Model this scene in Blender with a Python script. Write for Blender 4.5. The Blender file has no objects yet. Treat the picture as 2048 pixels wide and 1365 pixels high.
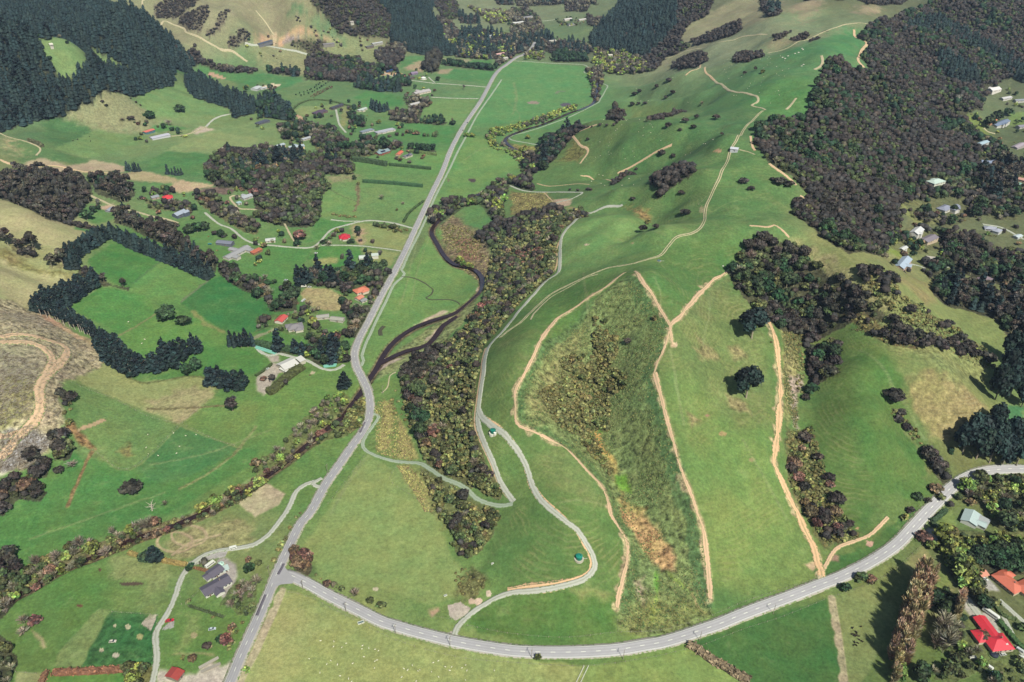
import bpy, math, random
import numpy as np
from mathutils import Vector
R = math.radians
random.seed(5); rng = np.random.default_rng(5)
scene = bpy.context.scene
COL = scene.collection
# ---------------------------------------------------------------- camera, sky, sun, exposure
F, TH, CH = 1593.0, R(31.6), 450.0
cd = bpy.data.cameras.new('camera'); cam = bpy.data.objects.new('camera', cd); COL.objects.link(cam)
cam.location = (0, 0, CH); cam.rotation_euler = (R(90) - TH, 0, 0)
cd.sensor_width = 36; cd.lens = F / 2048 * 36; cd.clip_start = 1; cd.clip_end = 40000
scene.camera = cam
SUN_EL, SUN_AZ = 48.0, 155.0        # azimuth of the sun, clockwise from +Y (the way the camera looks)
w = bpy.data.worlds.new('World'); scene.world = w; w.use_nodes = True
nt = w.node_tree; bgn = nt.nodes['Background']
sky = nt.nodes.new('ShaderNodeTexSky'); sky.sky_type = 'NISHITA'; sky.sun_disc = False
sky.sun_elevation = R(SUN_EL); sky.sun_rotation = R(SUN_AZ); sky.altitude = 100
nt.links.new(sky.outputs[0], bgn.inputs[0]); bgn.inputs[1].default_value = 0.074
sd = bpy.data.lights.new('sun', 'SUN'); sd.energy = 5.0; sd.angle = R(0.5); sd.color = (1, 0.965, 0.92)
sun = bpy.data.objects.new('sun', sd); COL.objects.link(sun)
sv = Vector((math.sin(R(SUN_AZ)) * math.cos(R(SUN_EL)), math.cos(R(SUN_AZ)) * math.cos(R(SUN_EL)), math.sin(R(SUN_EL))))
sun.rotation_euler = sv.to_track_quat('Z', 'Y').to_euler()
vs = scene.view_settings; vs.view_transform = 'Standard'; vs.look = 'None'; vs.gamma = 1; vs.use_curve_mapping = False
vs.exposure = 1.0
HAZE = 0.000019
KX = np.array((2.36, 2.32, 2.78))                          # how bright a white sheet on the ground shows; turns seen colours into surface colours
# ---------------------------------------------------------------- terrain
def ray(p):
    p = np.atleast_2d(np.asarray(p, float)); dx = (p[:, 0] - 1024) / F; dy = (p[:, 1] - 682.5) / F
    c, s = math.cos(TH), math.sin(TH)
    return np.stack([dx, c - dy * s, -s - dy * c], 1)
def on_plane(p, h):
    d = ray(p); t = (np.asarray(h, float) - CH) / d[:, 2]
    return d[:, :2] * t[:, None]
HP = """
460 1364 0;545 1170 0;650 970 1;735 800 2;715 700 3;790 540 5;860 390 8;930 250 12;990 150 18;1050 110 20;1100 40 28;1000 20 35;
760 720 1;690 830 0;520 965 -1;300 1070 -2;100 1150 -3;150 1250 -1;400 1250 0;100 1340 -1;
300 950 3;200 850 10;400 780 8;560 820 2;60 1050 2;150 760 22;60 720 45;0 800 50;60 900 20;0 640 60;100 620 42;150 700 28;
0 430 75;80 450 60;150 500 40;50 560 55;170 460 45;0 550 65;240 500 30;330 540 22;220 630 22;430 600 12;330 690 12;480 640 8;
480 510 14;600 470 12;690 475 7;560 650 6;580 730 4;480 740 6;650 600 5;360 430 24;330 390 30;150 380 45;60 360 55;220 400 35;
140 270 60;230 250 55;50 300 65;330 230 50;420 210 45;400 280 38;300 320 40;180 330 48;480 260 30;
0 200 105;0 100 175;0 0 245;100 50 200;100 150 115;200 150 85;300 120 82;200 60 150;200 0 210;350 130 62;150 110 120;300 60 115;400 130 50;
300 20 170;400 60 105;430 0 165;500 60 95;600 0 150;500 100 68;560 80 78;620 100 55;700 50 90;700 0 135;800 0 100;780 60 56;860 60 48;850 0 70;750 90 50;
560 150 32;450 150 38;700 130 28;640 160 26;850 130 24;950 50 30;1000 100 22;700 200 20;620 250 20;760 300 14;640 350 18;540 300 26;700 400 10;800 200 18;
1250 60 62;1300 20 100;1400 0 130;1200 100 28;1350 70 80;1280 110 34;1180 40 38;
1080 180 14;1100 230 11;1000 200 14;960 300 9;900 350 6;1170 140 16;1200 200 14;1000 270 10;1250 140 22;1290 160 28;
1260 540 98;1410 430 112;1450 330 120;1470 295 126;1530 220 136;1600 150 150;1660 100 162;1720 50 172;1500 50 150;1560 20 165;1650 20 175;1700 0 185;1450 30 125;1420 90 102;1380 140 78;1330 125 44;1450 120 105;1500 100 128;
1380 280 97;1290 270 84;1200 255 68;1150 270 42;1120 300 22;1100 330 20;1300 240 56;1240 240 32;1400 230 86;1380 165 85;1300 190 55;1450 190 115;1440 160 108;1350 215 66;
1280 330 55;1200 330 36;1150 340 27;1340 330 72;1250 300 66;1350 390 94;1250 390 62;1180 385 42;1120 390 34;1060 380 17;1310 360 72;
1280 430 76;1200 480 76;1130 480 60;1240 420 68;1150 430 52;1340 470 98;1160 540 76;1320 400 84;1300 450 84;
1050 340 8;1000 380 7;920 400 5;880 450 4;930 520 3;960 570 3;860 640 2;930 460 5;980 420 8;1020 390 12;
1050 450 30;1090 500 50;1000 520 12;1039 621 60;1020 590 38;970 650 22;930 700 22;900 680 7;860 740 6;830 800 4;820 870 3;870 930 4;930 850 30;900 780 22;950 950 24;960 1000 9;1000 980 21;1060 560 55;
970 720 52;958 810 46;1000 690 60;960 870 40;990 930 32;1024 1000 20;
1100 700 72;1040 800 60;1050 870 50;1120 900 47;1180 960 36;1110 1000 36;1160 1100 27;1190 1130 20;1100 1150 15;1060 1080 20;1000 1100 9;1020 1185 4;950 1100 3;900 1100 1;1240 1180 8;1250 1100 18;1210 1040 25;1100 1240 1;1150 1190 8;
1200 640 80;1190 700 66;1150 760 56;1190 800 46;1190 870 33;1240 960 19;1280 1060 8;1300 1150 3;1310 1240 1;1230 590 92;
1300 600 98;1340 650 96;1320 720 83;1310 800 66;1340 900 50;1370 1000 33;1400 1100 17;1418 1190 3;
1400 600 92;1400 700 80;1450 650 82;1480 780 58;1450 900 45;1500 1000 27;1550 900 34;1600 1050 9;1550 1100 6;1500 1150 3;1450 560 96;
1555 680 66;1560 800 46;1600 600 60;1640 700 42;1610 780 34;1590 900 23;1620 1000 11;1640 1060 6;1530 500 100;1560 540 84;1500 620 76;
1540 460 110;1620 500 104;1700 560 92;1760 620 82;1850 700 64;1900 800 40;1750 700 66;1700 760 52;1700 880 32;1760 980 13;1800 900 29;1850 850 26;1870 960 8;1700 1000 14;1700 1060 5;1950 720 48;1990 780 34;1950 880 15;2040 900 8;1820 790 48;1900 740 54;
1750 520 84;1800 560 70;1880 620 54;1950 660 48;2040 600 38;2040 700 34;
1640 1160 0;1760 1110 2;1850 1030 3;1930 955 5;2040 937 7;1420 1270 0;1100 1304 0;800 1256 0;1900 1200 1;2040 1250 1;2040 1050 4;1900 1100 2;1700 1300 -1;1300 1360 -1;800 1360 -1;700 1150 0;800 1050 0;750 950 0;900 1220 0;
1560 330 124;1520 270 132;1620 180 148;1640 300 116;1700 400 86;1650 430 94;1750 480 72;1800 380 62;1800 280 82;1720 200 120;1720 120 150;1800 100 132;1850 150 106;1900 200 82;1950 250 60;2040 220 56;1870 370 50;1890 420 48;1980 460 42;2040 380 44;1830 470 52;1857 481 48;1805 530 56;1900 550 38;1900 0 160;1980 60 126;2040 120 96;2040 0 165;1900 60 132;1980 330 50;
-80 1000 0;-150 1300 -3;2150 1200 3;2200 900 12;-80 700 62;-80 450 85;-100 150 150;2150 500 40;2150 250 60;1000 1500 -1;300 1550 -2;1800 1550 -1;2200 100 110
"""
cp = np.array([[float(v) for v in q.split()] for q in HP.replace('\n', '').strip(';').split(';') if q.strip()])
cxy = on_plane(cp[:, :2], cp[:, 2]); ch = cp[:, 2]
ext = np.array([(-2600,3600,260),(-1500,4200,240),(-600,4300,140),(0,4200,60),(600,4400,110),(1500,4200,230),(2600,3600,260),(-3600,6500,420),(0,7500,300),(3600,6500,420),(-1500,5600,330),(1500,5600,330),
    (-2600,2200,230),(-2200,1200,120),(-1400,500,60),(-900,0,20),(2500,2200,150),(2200,1200,90),(1500,500,50),(900,0,15),(0,0,-3),(0,-900,0),(-1500,-1200,60),(1500,-1200,60),(-3500,0,150),(3500,0,150),(0,-4000,100),(-4000,-4000,200),(4000,-4000,200)], float)
cxy = np.vstack([cxy, ext[:, :2]]); ch = np.concatenate([ch, ext[:, 2]])
def mq(d): return np.sqrt(d * d + 45.0 ** 2)
A = mq(np.linalg.norm(cxy[:, None] - cxy[None], axis=2)); n = len(cxy)
M = np.zeros((n + 1, n + 1)); M[:n, :n] = A - np.eye(n) * 9.0; M[n, :n] = 1; M[:n, n] = 1
sol = np.linalg.solve(M, np.append(ch, 0)); wts, w0 = sol[:n], sol[n]
def h_raw(x, y):
    sh = x.shape; x = x.ravel(); y = y.ravel(); o = np.full(x.shape, w0)
    for i in range(n): o += wts[i] * np.sqrt((x - cxy[i, 0]) ** 2 + (y - cxy[i, 1]) ** 2 + 2025.0)
    return o.reshape(sh)
class Noise:                        # smooth value noise on a torus table
    def __init__(s, seed): s.t = np.random.default_rng(seed).random((256, 256)).astype(np.float32)
    def __call__(s, x, y):
        xi = np.floor(x).astype(int); yi = np.floor(y).astype(int); fx = x - xi; fy = y - yi
        fx = fx * fx * (3 - 2 * fx); fy = fy * fy * (3 - 2 * fy); t = s.t
        a = t[xi & 255, yi & 255]; b = t[(xi + 1) & 255, yi & 255]; c = t[xi & 255, (yi + 1) & 255]; d = t[(xi + 1) & 255, (yi + 1) & 255]
        return (a * (1 - fx) + b * fx) * (1 - fy) + (c * (1 - fx) + d * fx) * fy
NZ = [Noise(k) for k in range(10)]
def fbm(x, y, s, k=0, o=3):
    r = 0; a = 1; t = 0
    for i in range(o): r = r + a * NZ[(k + i) % 10](x / s + 17.3 * i + k, y / s + 5.1 * i); t += a; a *= .5; s *= .5
    return r / t
# polar sheet round the point under the camera: rows get wider with distance
az = np.concatenate([np.linspace(-180, -54, 44, endpoint=False), np.linspace(-54, 54, 1320), np.linspace(54, 180, 45)[1:]])
yy = np.linspace(1560, -40, 830); dep = TH + np.arctan((yy - 682.5) / F); rad = CH / np.tan(dep)
rad = np.concatenate([np.linspace(6, rad[0], 14, endpoint=False), rad, np.geomspace(rad[-1] * 1.01, 12000, 70)])
NA, NR = len(az), len(rad)
rr, aa = np.meshgrid(rad, np.radians(az), indexing='ij')
GX = rr * np.sin(aa); GY = rr * np.cos(aa)
# base height is solved on a coarse square grid, then read off smoothly
cs = 14.0; cx0, cy0 = -2300.0, -200.0; cxs = np.arange(cx0, 2300, cs); cys = np.arange(cy0, 4000, cs)
CHT = h_raw(*np.meshgrid(cxs, cys, indexing='ij'))
def h_base(x, y):
    u = (x - cx0) / cs; v = (y - cy0) / cs; ins = (u >= 1) & (v >= 1) & (u < len(cxs) - 3) & (v < len(cys) - 3)
    o = np.zeros(x.shape); ui = np.clip(u, 1, len(cxs) - 3); vi = np.clip(v, 1, len(cys) - 3)
    i = np.floor(ui).astype(int); j = np.floor(vi).astype(int); fu = ui - i; fv = vi - j
    def wq(f): return [-.5*f+f*f-.5*f**3, 1-2.5*f*f+1.5*f**3, .5*f+2*f*f-1.5*f**3, -.5*f*f+.5*f**3]
    a, b = wq(fu), wq(fv)
    for p in range(4):
        for q in range(4): o += a[p] * b[q] * CHT[i + p - 1, j + q - 1]
    if (~ins).any(): o[~ins] = h_raw(x[~ins], y[~ins])
    hill = np.clip((o - 12) / 40, 0, 1)
    o = o + hill * ((fbm(x, y, 120, 1) - .5) * 26 + (fbm(x, y, 42, 4, 2) - .5) * 6)
    return o + (1 - hill) * (fbm(x, y, 140, 6, 2) - .5) * 1.2
HG = h_base(GX, GY)
daz = np.degrees(np.arctan2(GX[5], GY[5]))
def H(x, y):                        # height of the mesh sheet itself
    x = np.asarray(x, float); y = np.asarray(y, float); r = np.hypot(x, y); a = np.degrees(np.arctan2(x, y))
    i = np.clip(np.searchsorted(rad, r) - 1, 0, NR - 2); j = np.clip(np.searchsorted(az, a) - 1, 0, NA - 2)
    f = np.clip((r - rad[i]) / (rad[i + 1] - rad[i]), 0, 1); g = (a - az[j]) / (az[j + 1] - az[j])
    return (HG[i, j] * (1 - f) + HG[i + 1, j] * f) * (1 - g) + (HG[i, j + 1] * (1 - f) + HG[i + 1, j + 1] * f) * g
def W(pts):                         # photo points -> places on the terrain
    d = ray(pts); hd = np.hypot(d[:, 0], d[:, 1]); out = []
    rs = np.concatenate([np.arange(150, 1200, 3.0), np.arange(1200, 9000, 8.0)])
    for k in range(len(d)):
        ux, uy = d[k, :2] / hd[k]; z = CH + rs * d[k, 2] / hd[k]; t = H(rs * ux, rs * uy); below = np.nonzero(z < t)[0]
        i = max(below[0], 1) if len(below) else len(rs) - 1
        a = z[i-1] - t[i-1]; b = t[i] - z[i]; r = rs[i-1] + (rs[i] - rs[i-1]) * a / max(a + b, 1e-6)
        out.append((r * ux, r * uy))
    return np.array(out)
def dist_px(x, y, z=0):             # photo pixels per metre there
    return F / (y * math.cos(TH) + (CH - z) * math.sin(TH))
# ---------------------------------------------------------------- helpers
def P(s): return [tuple(float(v) for v in q.split(',')) for q in s.split()]
TZ = {}
def Z(tile, s):                     # points read off an enlarged quarter-strip of the photograph
    r, c = tile; ox, oy = c * 512, (0, 341, 682, 1023)[r]
    return [(ox + x / 4, oy + y / 4) for x, y in P(s)]
def lin(c):
    c = np.asarray(c, float) / 255; return np.where(c <= .04045, c / 12.92, ((c + .055) / 1.055) ** 2.4)
def alb(c): return np.clip(lin(c) / KX, 0.004, 0.9)
def inside(x, y, poly):
    poly = np.asarray(poly); r = np.zeros(x.shape, bool); j = len(poly) - 1
    for i in range(len(poly)):
        xi, yi = poly[i]; xj, yj = poly[j]
        if yi != yj:
            r ^= ((yi > y) != (yj > y)) & (x < (xj - xi) * (y - yi) / (yj - yi) + xi)
        j = i
    return r
def seg_dist(x, y, line):
    best = np.full(x.shape, 1e9)
    for (ax, ay), (bx, by) in zip(line[:-1], line[1:]):
        vx, vy = bx - ax, by - ay; t = np.clip(((x - ax) * vx + (y - ay) * vy) / max(vx * vx + vy * vy, 1e-9), 0, 1)
        best = np.minimum(best, np.hypot(x - ax - t * vx, y - ay - t * vy))
    return best
def smooth_line(pts, step=4.0):     # Catmull-Rom through the points, evenly spaced
    p = np.asarray(pts, float); p = np.vstack([2 * p[0] - p[1], p, 2 * p[-1] - p[-2]]); out = []
    for i in range(1, len(p) - 2):
        L = np.linalg.norm(p[i + 1] - p[i]); m = max(2, int(L / step))
        for t in np.arange(m) / m:
            out.append(.5 * (2 * p[i] + (p[i+1] - p[i-1]) * t + (2*p[i-1] - 5*p[i] + 4*p[i+1] - p[i+2]) * t*t + (3*p[i] - p[i-1] - 3*p[i+1] + p[i+2]) * t**3))
    out.append(p[-2]); return np.array(out)
def tag(o, label=None, cat=None, group=None, kind=None):
    if label: o['label'] = label
    if cat: o['category'] = cat
    if group: o['group'] = group
    if kind: o['kind'] = kind
    return o
def mesh_obj(name, co, faces, mat, parent=None, smooth=False, cols=None, uvn=None):
    me = bpy.data.meshes.new(name); co = np.asarray(co, np.float32)
    if isinstance(faces, np.ndarray):
        k = faces.shape[1]; nf = len(faces); me.vertices.add(len(co)); me.vertices.foreach_set('co', co.ravel())
        me.loops.add(nf * k); me.loops.foreach_set('vertex_index', faces.astype(np.int32).ravel())
        me.polygons.add(nf); me.polygons.foreach_set('loop_start', np.arange(0, nf * k, k, dtype=np.int32))
        me.polygons.foreach_set('loop_total', np.full(nf, k, np.int32)); me.update(calc_edges=True)
    else:
        me.from_pydata([tuple(c) for c in co], [], faces); me.update()
    if smooth: me.polygons.foreach_set('use_smooth', np.ones(len(me.polygons), bool))
    if cols is not None:            # per-vertex surface colour
        at = me.color_attributes.new('tint', 'FLOAT_COLOR', 'POINT'); c4 = np.ones((len(co), 4), np.float32); c4[:, :cols.shape[1]] = cols
        at.data.foreach_set('color', c4.ravel())
    me.materials.append(mat) if mat else None
    o = bpy.data.objects.new(name, me); COL.objects.link(o)
    if parent: o.parent = parent
    return o
def empty(name, loc, rz=0):
    o = bpy.data.objects.new(name, None); COL.objects.link(o); o.location = loc; o.rotation_euler = (0, 0, rz); o.empty_display_size = 1; return o
def new_mat(name, rough=.9, spec=.2):
    m = bpy.data.materials.new(name); m.use_nodes = True; t = m.node_tree; b = t.nodes['Principled BSDF']
    b.inputs['Roughness'].default_value = rough; b.inputs['Specular IOR Level'].default_value = spec; return m, t, b
def N(t, typ, **k):
    n = t.nodes.new(typ)
    for a, v in k.items():
        if a[0] == '_': n.inputs[int(a[1:])].default_value = v
        else: setattr(n, a, v)
    return n
def mathn(t, op, a, b=None, c=None):
    n = t.nodes.new('ShaderNodeMath'); n.operation = op
    for i, v in enumerate((a, b, c)):
        if v is None: continue
        if isinstance(v, (int, float)): n.inputs[i].default_value = v
        else: t.links.new(v, n.inputs[i])
    return n.outputs[0]
def noise_n(t, vec, scale, det=3, rough=.55):
    n = t.nodes.new('ShaderNodeTexNoise'); n.inputs['Scale'].default_value = scale; n.inputs['Detail'].default_value = det; n.inputs['Roughness'].default_value = rough
    t.links.new(vec, n.inputs['Vector']); return n.outputs['Fac']
def scale_col(t, col, fac):
    v = t.nodes.new('ShaderNodeVectorMath'); v.operation = 'SCALE'; t.links.new(col, v.inputs[0]); t.links.new(fac, v.inputs['Scale']); return v.outputs[0]
def flat_mat(name, c, rough=.8, spec=.3, var=.12, scale=.8, metal=0):
    m, t, b = new_mat(name, rough, spec); tc = N(t, 'ShaderNodeTexCoord'); f = noise_n(t, tc.outputs['Object'], scale, 4)
    rgb = N(t, 'ShaderNodeRGB'); a = alb(c); rgb.outputs[0].default_value = (*a, 1)
    g = mathn(t, 'MULTIPLY_ADD', f, 2 * var, 1 - var); t.links.new(scale_col(t, rgb.outputs[0], g), b.inputs['Base Color'])
    b.inputs['Metallic'].default_value = metal; return m
# ---------------------------------------------------------------- ground colours
SAMP = """
700 1300 148 158 98;1000 1330 138 152 90;1400 1340 122 146 78;1550 1290 72 110 60;560 1330 160 162 108;740 1050 134 152 92;800 1000 120 146 86;680 1150 132 150 90;900 1150 110 140 78;1050 1050 92 122 68;1100 1130 92 122 66;
1100 1230 90 122 62;1200 1000 94 126 68;1130 950 98 126 70;1020 760 98 122 68;1100 640 94 128 66;1200 590 88 122 64;1250 480 112 146 86;1180 470 112 146 86;1350 600 100 126 70;1400 700 104 124 74;1480 900 108 134 72;
1500 1050 116 138 76;1420 850 110 134 74;1400 530 90 122 66;1500 400 88 124 72;1350 430 92 122 72;1300 270 86 124 74;1250 330 84 120 70;1450 230 84 120 76;1580 200 86 132 74;1600 130 90 130 84;1100 180 98 140 86;
1080 220 92 138 80;1200 290 100 124 74;1500 70 136 144 116;1420 70 150 146 118;1600 30 120 136 100;930 330 100 142 78;850 560 104 138 78;870 600 104 138 78;750 380 108 140 84;
260 490 78 124 64;360 560 96 136 72;440 610 66 118 62;230 620 86 130 66;330 670 96 136 68;480 700 84 128 62;600 800 104 136 70;440 850 98 130 68;380 850 80 120 66;250 900 104 130 72;180 820 92 124 70;
250 1000 80 126 66;60 1050 78 126 64;500 940 98 130 70;600 950 98 132 70;80 440 172 164 124;60 520 152 152 106;100 590 168 164 120;130 270 84 116 78;230 210 134 138 102;380 210 110 136 84;250 290 112 136 88;
420 290 130 148 98;330 330 80 120 74;450 150 82 126 78;150 110 112 136 88;60 330 120 128 88;560 190 102 130 84;740 180 92 126 82;850 230 104 136 84;820 270 80 124 74;760 340 98 136 78;400 60 148 142 114;540 40 146 140 112;
650 100 130 130 96;850 150 100 130 86;1100 70 104 126 88;950 30 120 128 100;1700 480 142 140 94;1800 600 138 142 90;1900 660 130 142 86;1720 800 82 114 60;1780 900 86 116 60;1900 800 136 134 86;1720 700 94 122 62;
1830 720 110 128 76;1950 730 108 128 74;1780 1050 88 116 60;1750 1240 122 132 78;1860 1180 124 132 78;1960 950 110 116 72;1870 1340 94 116 62;2000 1330 104 120 70;200 1180 88 128 62;60 1300 96 128 66;420 1280 96 130 66;
300 1150 118 136 82;470 1060 124 138 88;1900 450 105 110 80;2000 300 95 105 75;700 0 120 118 92;200 50 90 100 75;1300 50 90 95 75;1700 0 105 110 82;2048 50 85 90 70;1950 1150 105 110 75;900 500 104 120 78
"""
FIELDS = []
def fld(pts, col, feather=1.5, rough=0, terr=None, mix=1.0): FIELDS.append(('p', pts, col, feather, rough, terr, mix))
def band(pts, wid, col, feather=1.0, rough=0, mix=1.0, wob=.5): FIELDS.append(('l', pts, col, feather, rough, None, mix, wid, wob))
# bottom
fld(P('560,1177 600,1185 660,1220 720,1250 800,1278 900,1300 1060,1320 1172,1332 1150,1420 400,1420 470,1360'), (148,158,98), 2)
fld(P('560,1200 640,1240 560,1365 400,1420 470,1360'), (164,164,110), 25, mix=.7)
fld(P('1172,1332 1300,1320 1378,1300 1450,1340 1540,1385 1560,1430 1150,1430'), (130,150,84), 2)
fld(P('1380,1285 1500,1245 1655,1198 1688,1380 1560,1430 1540,1385 1450,1340'), (72,112,58), 2)
fld(P('1665,1196 1742,1168 1792,1215 1765,1290 1722,1380 1695,1380'), (126,138,86), 2)
fld(P('1806,1127 1850,1093 1862,1115 1868,1150 1908,1178 1896,1235 1862,1240 1850,1170'), (140,138,92), 3)
fld(Z((3,3),'1300,420 1500,560 1380,640 1400,800 1250,800 1290,600'), (118,132,74), 3)
fld(P('735,905 760,925 800,945 850,1000 875,1040 900,1110 935,1150 900,1195 860,1215 760,1175 640,1135 598,1110 660,1010'), (134,152,92), 3)
fld(P('905,1185 940,1135 965,1140 975,1165 950,1200 925,1200'), (110,112,72), 6, .8)
fld(P('598,1110 640,1150 600,1160 585,1140'), (95,120,70), 3)
fld(P('935,1245 960,1215 1060,1192 1170,1180 1232,1200 1232,1262 1100,1282 950,1265'), (88,122,60), 3, 0, .25)
fld(Z((3,2),'480,600 640,560 800,600 840,700 700,720 520,670'), (150,148,96), 8, .2, .8, .7)
fld(P('1090,1000 1215,1010 1245,1085 1240,1190 1180,1180 1200,1130 1185,1090 1120,1035'), (98,126,68), 4, 0, .8)
fld(P('1040,1010 1110,1040 1165,1080 1178,1120 1130,1160 1040,1165 960,1140 975,1100 1010,1060'), (92,122,66), 5, 0, .7)
fld(P('1130,900 1190,960 1210,1010 1160,1000 1100,960 1060,900'), (112,132,78), 12, 0, .5)
fld(P('985,700 1080,660 1050,740 1030,800 1000,840 975,800'), (100,124,70), 8, 0, .5)
# rough gully between the two bare lines
fld(P('1258,552 1290,580 1340,655 1330,690 1307,745 1320,800 1345,880 1380,990 1412,1110 1422,1200 1418,1238 1360,1262 1300,1275 1237,1260 1236,1215 1247,1150 1256,1110 1224,1030 1195,962 1131,897 1038,850 1034,785 1090,685 1180,605'), (112,128,80), 2, .9)
fld(P('1060,770 1110,700 1160,660 1180,760 1120,830 1090,850 1050,830'), (138,134,88), 14, 1, None, .8)
band(P('1262,556 1304,620 1325,665'), 13, (78,108,66), 5, .6, .8); band(P('1318,690 1304,745 1312,805 1330,880 1362,985 1396,1110 1410,1200'), 10, (76,106,66), 5, .6, .8)
band(P('1180,608 1100,690 1050,770 1042,845 1130,890 1200,955 1235,1040 1264,1110 1258,1160 1245,1210'), 8, (84,114,68), 5, .6, .7)
fld(Z((3,2),'860,-30 1060,-20 1110,60 1200,170 1280,300 1290,460 1200,475 1120,430 1080,340 1020,240 940,140 880,60'), (176,142,100), 4, .9)
fld(Z((2,2),'760,900 820,930 900,1250 1050,1370 880,1370 860,1150 740,1000'), (150,134,84), 5, .9)
fld(Z((2,2),'660,710 730,750 740,850 800,930 830,1000 780,950 700,900 655,800'), (178,146,82), 3, .8)
fld(Z((2,2),'680,670 730,710 740,750 690,720'), (100,148,58), 2, .3); fld(Z((2,2),'830,1090 900,1080 950,1160 970,1230 860,1200'), (100,146,52), 3, .4)
fld(Z((3,2),'1150,490 1190,520 1180,620 1160,700 1160,880 1105,905 1110,800 1140,650'), (104,148,58), 3, .4); fld(Z((3,2),'1260,490 1330,550 1400,650 1360,630 1290,550'), (120,146,66), 3, .5)
fld(Z((3,2),'980,620 1040,520 1060,600 1030,760 990,700'), (158,140,122), 5, .9); fld(Z((3,2),'1420,650 1500,740 1530,830 1470,760'), (170,142,104), 4, .8)
fld(P('1240,1225 1300,1190 1400,1215 1412,1240 1310,1262 1245,1262'), (122,124,72), 10, 1, None, .7)
# middle spurs
fld(P('1355,640 1440,570 1500,600 1530,700 1545,850 1480,860 1400,760'), (112,128,76), 14, .25, .7)
for q in ('1390,670 1420,690 1440,720 1410,715', '1380,690 1400,700 1425,715 1405,722', '1450,790 1490,800 1500,830 1460,815','1370,820 1400,840 1380,860','1460,700 1480,695 1490,715 1470,720'):
    fld(P(q), (150,134,98), 5, .8, None, .8)
fld(P('1420,540 1470,560 1440,600 1400,640 1370,640'), (116,128,80), 8, .3, .6)
fld(P('1270,540 1400,500 1480,500 1430,560 1340,630'), (88,122,66), 10, 0, .6)
fld(P('1530,900 1560,1000 1600,1080 1560,1120 1430,1180 1420,1100'), (112,136,74), 12, 0, .4)
fld(P('1560,660 1590,660 1600,760 1580,830 1572,860 1565,760'), (142,140,92), 5, .9)
fld(Z((2,3),'170,290 270,280 290,340 230,420 240,700 200,700 190,500'), (168,152,138), 3, .8)
fld(P('1575,860 1625,860 1650,930 1690,1050 1720,1075 1650,1095 1610,1030 1575,960'), (112,108,72), 4, 1)
fld(Z((3,3),'340,0 500,0 700,150 780,180 560,250 480,260 420,180'), (100,106,64), 5, .9)
fld(P('1810,762 1870,742 1940,780 1975,820 1950,860 1900,880 1862,885 1850,850 1815,810 1805,780'), (150,138,94), 6, .5, 1)
fld(P('1752,780 1770,800 1815,860 1870,940 1850,960 1800,880 1755,810'), (148,142,98), 5, .3, .6)
fld(P('1580,480 1640,500 1720,560 1780,610 1760,640 1690,590 1600,530'), (152,146,104), 8, .5, .5)
fld(P('1620,520 1690,600 1720,640 1760,690 1720,680 1640,600'), (96,128,68), 8, .1)
fld(P('1800,560 1870,560 1880,600 1850,610'), (146,138,92), 5, .3)
fld(P('1720,610 1800,640 1960,720 1990,760 1900,760 1800,700 1740,660'), (128,134,86), 10, .6)
fld(P('1600,880 1720,700 1780,720 1800,760 1810,850 1860,940 1850,1000 1760,1070 1700,1060'), (84,116,58), 8, .1, .15)
fld(P('1620,850 1660,800 1720,900 1760,1000 1700,1040'), (88,116,60), 12, .1, .6)
fld(P('1995,815 2048,810 2048,840 2000,850'), (70,118,76), 3)
fld(Z((3,3),'1380,20 1480,0 1540,180 1420,110'), (112,130,72), 2)
fld(P('1740,1010 1800,990 1830,1010 1790,1060 1740,1080'), (96,120,66), 8)
band(P('1645,1142 1700,1125 1780,1080 1830,1030'), 12, (76,112,58), 3, .2)
# centre valley floor
fld(P('1008,124 1060,124 1170,133 1184,165 1178,198 1132,216 1030,243 985,252 935,262 955,225 985,175'), (92,140,84), 2)
fld(P('935,265 1000,290 1060,325 1010,350 960,375 905,420 870,445 900,370'), (106,142,80), 3)
fld(P('868,450 900,480 930,530 945,560 952,590 930,618 862,640 800,668 770,705 740,745 728,735 735,700 780,600 808,560'), (106,140,78), 2)
fld(P('830,1265 760,1240 700,1200'), (90,120,70), 2)
fld(P('744,835 770,790 790,830 815,860 825,890 838,920 780,918 735,890 760,835'), (112,134,76), 3, .3)
for q in ('752,905 770,800 790,812 775,900','795,830 818,870 836,918 798,915'): fld(P(q), (156,148,94), 3, .7)
fld(Z((2,1),'1120,1000 1230,990 1300,1080 1420,1250 1420,1370 1350,1364 1250,1200'), (150,146,94), 4, .8)
fld(P('805,915 840,930 870,1000 900,1060 880,1060 840,980'), (136,142,86), 6, .6)
fld(P('880,450 905,430 965,470 990,525 985,565 930,545 890,510'), (126,112,88), 4, 1)
fld(P('905,470 955,480 960,520 920,520'), (132,96,80), 5, .9, None, .7)
fld(P('935,420 985,415 990,440 960,460 925,440'), (92,134,78), 4, .2)
fld(P('775,715 840,670 900,630 955,600 945,625 880,690 790,745 750,760'), (124,132,88), 3, .8)
fld(Z((1,1),'1270,1240 1350,1190 1500,1120 1540,1135 1420,1190 1300,1240'), (188,172,150), 2)
fld(Z((1,1),'1350,1364 1420,1300 1560,1180 1640,1160 1500,1250 1380,1364'), (180,160,148), 2)
fld(Z((1,1),'1760,970 1780,920 1800,940 1780,980'), (186,170,148), 1)
fld(Z((2,1),'960,260 1010,180 1180,130 1100,180 1040,210'), (176,160,146), 2)
fld(P('1020,385 1080,385 1110,400 1060,430 1025,430'), (130,128,82), 4, .7)
fld(P('1105,400 1145,398 1140,412 1110,415'), (196,170,146), 2)
fld(Z((1,2),'0,180 280,180 330,260 160,340 0,350'), (122,112,72), 5, .9)
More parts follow.
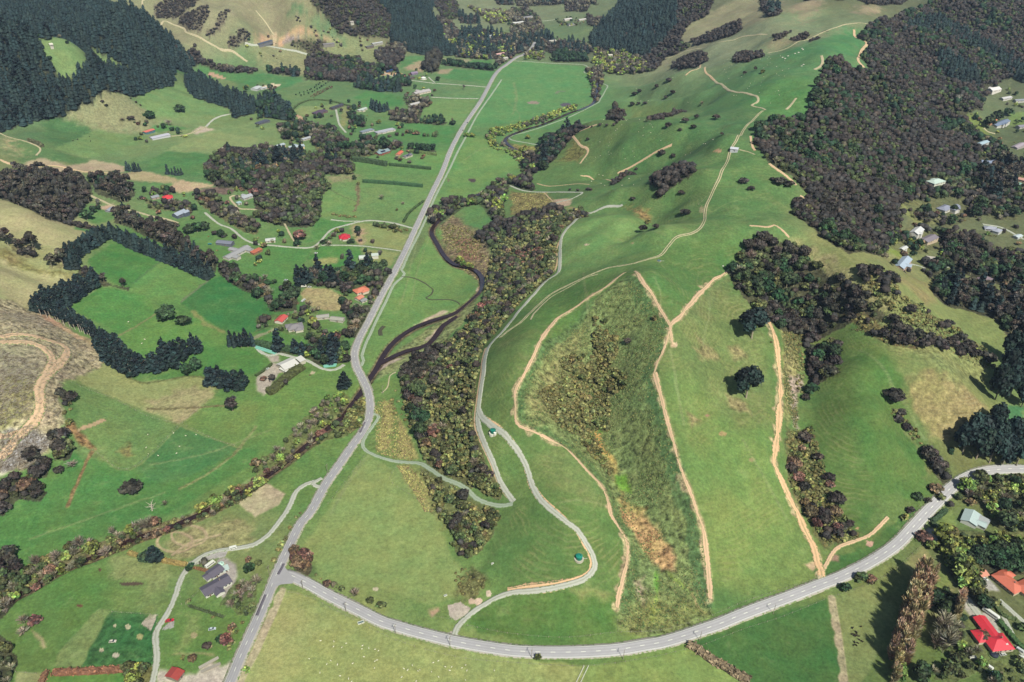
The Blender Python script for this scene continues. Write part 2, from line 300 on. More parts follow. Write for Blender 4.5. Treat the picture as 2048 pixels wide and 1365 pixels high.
fld(Z((1,2),'900,280 1000,300 1100,340 1120,420 1040,400 960,320'), (150,132,84), 4, .8)
fld(Z((0,2),'0,1150 230,1170 240,1240 150,1290 0,1240'), (140,134,76), 4, .9)
fld(Z((0,2),'500,1110 600,1200 520,1300 380,1290'), (112,112,66), 4, .9)
fld(Z((0,2),'900,850 1250,830 1500,900 1250,940 950,940'), (108,130,80), 10, .1, .4)
fld(P('1060,372 1100,345 1140,330 1230,350 1220,380 1100,385'), (92,124,72), 8)
fld(Z((0,2),'1340,300 1400,200 1560,120 1750,20 1800,0 2060,-60 2060,170 1850,230 1750,190 1560,240 1450,300'), (146,142,112), 6)
fld(Z((0,3),'0,0 100,20 150,80 350,0 450,40 360,100 300,180 260,200 270,100 100,100'), (148,136,112), 8)
fld(Z((0,3),'740,50 860,40 920,80 880,110 740,120 700,100'), (150,136,112), 6); fld(Z((0,3),'0,330 160,310 400,280 300,330 100,400 0,420'), (136,132,104), 8, .2)
fld(Z((0,3),'380,330 600,240 740,230 790,340 720,460 600,440 450,420 200,470 100,440'), (78,128,80), 10)
fld(Z((0,3),'1940,290 2060,290 2060,360 2000,350'), (120,140,90), 2); fld(Z((0,3),'1540,920 1700,940 1840,1110 1700,1060 1600,1000'), (118,132,72), 2)
fld(Z((0,3),'1920,920 2060,900 2060,1010 1900,1000'), (112,136,78), 2)
fld(Z((1,3),'1000,160 1100,200 1300,270 1440,430 1200,440 1070,320'), (128,134,84), 4); fld(Z((1,3),'1880,200 2050,150 2050,300 1900,230'), (140,140,98), 4)
fld(Z((1,3),'1660,40 1740,20 1700,100 1670,100'), (84,140,64), 2)
fld(Z((1,3),'990,880 1100,850 1340,890 1330,1030 1240,960 1100,930'), (142,138,90), 4)
fld(Z((1,3),'960,600 1120,680 1060,700 960,660'), (122,138,66), 3)
# left side
fld(Z((2,0),'560,300 870,170 900,210 1100,330 1400,300 1600,280 1730,390 1700,450 1440,670 1180,580 900,450'), (142,150,98), 2, .15)
fld(Z((2,0),'1300,450 1450,380 1700,400 1690,450 1500,640 1420,660 1150,570 1180,480'), (160,152,112), 8, .4)
fld(Z((2,0),'500,330 560,300 900,450 1180,580 1440,680 1080,1020 860,960 740,860 620,700 620,560'), (106,134,78), 2, .15)
fld(Z((2,0),'1440,670 1720,440 1800,470 2060,480 2060,760 1930,860 1500,720'), (106,134,72), 2)
fld(Z((2,0),'1440,670 1500,710 1930,860 1700,1000 1300,1200 1080,1020'), (78,122,70), 3)
fld(Z((2,0),'560,900 740,940 1040,1040 1300,1140 1700,1020 1960,860 2060,880 2060,960 1500,1300 1300,1400 0,1400 0,1360 400,1200'), (80,126,66), 3)
fld(Z((2,0),'620,760 740,860 1040,1030 740,940 600,900 590,800'), (112,134,82), 5, .3)
fld(Z((2,0),'520,640 600,650 640,720 770,850 740,880 640,830 540,700'), (140,112,76), 2, .8); band(Z((2,0),'760,870 690,960 640,1090 590,1200 545,1320'), 3, (136,116,78), 1, .7)
fld(Z((2,0),'940,880 1050,800 1060,880 1080,930 1020,930'), (136,122,78), 4, .8, None, .8)
fld(Z((2,0),'620,720 650,690 830,620 860,640 800,665 700,710'), (180,156,122), 1.5)
band(Z((2,0),'640,330 560,295 900,455 1440,680 1930,865'), 2.5, (118,136,84), 1); band(Z((2,0),'740,870 1040,1035 1440,680 1720,450'), 2, (122,138,88), 1, 0, .7)
band(Z((2,0),'1440,1180 1620,1090 1860,920 1960,800 2044,690'), 3, (134,136,92), 1, .5, .8)
band(Z((2,0),'900,190 1060,310 1180,340 1350,310 1600,285 1740,390'), 3, (112,118,74), 1, .5)
band(Z((2,0),'1180,545 1400,545 1800,520'), 2.5, (118,108,76), 1, .5)
fld(P('-40,590 20,600 75,625 180,680 220,722 125,765 128,850 118,890 60,935 -40,960'), (164,152,124), 3, 1)
fld(P('0,865 60,860 105,880 85,905 30,935 0,945'), (168,164,170), 4, .8); fld(P('0,760 50,740 75,780 60,830 0,870'), (138,134,92), 6, .9)
fld(P('0,682 70,690 95,720 70,760 0,750'), (152,146,120), 5, .8)
fld(Z((1,0),'700,720 930,555 1120,640 1300,720 1060,890 1050,960 900,900 760,820'), (74,124,62), 2)
fld(Z((1,0),'1300,720 1660,880 1440,1050 1230,1020 1200,990 1040,970 1070,890'), (98,138,74), 2)
fld(Z((1,0),'1670,880 1770,850 2060,1010 2200,1180 2100,1300 1790,1290 1600,1180 1540,1120 1450,1055'), (64,118,62), 2)
fld(Z((1,0),'520,1090 800,930 1180,1010 1240,1140 960,1320 850,1240 640,1150'), (84,132,66), 2)
fld(Z((1,0),'960,1320 1240,1150 1540,1240 1560,1130 1790,1290 1800,1400 1700,1450 1300,1520 1100,1470'), (94,136,68), 2)
fld(P('380,700 470,690 500,700 520,735 480,770 430,750 400,740'), (80,126,62), 2)
band(Z((1,0),'1300,720 1060,900'), 2.5, (84,118,74), 1); band(Z((1,0),'1670,880 1450,1050'), 3, (110,124,92), 1); band(Z((1,0),'960,1320 1240,1150'), 2.5, (132,134,92), 1)
band(Z((1,0),'1540,1130 1650,1230 1790,1290'), 5, (128,136,84), 2)
band(Z((1,0),'340,1160 500,1260 700,1364'), 7, (190,160,128), 2, .5); band(P('175,680 210,715 222,725'), 5, (160,145,112), 2, .5)
fld(Z((1,0),'0,230 130,290 390,410 560,440 740,490 640,560 590,620 570,700 540,720 380,600 300,600 200,500 60,500 0,540'), (170,164,122), 3)
fld(Z((1,0),'0,700 200,800 560,840 600,870 350,980 310,1140 60,1030 0,1050'), (170,164,122), 4)
fld(Z((1,0),'0,620 60,640 200,740 560,830 540,860 200,790 0,700'), (128,122,78), 5, .6); fld(Z((1,0),'590,450 740,480 730,500 600,470'), (82,128,72), 2)
fld(Z((1,0),'600,350 700,260 900,310 900,400 760,440'), (96,134,76), 4)
fld(Z((1,0),'780,290 900,270 940,300 880,330 800,310'), (190,164,142), 2)
fld(Z((1,0),'1320,150 1440,80 1740,120 1560,160 1440,180'), (180,158,130), 2); fld(Z((1,0),'1560,160 1740,130 1900,150 1850,190 1600,190'), (112,94,88), 2, .4)
fld(Z((1,0),'600,-20 900,30 1100,0 1440,80 1400,110 1050,80 800,60'), (168,154,120), 3); fld(Z((1,0),'1060,100 1300,105 1400,110 1320,150 1160,160'), (96,134,80), 2)
fld(Z((0,0),'360,930 500,940 750,1040 430,1190 350,1060'), (80,116,72), 2); fld(Z((0,0),'430,1190 750,1040 1180,1090 1100,1160 720,1270'), (110,138,86), 2)
fld(Z((0,0),'0,1080 300,1170 350,1050 430,1190 410,1290 200,1310 0,1180'), (92,122,76), 6)
fld(Z((0,0),'0,1080 100,1120 200,1250 0,1170'), (166,150,118), 8, .4)
fld(Z((0,0),'410,1200 720,1280 640,1320 410,1290'), (86,120,74), 2); fld(Z((0,0),'1200,1280 1340,1215 1770,1245 1680,1330 1600,1400 1180,1364'), (82,124,72), 2)
fld(Z((0,0),'1340,1210 1560,1100 1680,1050 2060,1110 2060,1180 1800,1240'), (134,150,100), 3); fld(Z((0,0),'1400,570 1590,510 1950,570 2060,580 2060,700 1830,640 1640,590 1480,600'), (80,128,76), 2)
fld(Z((0,0),'1640,590 1700,578 1820,625 1780,632'), (184,152,128), 1); fld(Z((0,0),'1700,630 1830,640 1900,680 1850,720 1760,690'), (118,136,90), 2)
fld(Z((0,0),'1180,1030 1300,980 1560,1030 1250,1060'), (82,130,74), 2); fld(Z((0,0),'270,310 380,320 740,410 900,480 760,520 600,580 500,600 440,530 380,480 340,380'), (114,140,90), 2)
fld(Z((0,0),'740,490 900,470 1060,550 900,520'), (158,148,118), 3); fld(Z((0,0),'1050,780 1180,720 1400,680 1560,740 1580,790 1830,880 1830,920 1200,930 1140,850'), (110,140,88), 3)
fld(Z((0,0),'480,900 700,800 1000,760 1150,880 1200,950 1250,970 1180,1060 900,1060 760,1030'), (140,140,106), 5, .3)
fld(Z((0,0),'150,1350 200,1300 330,1260 530,1330 760,1280 1000,1330 1000,1380 100,1380'), (174,158,132), 2)
fld(Z((0,0),'1550,1060 1600,1010 1720,1040 1560,1080'), (190,172,158), 2)
fld(Z((0,1),'0,580 380,620 360,650 150,730 120,680 0,650'), (80,128,78), 2); fld(Z((0,1),'50,690 130,668 190,680 150,715 60,712'), (214,196,170), 1)
fld(Z((0,1),'780,780 880,730 1170,770 1180,850 880,860'), (78,128,72), 2); fld(Z((0,1),'1570,560 1920,570 1870,680 1480,620'), (80,130,76), 2); fld(Z((0,1),'1460,560 1580,555 1540,590 1450,590'), (160,148,120), 2)
fld(Z((0,1),'1700,490 1880,480 1880,520 1700,510'), (80,128,72), 2); fld(Z((0,1),'1490,470 1720,475 1680,510 1500,500'), (150,146,116), 2)
fld(Z((0,1),'1120,1060 1560,1080 1550,1160 1140,1110'), (78,128,70), 2); fld(Z((0,1),'1180,980 1400,1000 1620,1020 1560,1080 1250,1060'), (80,130,72), 2)
fld(Z((0,1),'1290,920 1420,800 1760,800 1640,1010 1520,990'), (108,140,84), 2); fld(Z((0,1),'170,340 180,290 290,250 420,265 530,290 660,340 560,320 300,290 210,350 200,380'), (206,166,130), 3)
fld(Z((0,1),'230,310 360,290 400,320 220,340'), (142,130,140), 3, .6); fld(Z((0,1),'0,290 120,270 130,370 0,350'), (196,164,130), 4); fld(Z((0,1),'130,270 170,260 160,370 140,370'), (190,170,140), 1)
fld(Z((0,1),'830,360 900,335 960,340 880,380'), (206,168,128), 2); fld(Z((0,1),'1140,500 1220,450 1350,450 1330,500 1160,560'), (86,130,80), 3); fld(Z((0,1),'1290,490 1400,500 1330,580 1180,550 1220,530'), (166,150,122), 3)
fld(Z((0,1),'990,580 1110,575 1190,600 1140,610 1000,600'), (206,166,132), 1.5); fld(Z((0,1),'300,890 360,850 480,850 600,840 680,830 620,880 400,940'), (130,146,96), 3)
fld(Z((0,1),'310,920 340,920 400,960 370,970'), (194,160,132), 1.5); fld(Z((0,1),'690,850 760,870 740,960 700,1040 670,960'), (136,140,92), 3)
fld(Z((0,1),'700,280 850,270 950,340 960,470 800,520 720,480 590,420 600,370'), (128,136,98), 6, .3); fld(Z((0,1),'250,90 370,30 380,100 280,110'), (92,122,84), 4)
fld(Z((0,1),'430,180 560,180 660,260 680,320 560,290 470,230'), (96,130,92), 8, .3); fld(Z((0,1),'0,400 150,400 350,450 420,500 400,600 100,560 0,540'), (138,140,104), 8, .3)
fld(Z((1,1),'60,600 460,612 380,740 280,900 0,890 0,740'), (82,130,68), 2); fld(Z((1,1),'420,700 500,610 850,612 830,680 780,770 520,780'), (78,130,64), 2)
fld(Z((1,1),'440,720 560,695 670,700 640,745 480,760'), (146,150,96), 3, .2); fld(Z((1,1),'350,990 400,940 600,950 760,1050 700,1130 480,1110 360,1040'), (164,152,110), 3, .4)
fld(Z((1,1),'760,430 900,420 1230,520 1180,640 860,600 780,560'), (138,148,94), 3); fld(Z((1,1),'780,440 860,470 870,580 830,600 790,560'), (178,156,124), 4)
fld(Z((1,1),'850,620 1150,660 1080,770 900,750'), (138,146,94), 3); fld(Z((1,1),'340,590 520,560 760,420 880,410 600,400 480,380 440,540'), (84,132,70), 3)
fld(Z((1,1),'0,290 90,320 80,380 0,370'), (204,176,156), 2); fld(Z((1,1),'520,50 800,30 820,70 600,110'), (142,140,104), 6, .4); fld(Z((1,1),'520,160 700,180 800,270 800,370 520,370'), (110,142,82), 3)
band(Z((1,1),'815,110 810,270 790,330'), 5, (124,112,84), 2, .6); band(Z((1,1),'590,150 700,210 800,250'), 2.5, (96,112,72), 1, .4)
fld(Z((2,1),'0,300 140,170 200,200 260,240 180,260 90,400 60,440 0,400'), (178,168,158), 2, .2); fld(Z((2,1),'60,105 190,120 180,170 130,170'), (172,162,152), 2)
band(P('505,678 560,655 600,650'), 5, (150,150,120), 2)
fld(P('470,1003 525,967 572,987 560,1007 510,1037'), (180,168,138), 2, .2)
fld(P('320,1095 345,1075 390,1050 470,1040 512,1058 500,1096 450,1100 400,1112 370,1118 335,1110'), (150,146,102), 8, .5)
fld(P('220,1118 250,1107 300,1112 345,1130 332,1180 305,1224 262,1216 290,1160 225,1155'), (132,144,92), 6, .3)
fld(Z((3,0),'640,1240 900,790 1260,830 1220,1230'), (62,108,60), 2, .5); fld(Z((3,0),'450,1250 440,1160 780,780 890,790 640,1250'), (122,140,86), 2, .2)
fld(Z((3,0),'1140,900 1200,820 1260,830 1210,960'), (176,164,152), 1.5, .3); fld(Z((3,0),'130,1290 360,1290 340,1364 120,1380'), (140,146,100), 2); fld(Z((3,0),'380,1300 1020,1285 1010,1380 370,1380'), (92,136,64), 2)
fld(Z((3,0),'250,960 300,980 370,1090 340,1100'), (166,154,116), 2); fld(Z((3,0),'1380,1130 1440,1000 1500,820 1620,850 1600,1000 1420,1130'), (122,142,84), 6, .2)
fld(Z((3,0),'1360,1150 1720,1150 1700,1130 1400,1135'), (150,148,104), 2)
fld(Z((3,0),'860,830 830,590 1340,630 1290,820 1200,820'), (110,136,76), 12, .2, None, .6)
fld(Z((3,0),'1490,430 1600,350 1760,300 1830,305 1800,360 1640,400 1560,430'), (176,170,170), 1.5); fld(Z((3,0),'1740,390 1800,360 1880,430 1900,520 1880,640 1780,700 1740,560 1740,480'), (172,164,160), 2)
fld(Z((3,0),'1290,950 1400,850 1390,930 1320,950'), (172,168,166), 1.5); fld(Z((3,0),'1260,1280 1560,1300 1700,1170 1740,1260 1800,1240 1830,1200 1860,1240 1800,1380 1250,1380'), (192,182,172), 3, .2)
fld(Z((3,1),'1540,750 1640,720 1720,770 1700,820 1600,875 1560,850'), (188,176,166), 1.5); fld(Z((3,1),'1370,790 1470,780 1480,810 1400,840'), (190,160,130), 3)
fld(Z((3,1),'1640,880 1610,930 1520,975 1600,1000 1630,940 1660,880'), (184,174,168), 1.5)
fld(Z((3,3),'280,420 400,380 420,440 360,480'), (188,160,132), 2); fld(Z((3,3),'780,225 840,240 830,285 780,270'), (196,160,140), 1.5); fld(Z((3,3),'520,340 580,370 570,410 510,400'), (160,128,112), 2)
fld(Z((3,3),'1290,130 1360,150 1350,250 1230,190'), (178,172,168), 2); fld(Z((3,3),'1550,640 1640,700 1820,860 1860,980 1780,960 1640,860 1560,750'), (182,176,170), 2)
fld(Z((3,3),'1690,560 1760,540 1860,640 1760,640'), (176,172,170), 2); fld(Z((3,3),'1680,90 1730,70 1750,130 1690,130'), (176,172,176), 2)
fld(Z((3,3),'1480,1210 1540,1260 1520,1310 1410,1310'), (176,158,138), 2); fld(Z((3,3),'1460,330 1560,290 1700,500 1600,480'), (90,84,64), 4, .5)
band(P('1664,1196 1676,1270 1692,1385'), 5, (176,164,134), 1.2, .3); band(Z((3,1),'205,635 140,800 70,950 0,1110 -90,1280 -140,1380'), 6, (182,170,140), 1.2, .3)
for q in ('1015,700 1100,600','1285,1000 1400,1000'): pass
fld(P('1144,413 1130,418'+' 1150,420'), (150,140,100), 2)
for cx_, cy_, a_, b_, c_ in ((1131,210,10,4,(96,88,104)),(1067,206,13,3,(150,134,124)),(945,361,8,4,(84,72,72)),(897,361,3,4,(110,110,84)),(1121,183,9,2,(110,128,104)),(1114,186,5,1.5,(120,132,106)),
    (1435,302,8,3,(176,146,112)),(1173,490,5,2,(190,170,150)),(1264,487,5,1.5,(170,160,120)),(752,1178,6,4,(196,186,160)),(957,1204,8,7,(212,190,168)),(944,1203,7,6,(196,176,150)),(977,1188,6,7,(206,188,168)),(1349,690,7,5,(190,170,140)),
    (1404,420,6,6,(150,146,112)),(262,1168,24,4,(92,78,66)),(160,1212,8,3,(112,84,62)),(200,1140,4,3,(96,76,60)),(430,741,5,3,(150,148,104)),(626,746,5,3,(190,176,150)),(1415,832,5,3,(160,140,104)),(1504,920,6,5,(150,140,100)),(1446,868,8,5,(156,136,96)),
    (590,606,9,3,(120,104,76)),(256,1254,6,5,(186,178,150)),(230,1253,3,3,(186,178,150)),(280,1273,7,6,(160,156,110)),(232,1311,7,5,(186,178,160)),(202,1301,5,4,(186,178,150)),(388,1271,7,7,(160,152,112)),(421,1292,4,4,(170,160,120)),(1714,1057,4,2,(180,150,110))):
    an = np.linspace(0, 2 * math.pi, 14, endpoint=False); fld([(cx_ + a_ * math.cos(q), cy_ + b_ * math.sin(q)) for q in an], c_, .8)
for cx_, cy_ in ((350,1085),(378,1072)):
    an = np.linspace(0, 2 * math.pi, 17); band([(cx_ + 36 * math.cos(q), cy_ + 20 * math.sin(q)) for q in an], 2.2, (178,160,128), .8)
band(P('345,1110 372,1090 420,1075 440,1070'), 2.5, (180,162,130), .8)
for q, w_ in (('838,470 824,520 812,575 800,610', 1.6), ('858,475 836,540 824,600', 1.2), ('1166,545 1172,580 1178,640 1182,700', 1.4), ('1305,552 1318,575 1320,620', 1.5), ('740,905 700,960 660,1030', 2.2), ('1415,560 1420,620 1405,690', 1.4), ('430,1000 520,950 600,905', 1.6), ('1340,700 1355,780 1368,850', 2.0), ('1485,880 1530,960 1575,1040', 1.4), ('1110,1010 1150,1000 1210,1012', 1.5), ('645,1210 780,1262 900,1300', 1.6), ('1720,700 1790,780 1850,880', 1.6), ('1415,430 1480,400 1530,395', 1.2), ('990,560 1000,600', 1), ('300,930 420,905 540,860', 1.8), ('60,1080 200,1030 330,985', 1.5), ('930,320 960,300 1000,296', 2), ('1000,190 1040,230 1024,245', 1.6), ('1028,165 1033,200 1026,228', 4), ('1240,480 1330,470', 1.2), ('1100,640 1180,600', 1.0)):
    band(P(q), w_ * 1.3, (134, 146, 100), 1.2, .2, .6, .6)
# litter under woods, set from the wood outlines further down: see WOODS
# ---------------------------------------------------------------- woods: outline, mix of kinds, spacing (m), height factor, label
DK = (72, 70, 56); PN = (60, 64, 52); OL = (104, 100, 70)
WOODS = []
def wood(pts, mix, sp, hf, label, group, lit=None, not_in=None, name=None): WOODS.append((pts, mix, sp, hf, label, group, lit, not_in))
CLEAR = Z((0,0), '262,302 390,322 740,402 900,470 1060,545 1050,560 900,530 800,520 700,560 600,640 500,660 440,560 380,490 340,390')
wood(P('-60,-40 180,-40 250,20 345,82 398,125 375,142 352,140 350,168 330,174 255,192 180,204 90,238 -20,266 -60,270'), {'pine': 1}, 6.6, .95, 'dark pine of the upper left plantation', 'plantation pines on the upper left hillside', PN, CLEAR)
wood(Z((0,0), '1480,640 1600,630 1850,770 1990,800 2050,830 2044,910 1880,950 1830,870 1580,790 1480,690'), {'pine': 1}, 6.8, .85, 'dark pine in the strip below the plantation', 'pines in the strip running down from the plantation', PN)
wood(Z((0,0), '1400,400 1550,370 1620,470 2060,570 2060,585 1900,590 1600,510 1420,540'), {'kanuka': 1, 'bare': .15}, 7, 1.1, 'brown scrub tree at the foot of the dry hill', 'brown trees at the foot of the dry hill', DK)
for q in ('1230,60 1350,-20 1620,-20 1560,60 1380,150 1250,150', '1460,180 1660,50 1680,120 1600,260 1490,250 1400,190', '1700,230 1760,110 1860,80 1800,180 1680,300 1640,290', '1850,300 1950,230 2010,300 1960,370 1760,350', '1440,150 1560,100 1540,200 1450,200'):
    wood(Z((0,0), q), {'kanuka': 1}, 6, .62, 'low purple brown scrub on the far dry hillside', 'scrub patches on the dry hillside', (104,96,84))
wood(Z((0,1), '370,-40 940,-40 1060,120 1100,200 1060,310 900,300 660,285 560,140 480,80'), {'kanuka': 1, 'broad': .25}, 7, 1, 'brown bush tree on the far centre hillside', 'bush on the far centre hillside', DK)
wood(Z((0,1), '930,-40 1440,-40 1400,120 1480,230 1500,330 1610,430 1560,450 1340,440 1200,410 1080,340 1090,150'), {'pine': 1}, 7, .95, 'dark pine in the far wood above the valley farms', 'pines of the far central wood', PN)
wood(Z((0,1), '1430,120 1560,180 1640,290 1620,420 1510,330 1480,220'), {'kanuka': 1, 'bare': .5, 'willow': .2}, 8, 1.2, 'mixed brown tree beside the far pine wood', 'mixed trees beside the far pine wood', DK)
wood(Z((0,1), '270,110 370,170 480,250 620,300 660,360 560,330 450,260 320,170'), {'kanuka': 1}, 8, .6, 'dark scrub tree in the far gully', 'scrub in the far gully', None)
wood(Z((0,1), '280,330 420,320 560,330 600,370 500,400 600,430 560,450 420,430 280,370'), {'kanuka': 1, 'broad': .5}, 7, .7, 'garden tree below the far earthworks', 'trees below the far earthworks', DK)
wood(Z((0,1), '400,460 560,420 700,470 800,470 900,520 1080,540 1130,570 1010,585 930,640 780,660 660,655 400,640'), {'kanuka': 1, 'broad': .4, 'cypress': .1}, 7.5, 1.25, 'dark bush tree in the band below the dry hill', 'bush band below the dry hill', DK)
wood(Z((0,1), '950,440 1080,370 1200,380 1180,480 1100,540 980,520'), {'kanuka': 1, 'bare': .2}, 7.5, 1.3, 'brown bush tree behind the far white cottages', 'bush behind the far cottages', DK)
for q, l in (('90,570 250,560 350,590 340,620 240,600 100,595', 'scrub tree along the far paddock edge'), ('780,680 900,660 1160,690 1150,740 1000,740 800,705', 'dark tree in the row above the bright far paddock'), ('1110,640 1240,650 1240,695 1110,690', 'dark round tree beside the far lane')):
    wood(Z((0,1), q), {'kanuka': .6, 'cypress': .6, 'pine': .3}, 8, 1.1, l, l + 's', DK)
wood(Z((0,1), '10,780 130,770 300,900 320,990 180,960 20,930'), {'cypress': 1, 'pine': .6, 'kanuka': .5}, 9, 1.1, 'dark tree left of the dark roofed houses', 'dark trees left of the dark roofed houses', DK)
wood(Z((0,1), '160,1010 420,980 620,1040 700,1110 760,1180 900,1100 1000,1150 1180,1170 1060,1230 960,1240 760,1280 640,1230 480,1200 420,1120 220,1120'), {'kanuka': .5, 'broad': .9, 'bare': .35, 'cypress': .25}, 8, 1.15, 'mixed dark tree among the valley houses', 'mixed trees among the valley houses', (96,96,68))
wood(Z((0,1), '0,1240 60,1180 160,1220 420,1230 700,1260 780,1300 780,1400 0,1400'), {'kanuka': .5, 'broad': 1, 'bare': .2, 'pine': .12}, 7.6, 1.2, 'mixed tree in the wood left of the hedged paddocks', 'mixed wood left of the hedged paddocks', DK)
wood(Z((0,0), '1640,1340 1780,1200 1960,1220 2060,1180 2060,1380 1650,1390'), {'kanuka': .5, 'broad': 1, 'bare': .2, 'pine': .08}, 7.6, 1.2, 'mixed tree in the wood below the valley houses', 'mixed wood below the valley houses', DK)
wood(Z((1,1), '-10,-30 480,-20 540,60 590,150 520,210 525,330 500,390 450,450 300,460 250,450 120,430 0,380 -20,200'), {'kanuka': .6, 'broad': 1, 'bare': .2, 'redleaf': .06}, 7.5, 1.25, 'dark tree in the wood above the red roofed house', 'wood above the red roofed house', DK)
wood(Z((1,0), '1640,-20 2060,-20 2060,90 2040,190 1900,140 1740,140 1650,70'), {'kanuka': .5, 'cypress': .3, 'broad': .9}, 8, 1.15, 'green tree at the left end of the valley wood', 'left end of the valley wood', DK)
wood(Z((1,0), '1560,180 1720,200 1780,280 1900,340 2060,400 2060,520 1960,500 1860,440 1700,340 1580,260'), {'kanuka': .9, 'broad': .5, 'bare': .35, 'redleaf': .1}, 8, 1.05, 'mixed tree around the little grey farm', 'mixed trees around the little grey farm', (110,104,74))
wood(Z((1,0), '1140,220 1280,280 1300,240 1560,280 1520,360 1380,330 1200,310'), {'broad': .9, 'kanuka': .5, 'bare': .2}, 8, .9, 'garden tree round the red roofed villa', 'garden trees round the red villa', (110,108,76))
wood(Z((1,0), '-20,60 160,30 400,20 600,50 720,110 740,180 720,250 590,400 380,400 160,290 -20,220'), {'gum': 1, 'kanuka': .3}, 8.5, .85, 'brown gum with pale stem in the grove at the far left', 'gum grove at the far left', DK)
wood(Z((1,0), '700,60 900,40 1060,140 1080,200 1020,260 850,220 760,180'), {'gum': .8, 'cypress': .6}, 10, .9, 'tall gum beside the brown grove', 'tall gums beside the brown grove', DK)
wood(Z((1,0), '900,350 1100,380 1350,450 1500,560 1600,660 1740,740 1730,820 1500,700 1250,570 1100,490 920,420'), {'gum': 1, 'pine': .15}, 8.5, .8, 'brown topped gum in the belt behind the green paddocks', 'brown gum belt behind the green paddocks', DK)
wood(Z((1,0), '1740,790 1850,800 2000,880 2060,930 2060,1010 1950,960 1870,920 1780,850'), {'kanuka': 1, 'bare': .15, 'cypress': .3}, 8, 1.1, 'dark tree in the belt tail near the grey houses', 'tail of the belt near the grey houses', DK)
wood(Z((1,0), '1180,160 1260,150 1420,180 1420,215 1200,215'), {'kanuka': 1, 'broad': .5}, 9, 1, 'tree row behind the red roofed villa', 'tree row behind the red villa', None)
wood(Z((1,0), '450,400 620,420 780,470 760,485 600,450 470,415'), {'kanuka': 1}, 6, .7, 'low scrub along the tan hill edge', 'scrub along the tan hill edge', DK)
for q in ('60,600 130,560 230,590 310,690 240,710 100,640', '370,700 420,690 540,750 500,785 400,790'):
    wood(Z((1,0), q), {'gum': .6, 'kanuka': 1}, 9, 1.1, 'broad brown gum standing on the tan hillside', 'gum clumps on the tan hillside', (130,124,90))
wood(Z((1,0), '620,800 720,770 790,850 900,920 1040,940 1040,965 900,930 800,930 640,880'), {'kanuka': .7, 'gum': .8, 'redleaf': .2}, 9, 1, 'brown tree at the corner inside the windbreak', 'brown trees inside the windbreak corner', DK)
wood(P('1005,470 1060,448 1100,432 1160,420 1180,432 1150,445 1130,455 1112,480 1108,545 1080,572 1035,612 1000,655 965,695 952,760 945,830 955,880 978,935 1008,980 1000,1000 940,975 880,950 852,925 838,885 822,845 812,790 800,762 815,740 870,700 930,660 968,605 975,550 985,505'), {'olive': 1, 'kanuka': .10, 'broad': .45, 'bare': .06, 'redleaf': .04}, 4.0, .92, 'olive bush tree on the steep face above the stream', 'bush on the steep face above the stream', OL)
wood(P('1000,450 1060,430 1110,415 1130,425 1090,440 1020,478'), {'kanuka': 1, 'broad': .3}, 6, 1, 'dark scrub tree at the top of the steep bush face', 'dark scrub at the top of the steep bush', DK)
wood(P('815,740 850,705 880,700 870,730 840,760 800,790'), {'kanuka': 1, 'broad': .4}, 6.5, 1.2, 'dark bush tree at the left foot of the steep face', 'dark bush at the left foot of the face', DK)
wood(P('812,785 840,780 845,850 850,920 835,890 822,845'), {'kanuka': .6, 'cypress': .4, 'redleaf': .1}, 8, 1.25, 'tall dark tree along the left edge of the olive bush', 'tall dark trees along the left bush edge', OL)
wood(P('840,930 870,950 930,985 948,1000 990,1015 998,1035 985,1075 960,1105 935,1118 912,1105 902,1065 875,1025 858,990 845,955'), {'olive': 1, 'kanuka': .08, 'broad': .45, 'bare': .04}, 4.0, .9, 'olive bush tree in the lower clump by the gravel path', 'lower bush clump by the gravel path', OL, P('905,1040 885,1015 905,1008 920,1020'))
wood(Z((2,2), '650,-40 830,-40 850,110 800,200 930,280 900,380 780,460 790,700 740,740 700,700 650,730 540,760 430,725 330,640 250,480 190,400 400,320 360,150 500,110 600,200 660,100'), {'shrub': 1, 'olive': .3}, 3.3, 1.0, 'low olive shrub in the middle of the scrubby gully', 'low shrubs filling the scrubby gully', (112,112,74))
wood(Z((2,2), '540,760 660,780 720,900 830,1060 780,1080 640,930 560,830'), {'shrub': 1}, 3.2, 1, 'low shrub on the tail of the scrubby gully', 'low shrubs on the gully tail', None)
wood(Z((1,2), '640,1200 760,1210 760,1364 830,1380 650,1380 680,1300'), {'shrub': 1}, 4, .9, 'small shrub at the head of the scrubby gully', 'small shrubs at the gully head', None)
# the large bush on the right-hand ridge
wood(P('1512,262 1540,240 1615,236 1622,200 1640,158 1652,122 1680,120 1700,140 1738,142 1722,118 1738,92 1712,76 1738,52 1790,36 1850,18 1895,-20 2100,-40 2100,150 2010,160 1975,190 1958,222 1925,236 1955,262 1985,290 2010,320 1960,345 1875,375 1840,395 1800,398 1803,450 1775,500 1758,512 1700,508 1640,474 1592,434 1582,404 1622,398 1602,372 1572,346 1532,322 1510,290'), {'kanuka': 1, 'broad': .42, 'cypress': .10, 'bare': .02}, 6.8, 1, 'purple brown bush tree on the big ridge slope', 'big bush on the right-hand ridge slope', DK)
wood(P('1800,70 1860,60 1960,110 2048,170 2048,140 1990,100 1880,40 1840,40'), {'pine': 1}, 9, .9, 'dark pine at the top right beyond the bush', 'pines at the top right', DK)
wood(P('1860,115 1900,110 1960,160 1955,180 1900,165'), {'pine': 1}, 9, .95, 'dark pine in the cluster within the big bush', 'pine cluster within the big bush', None)
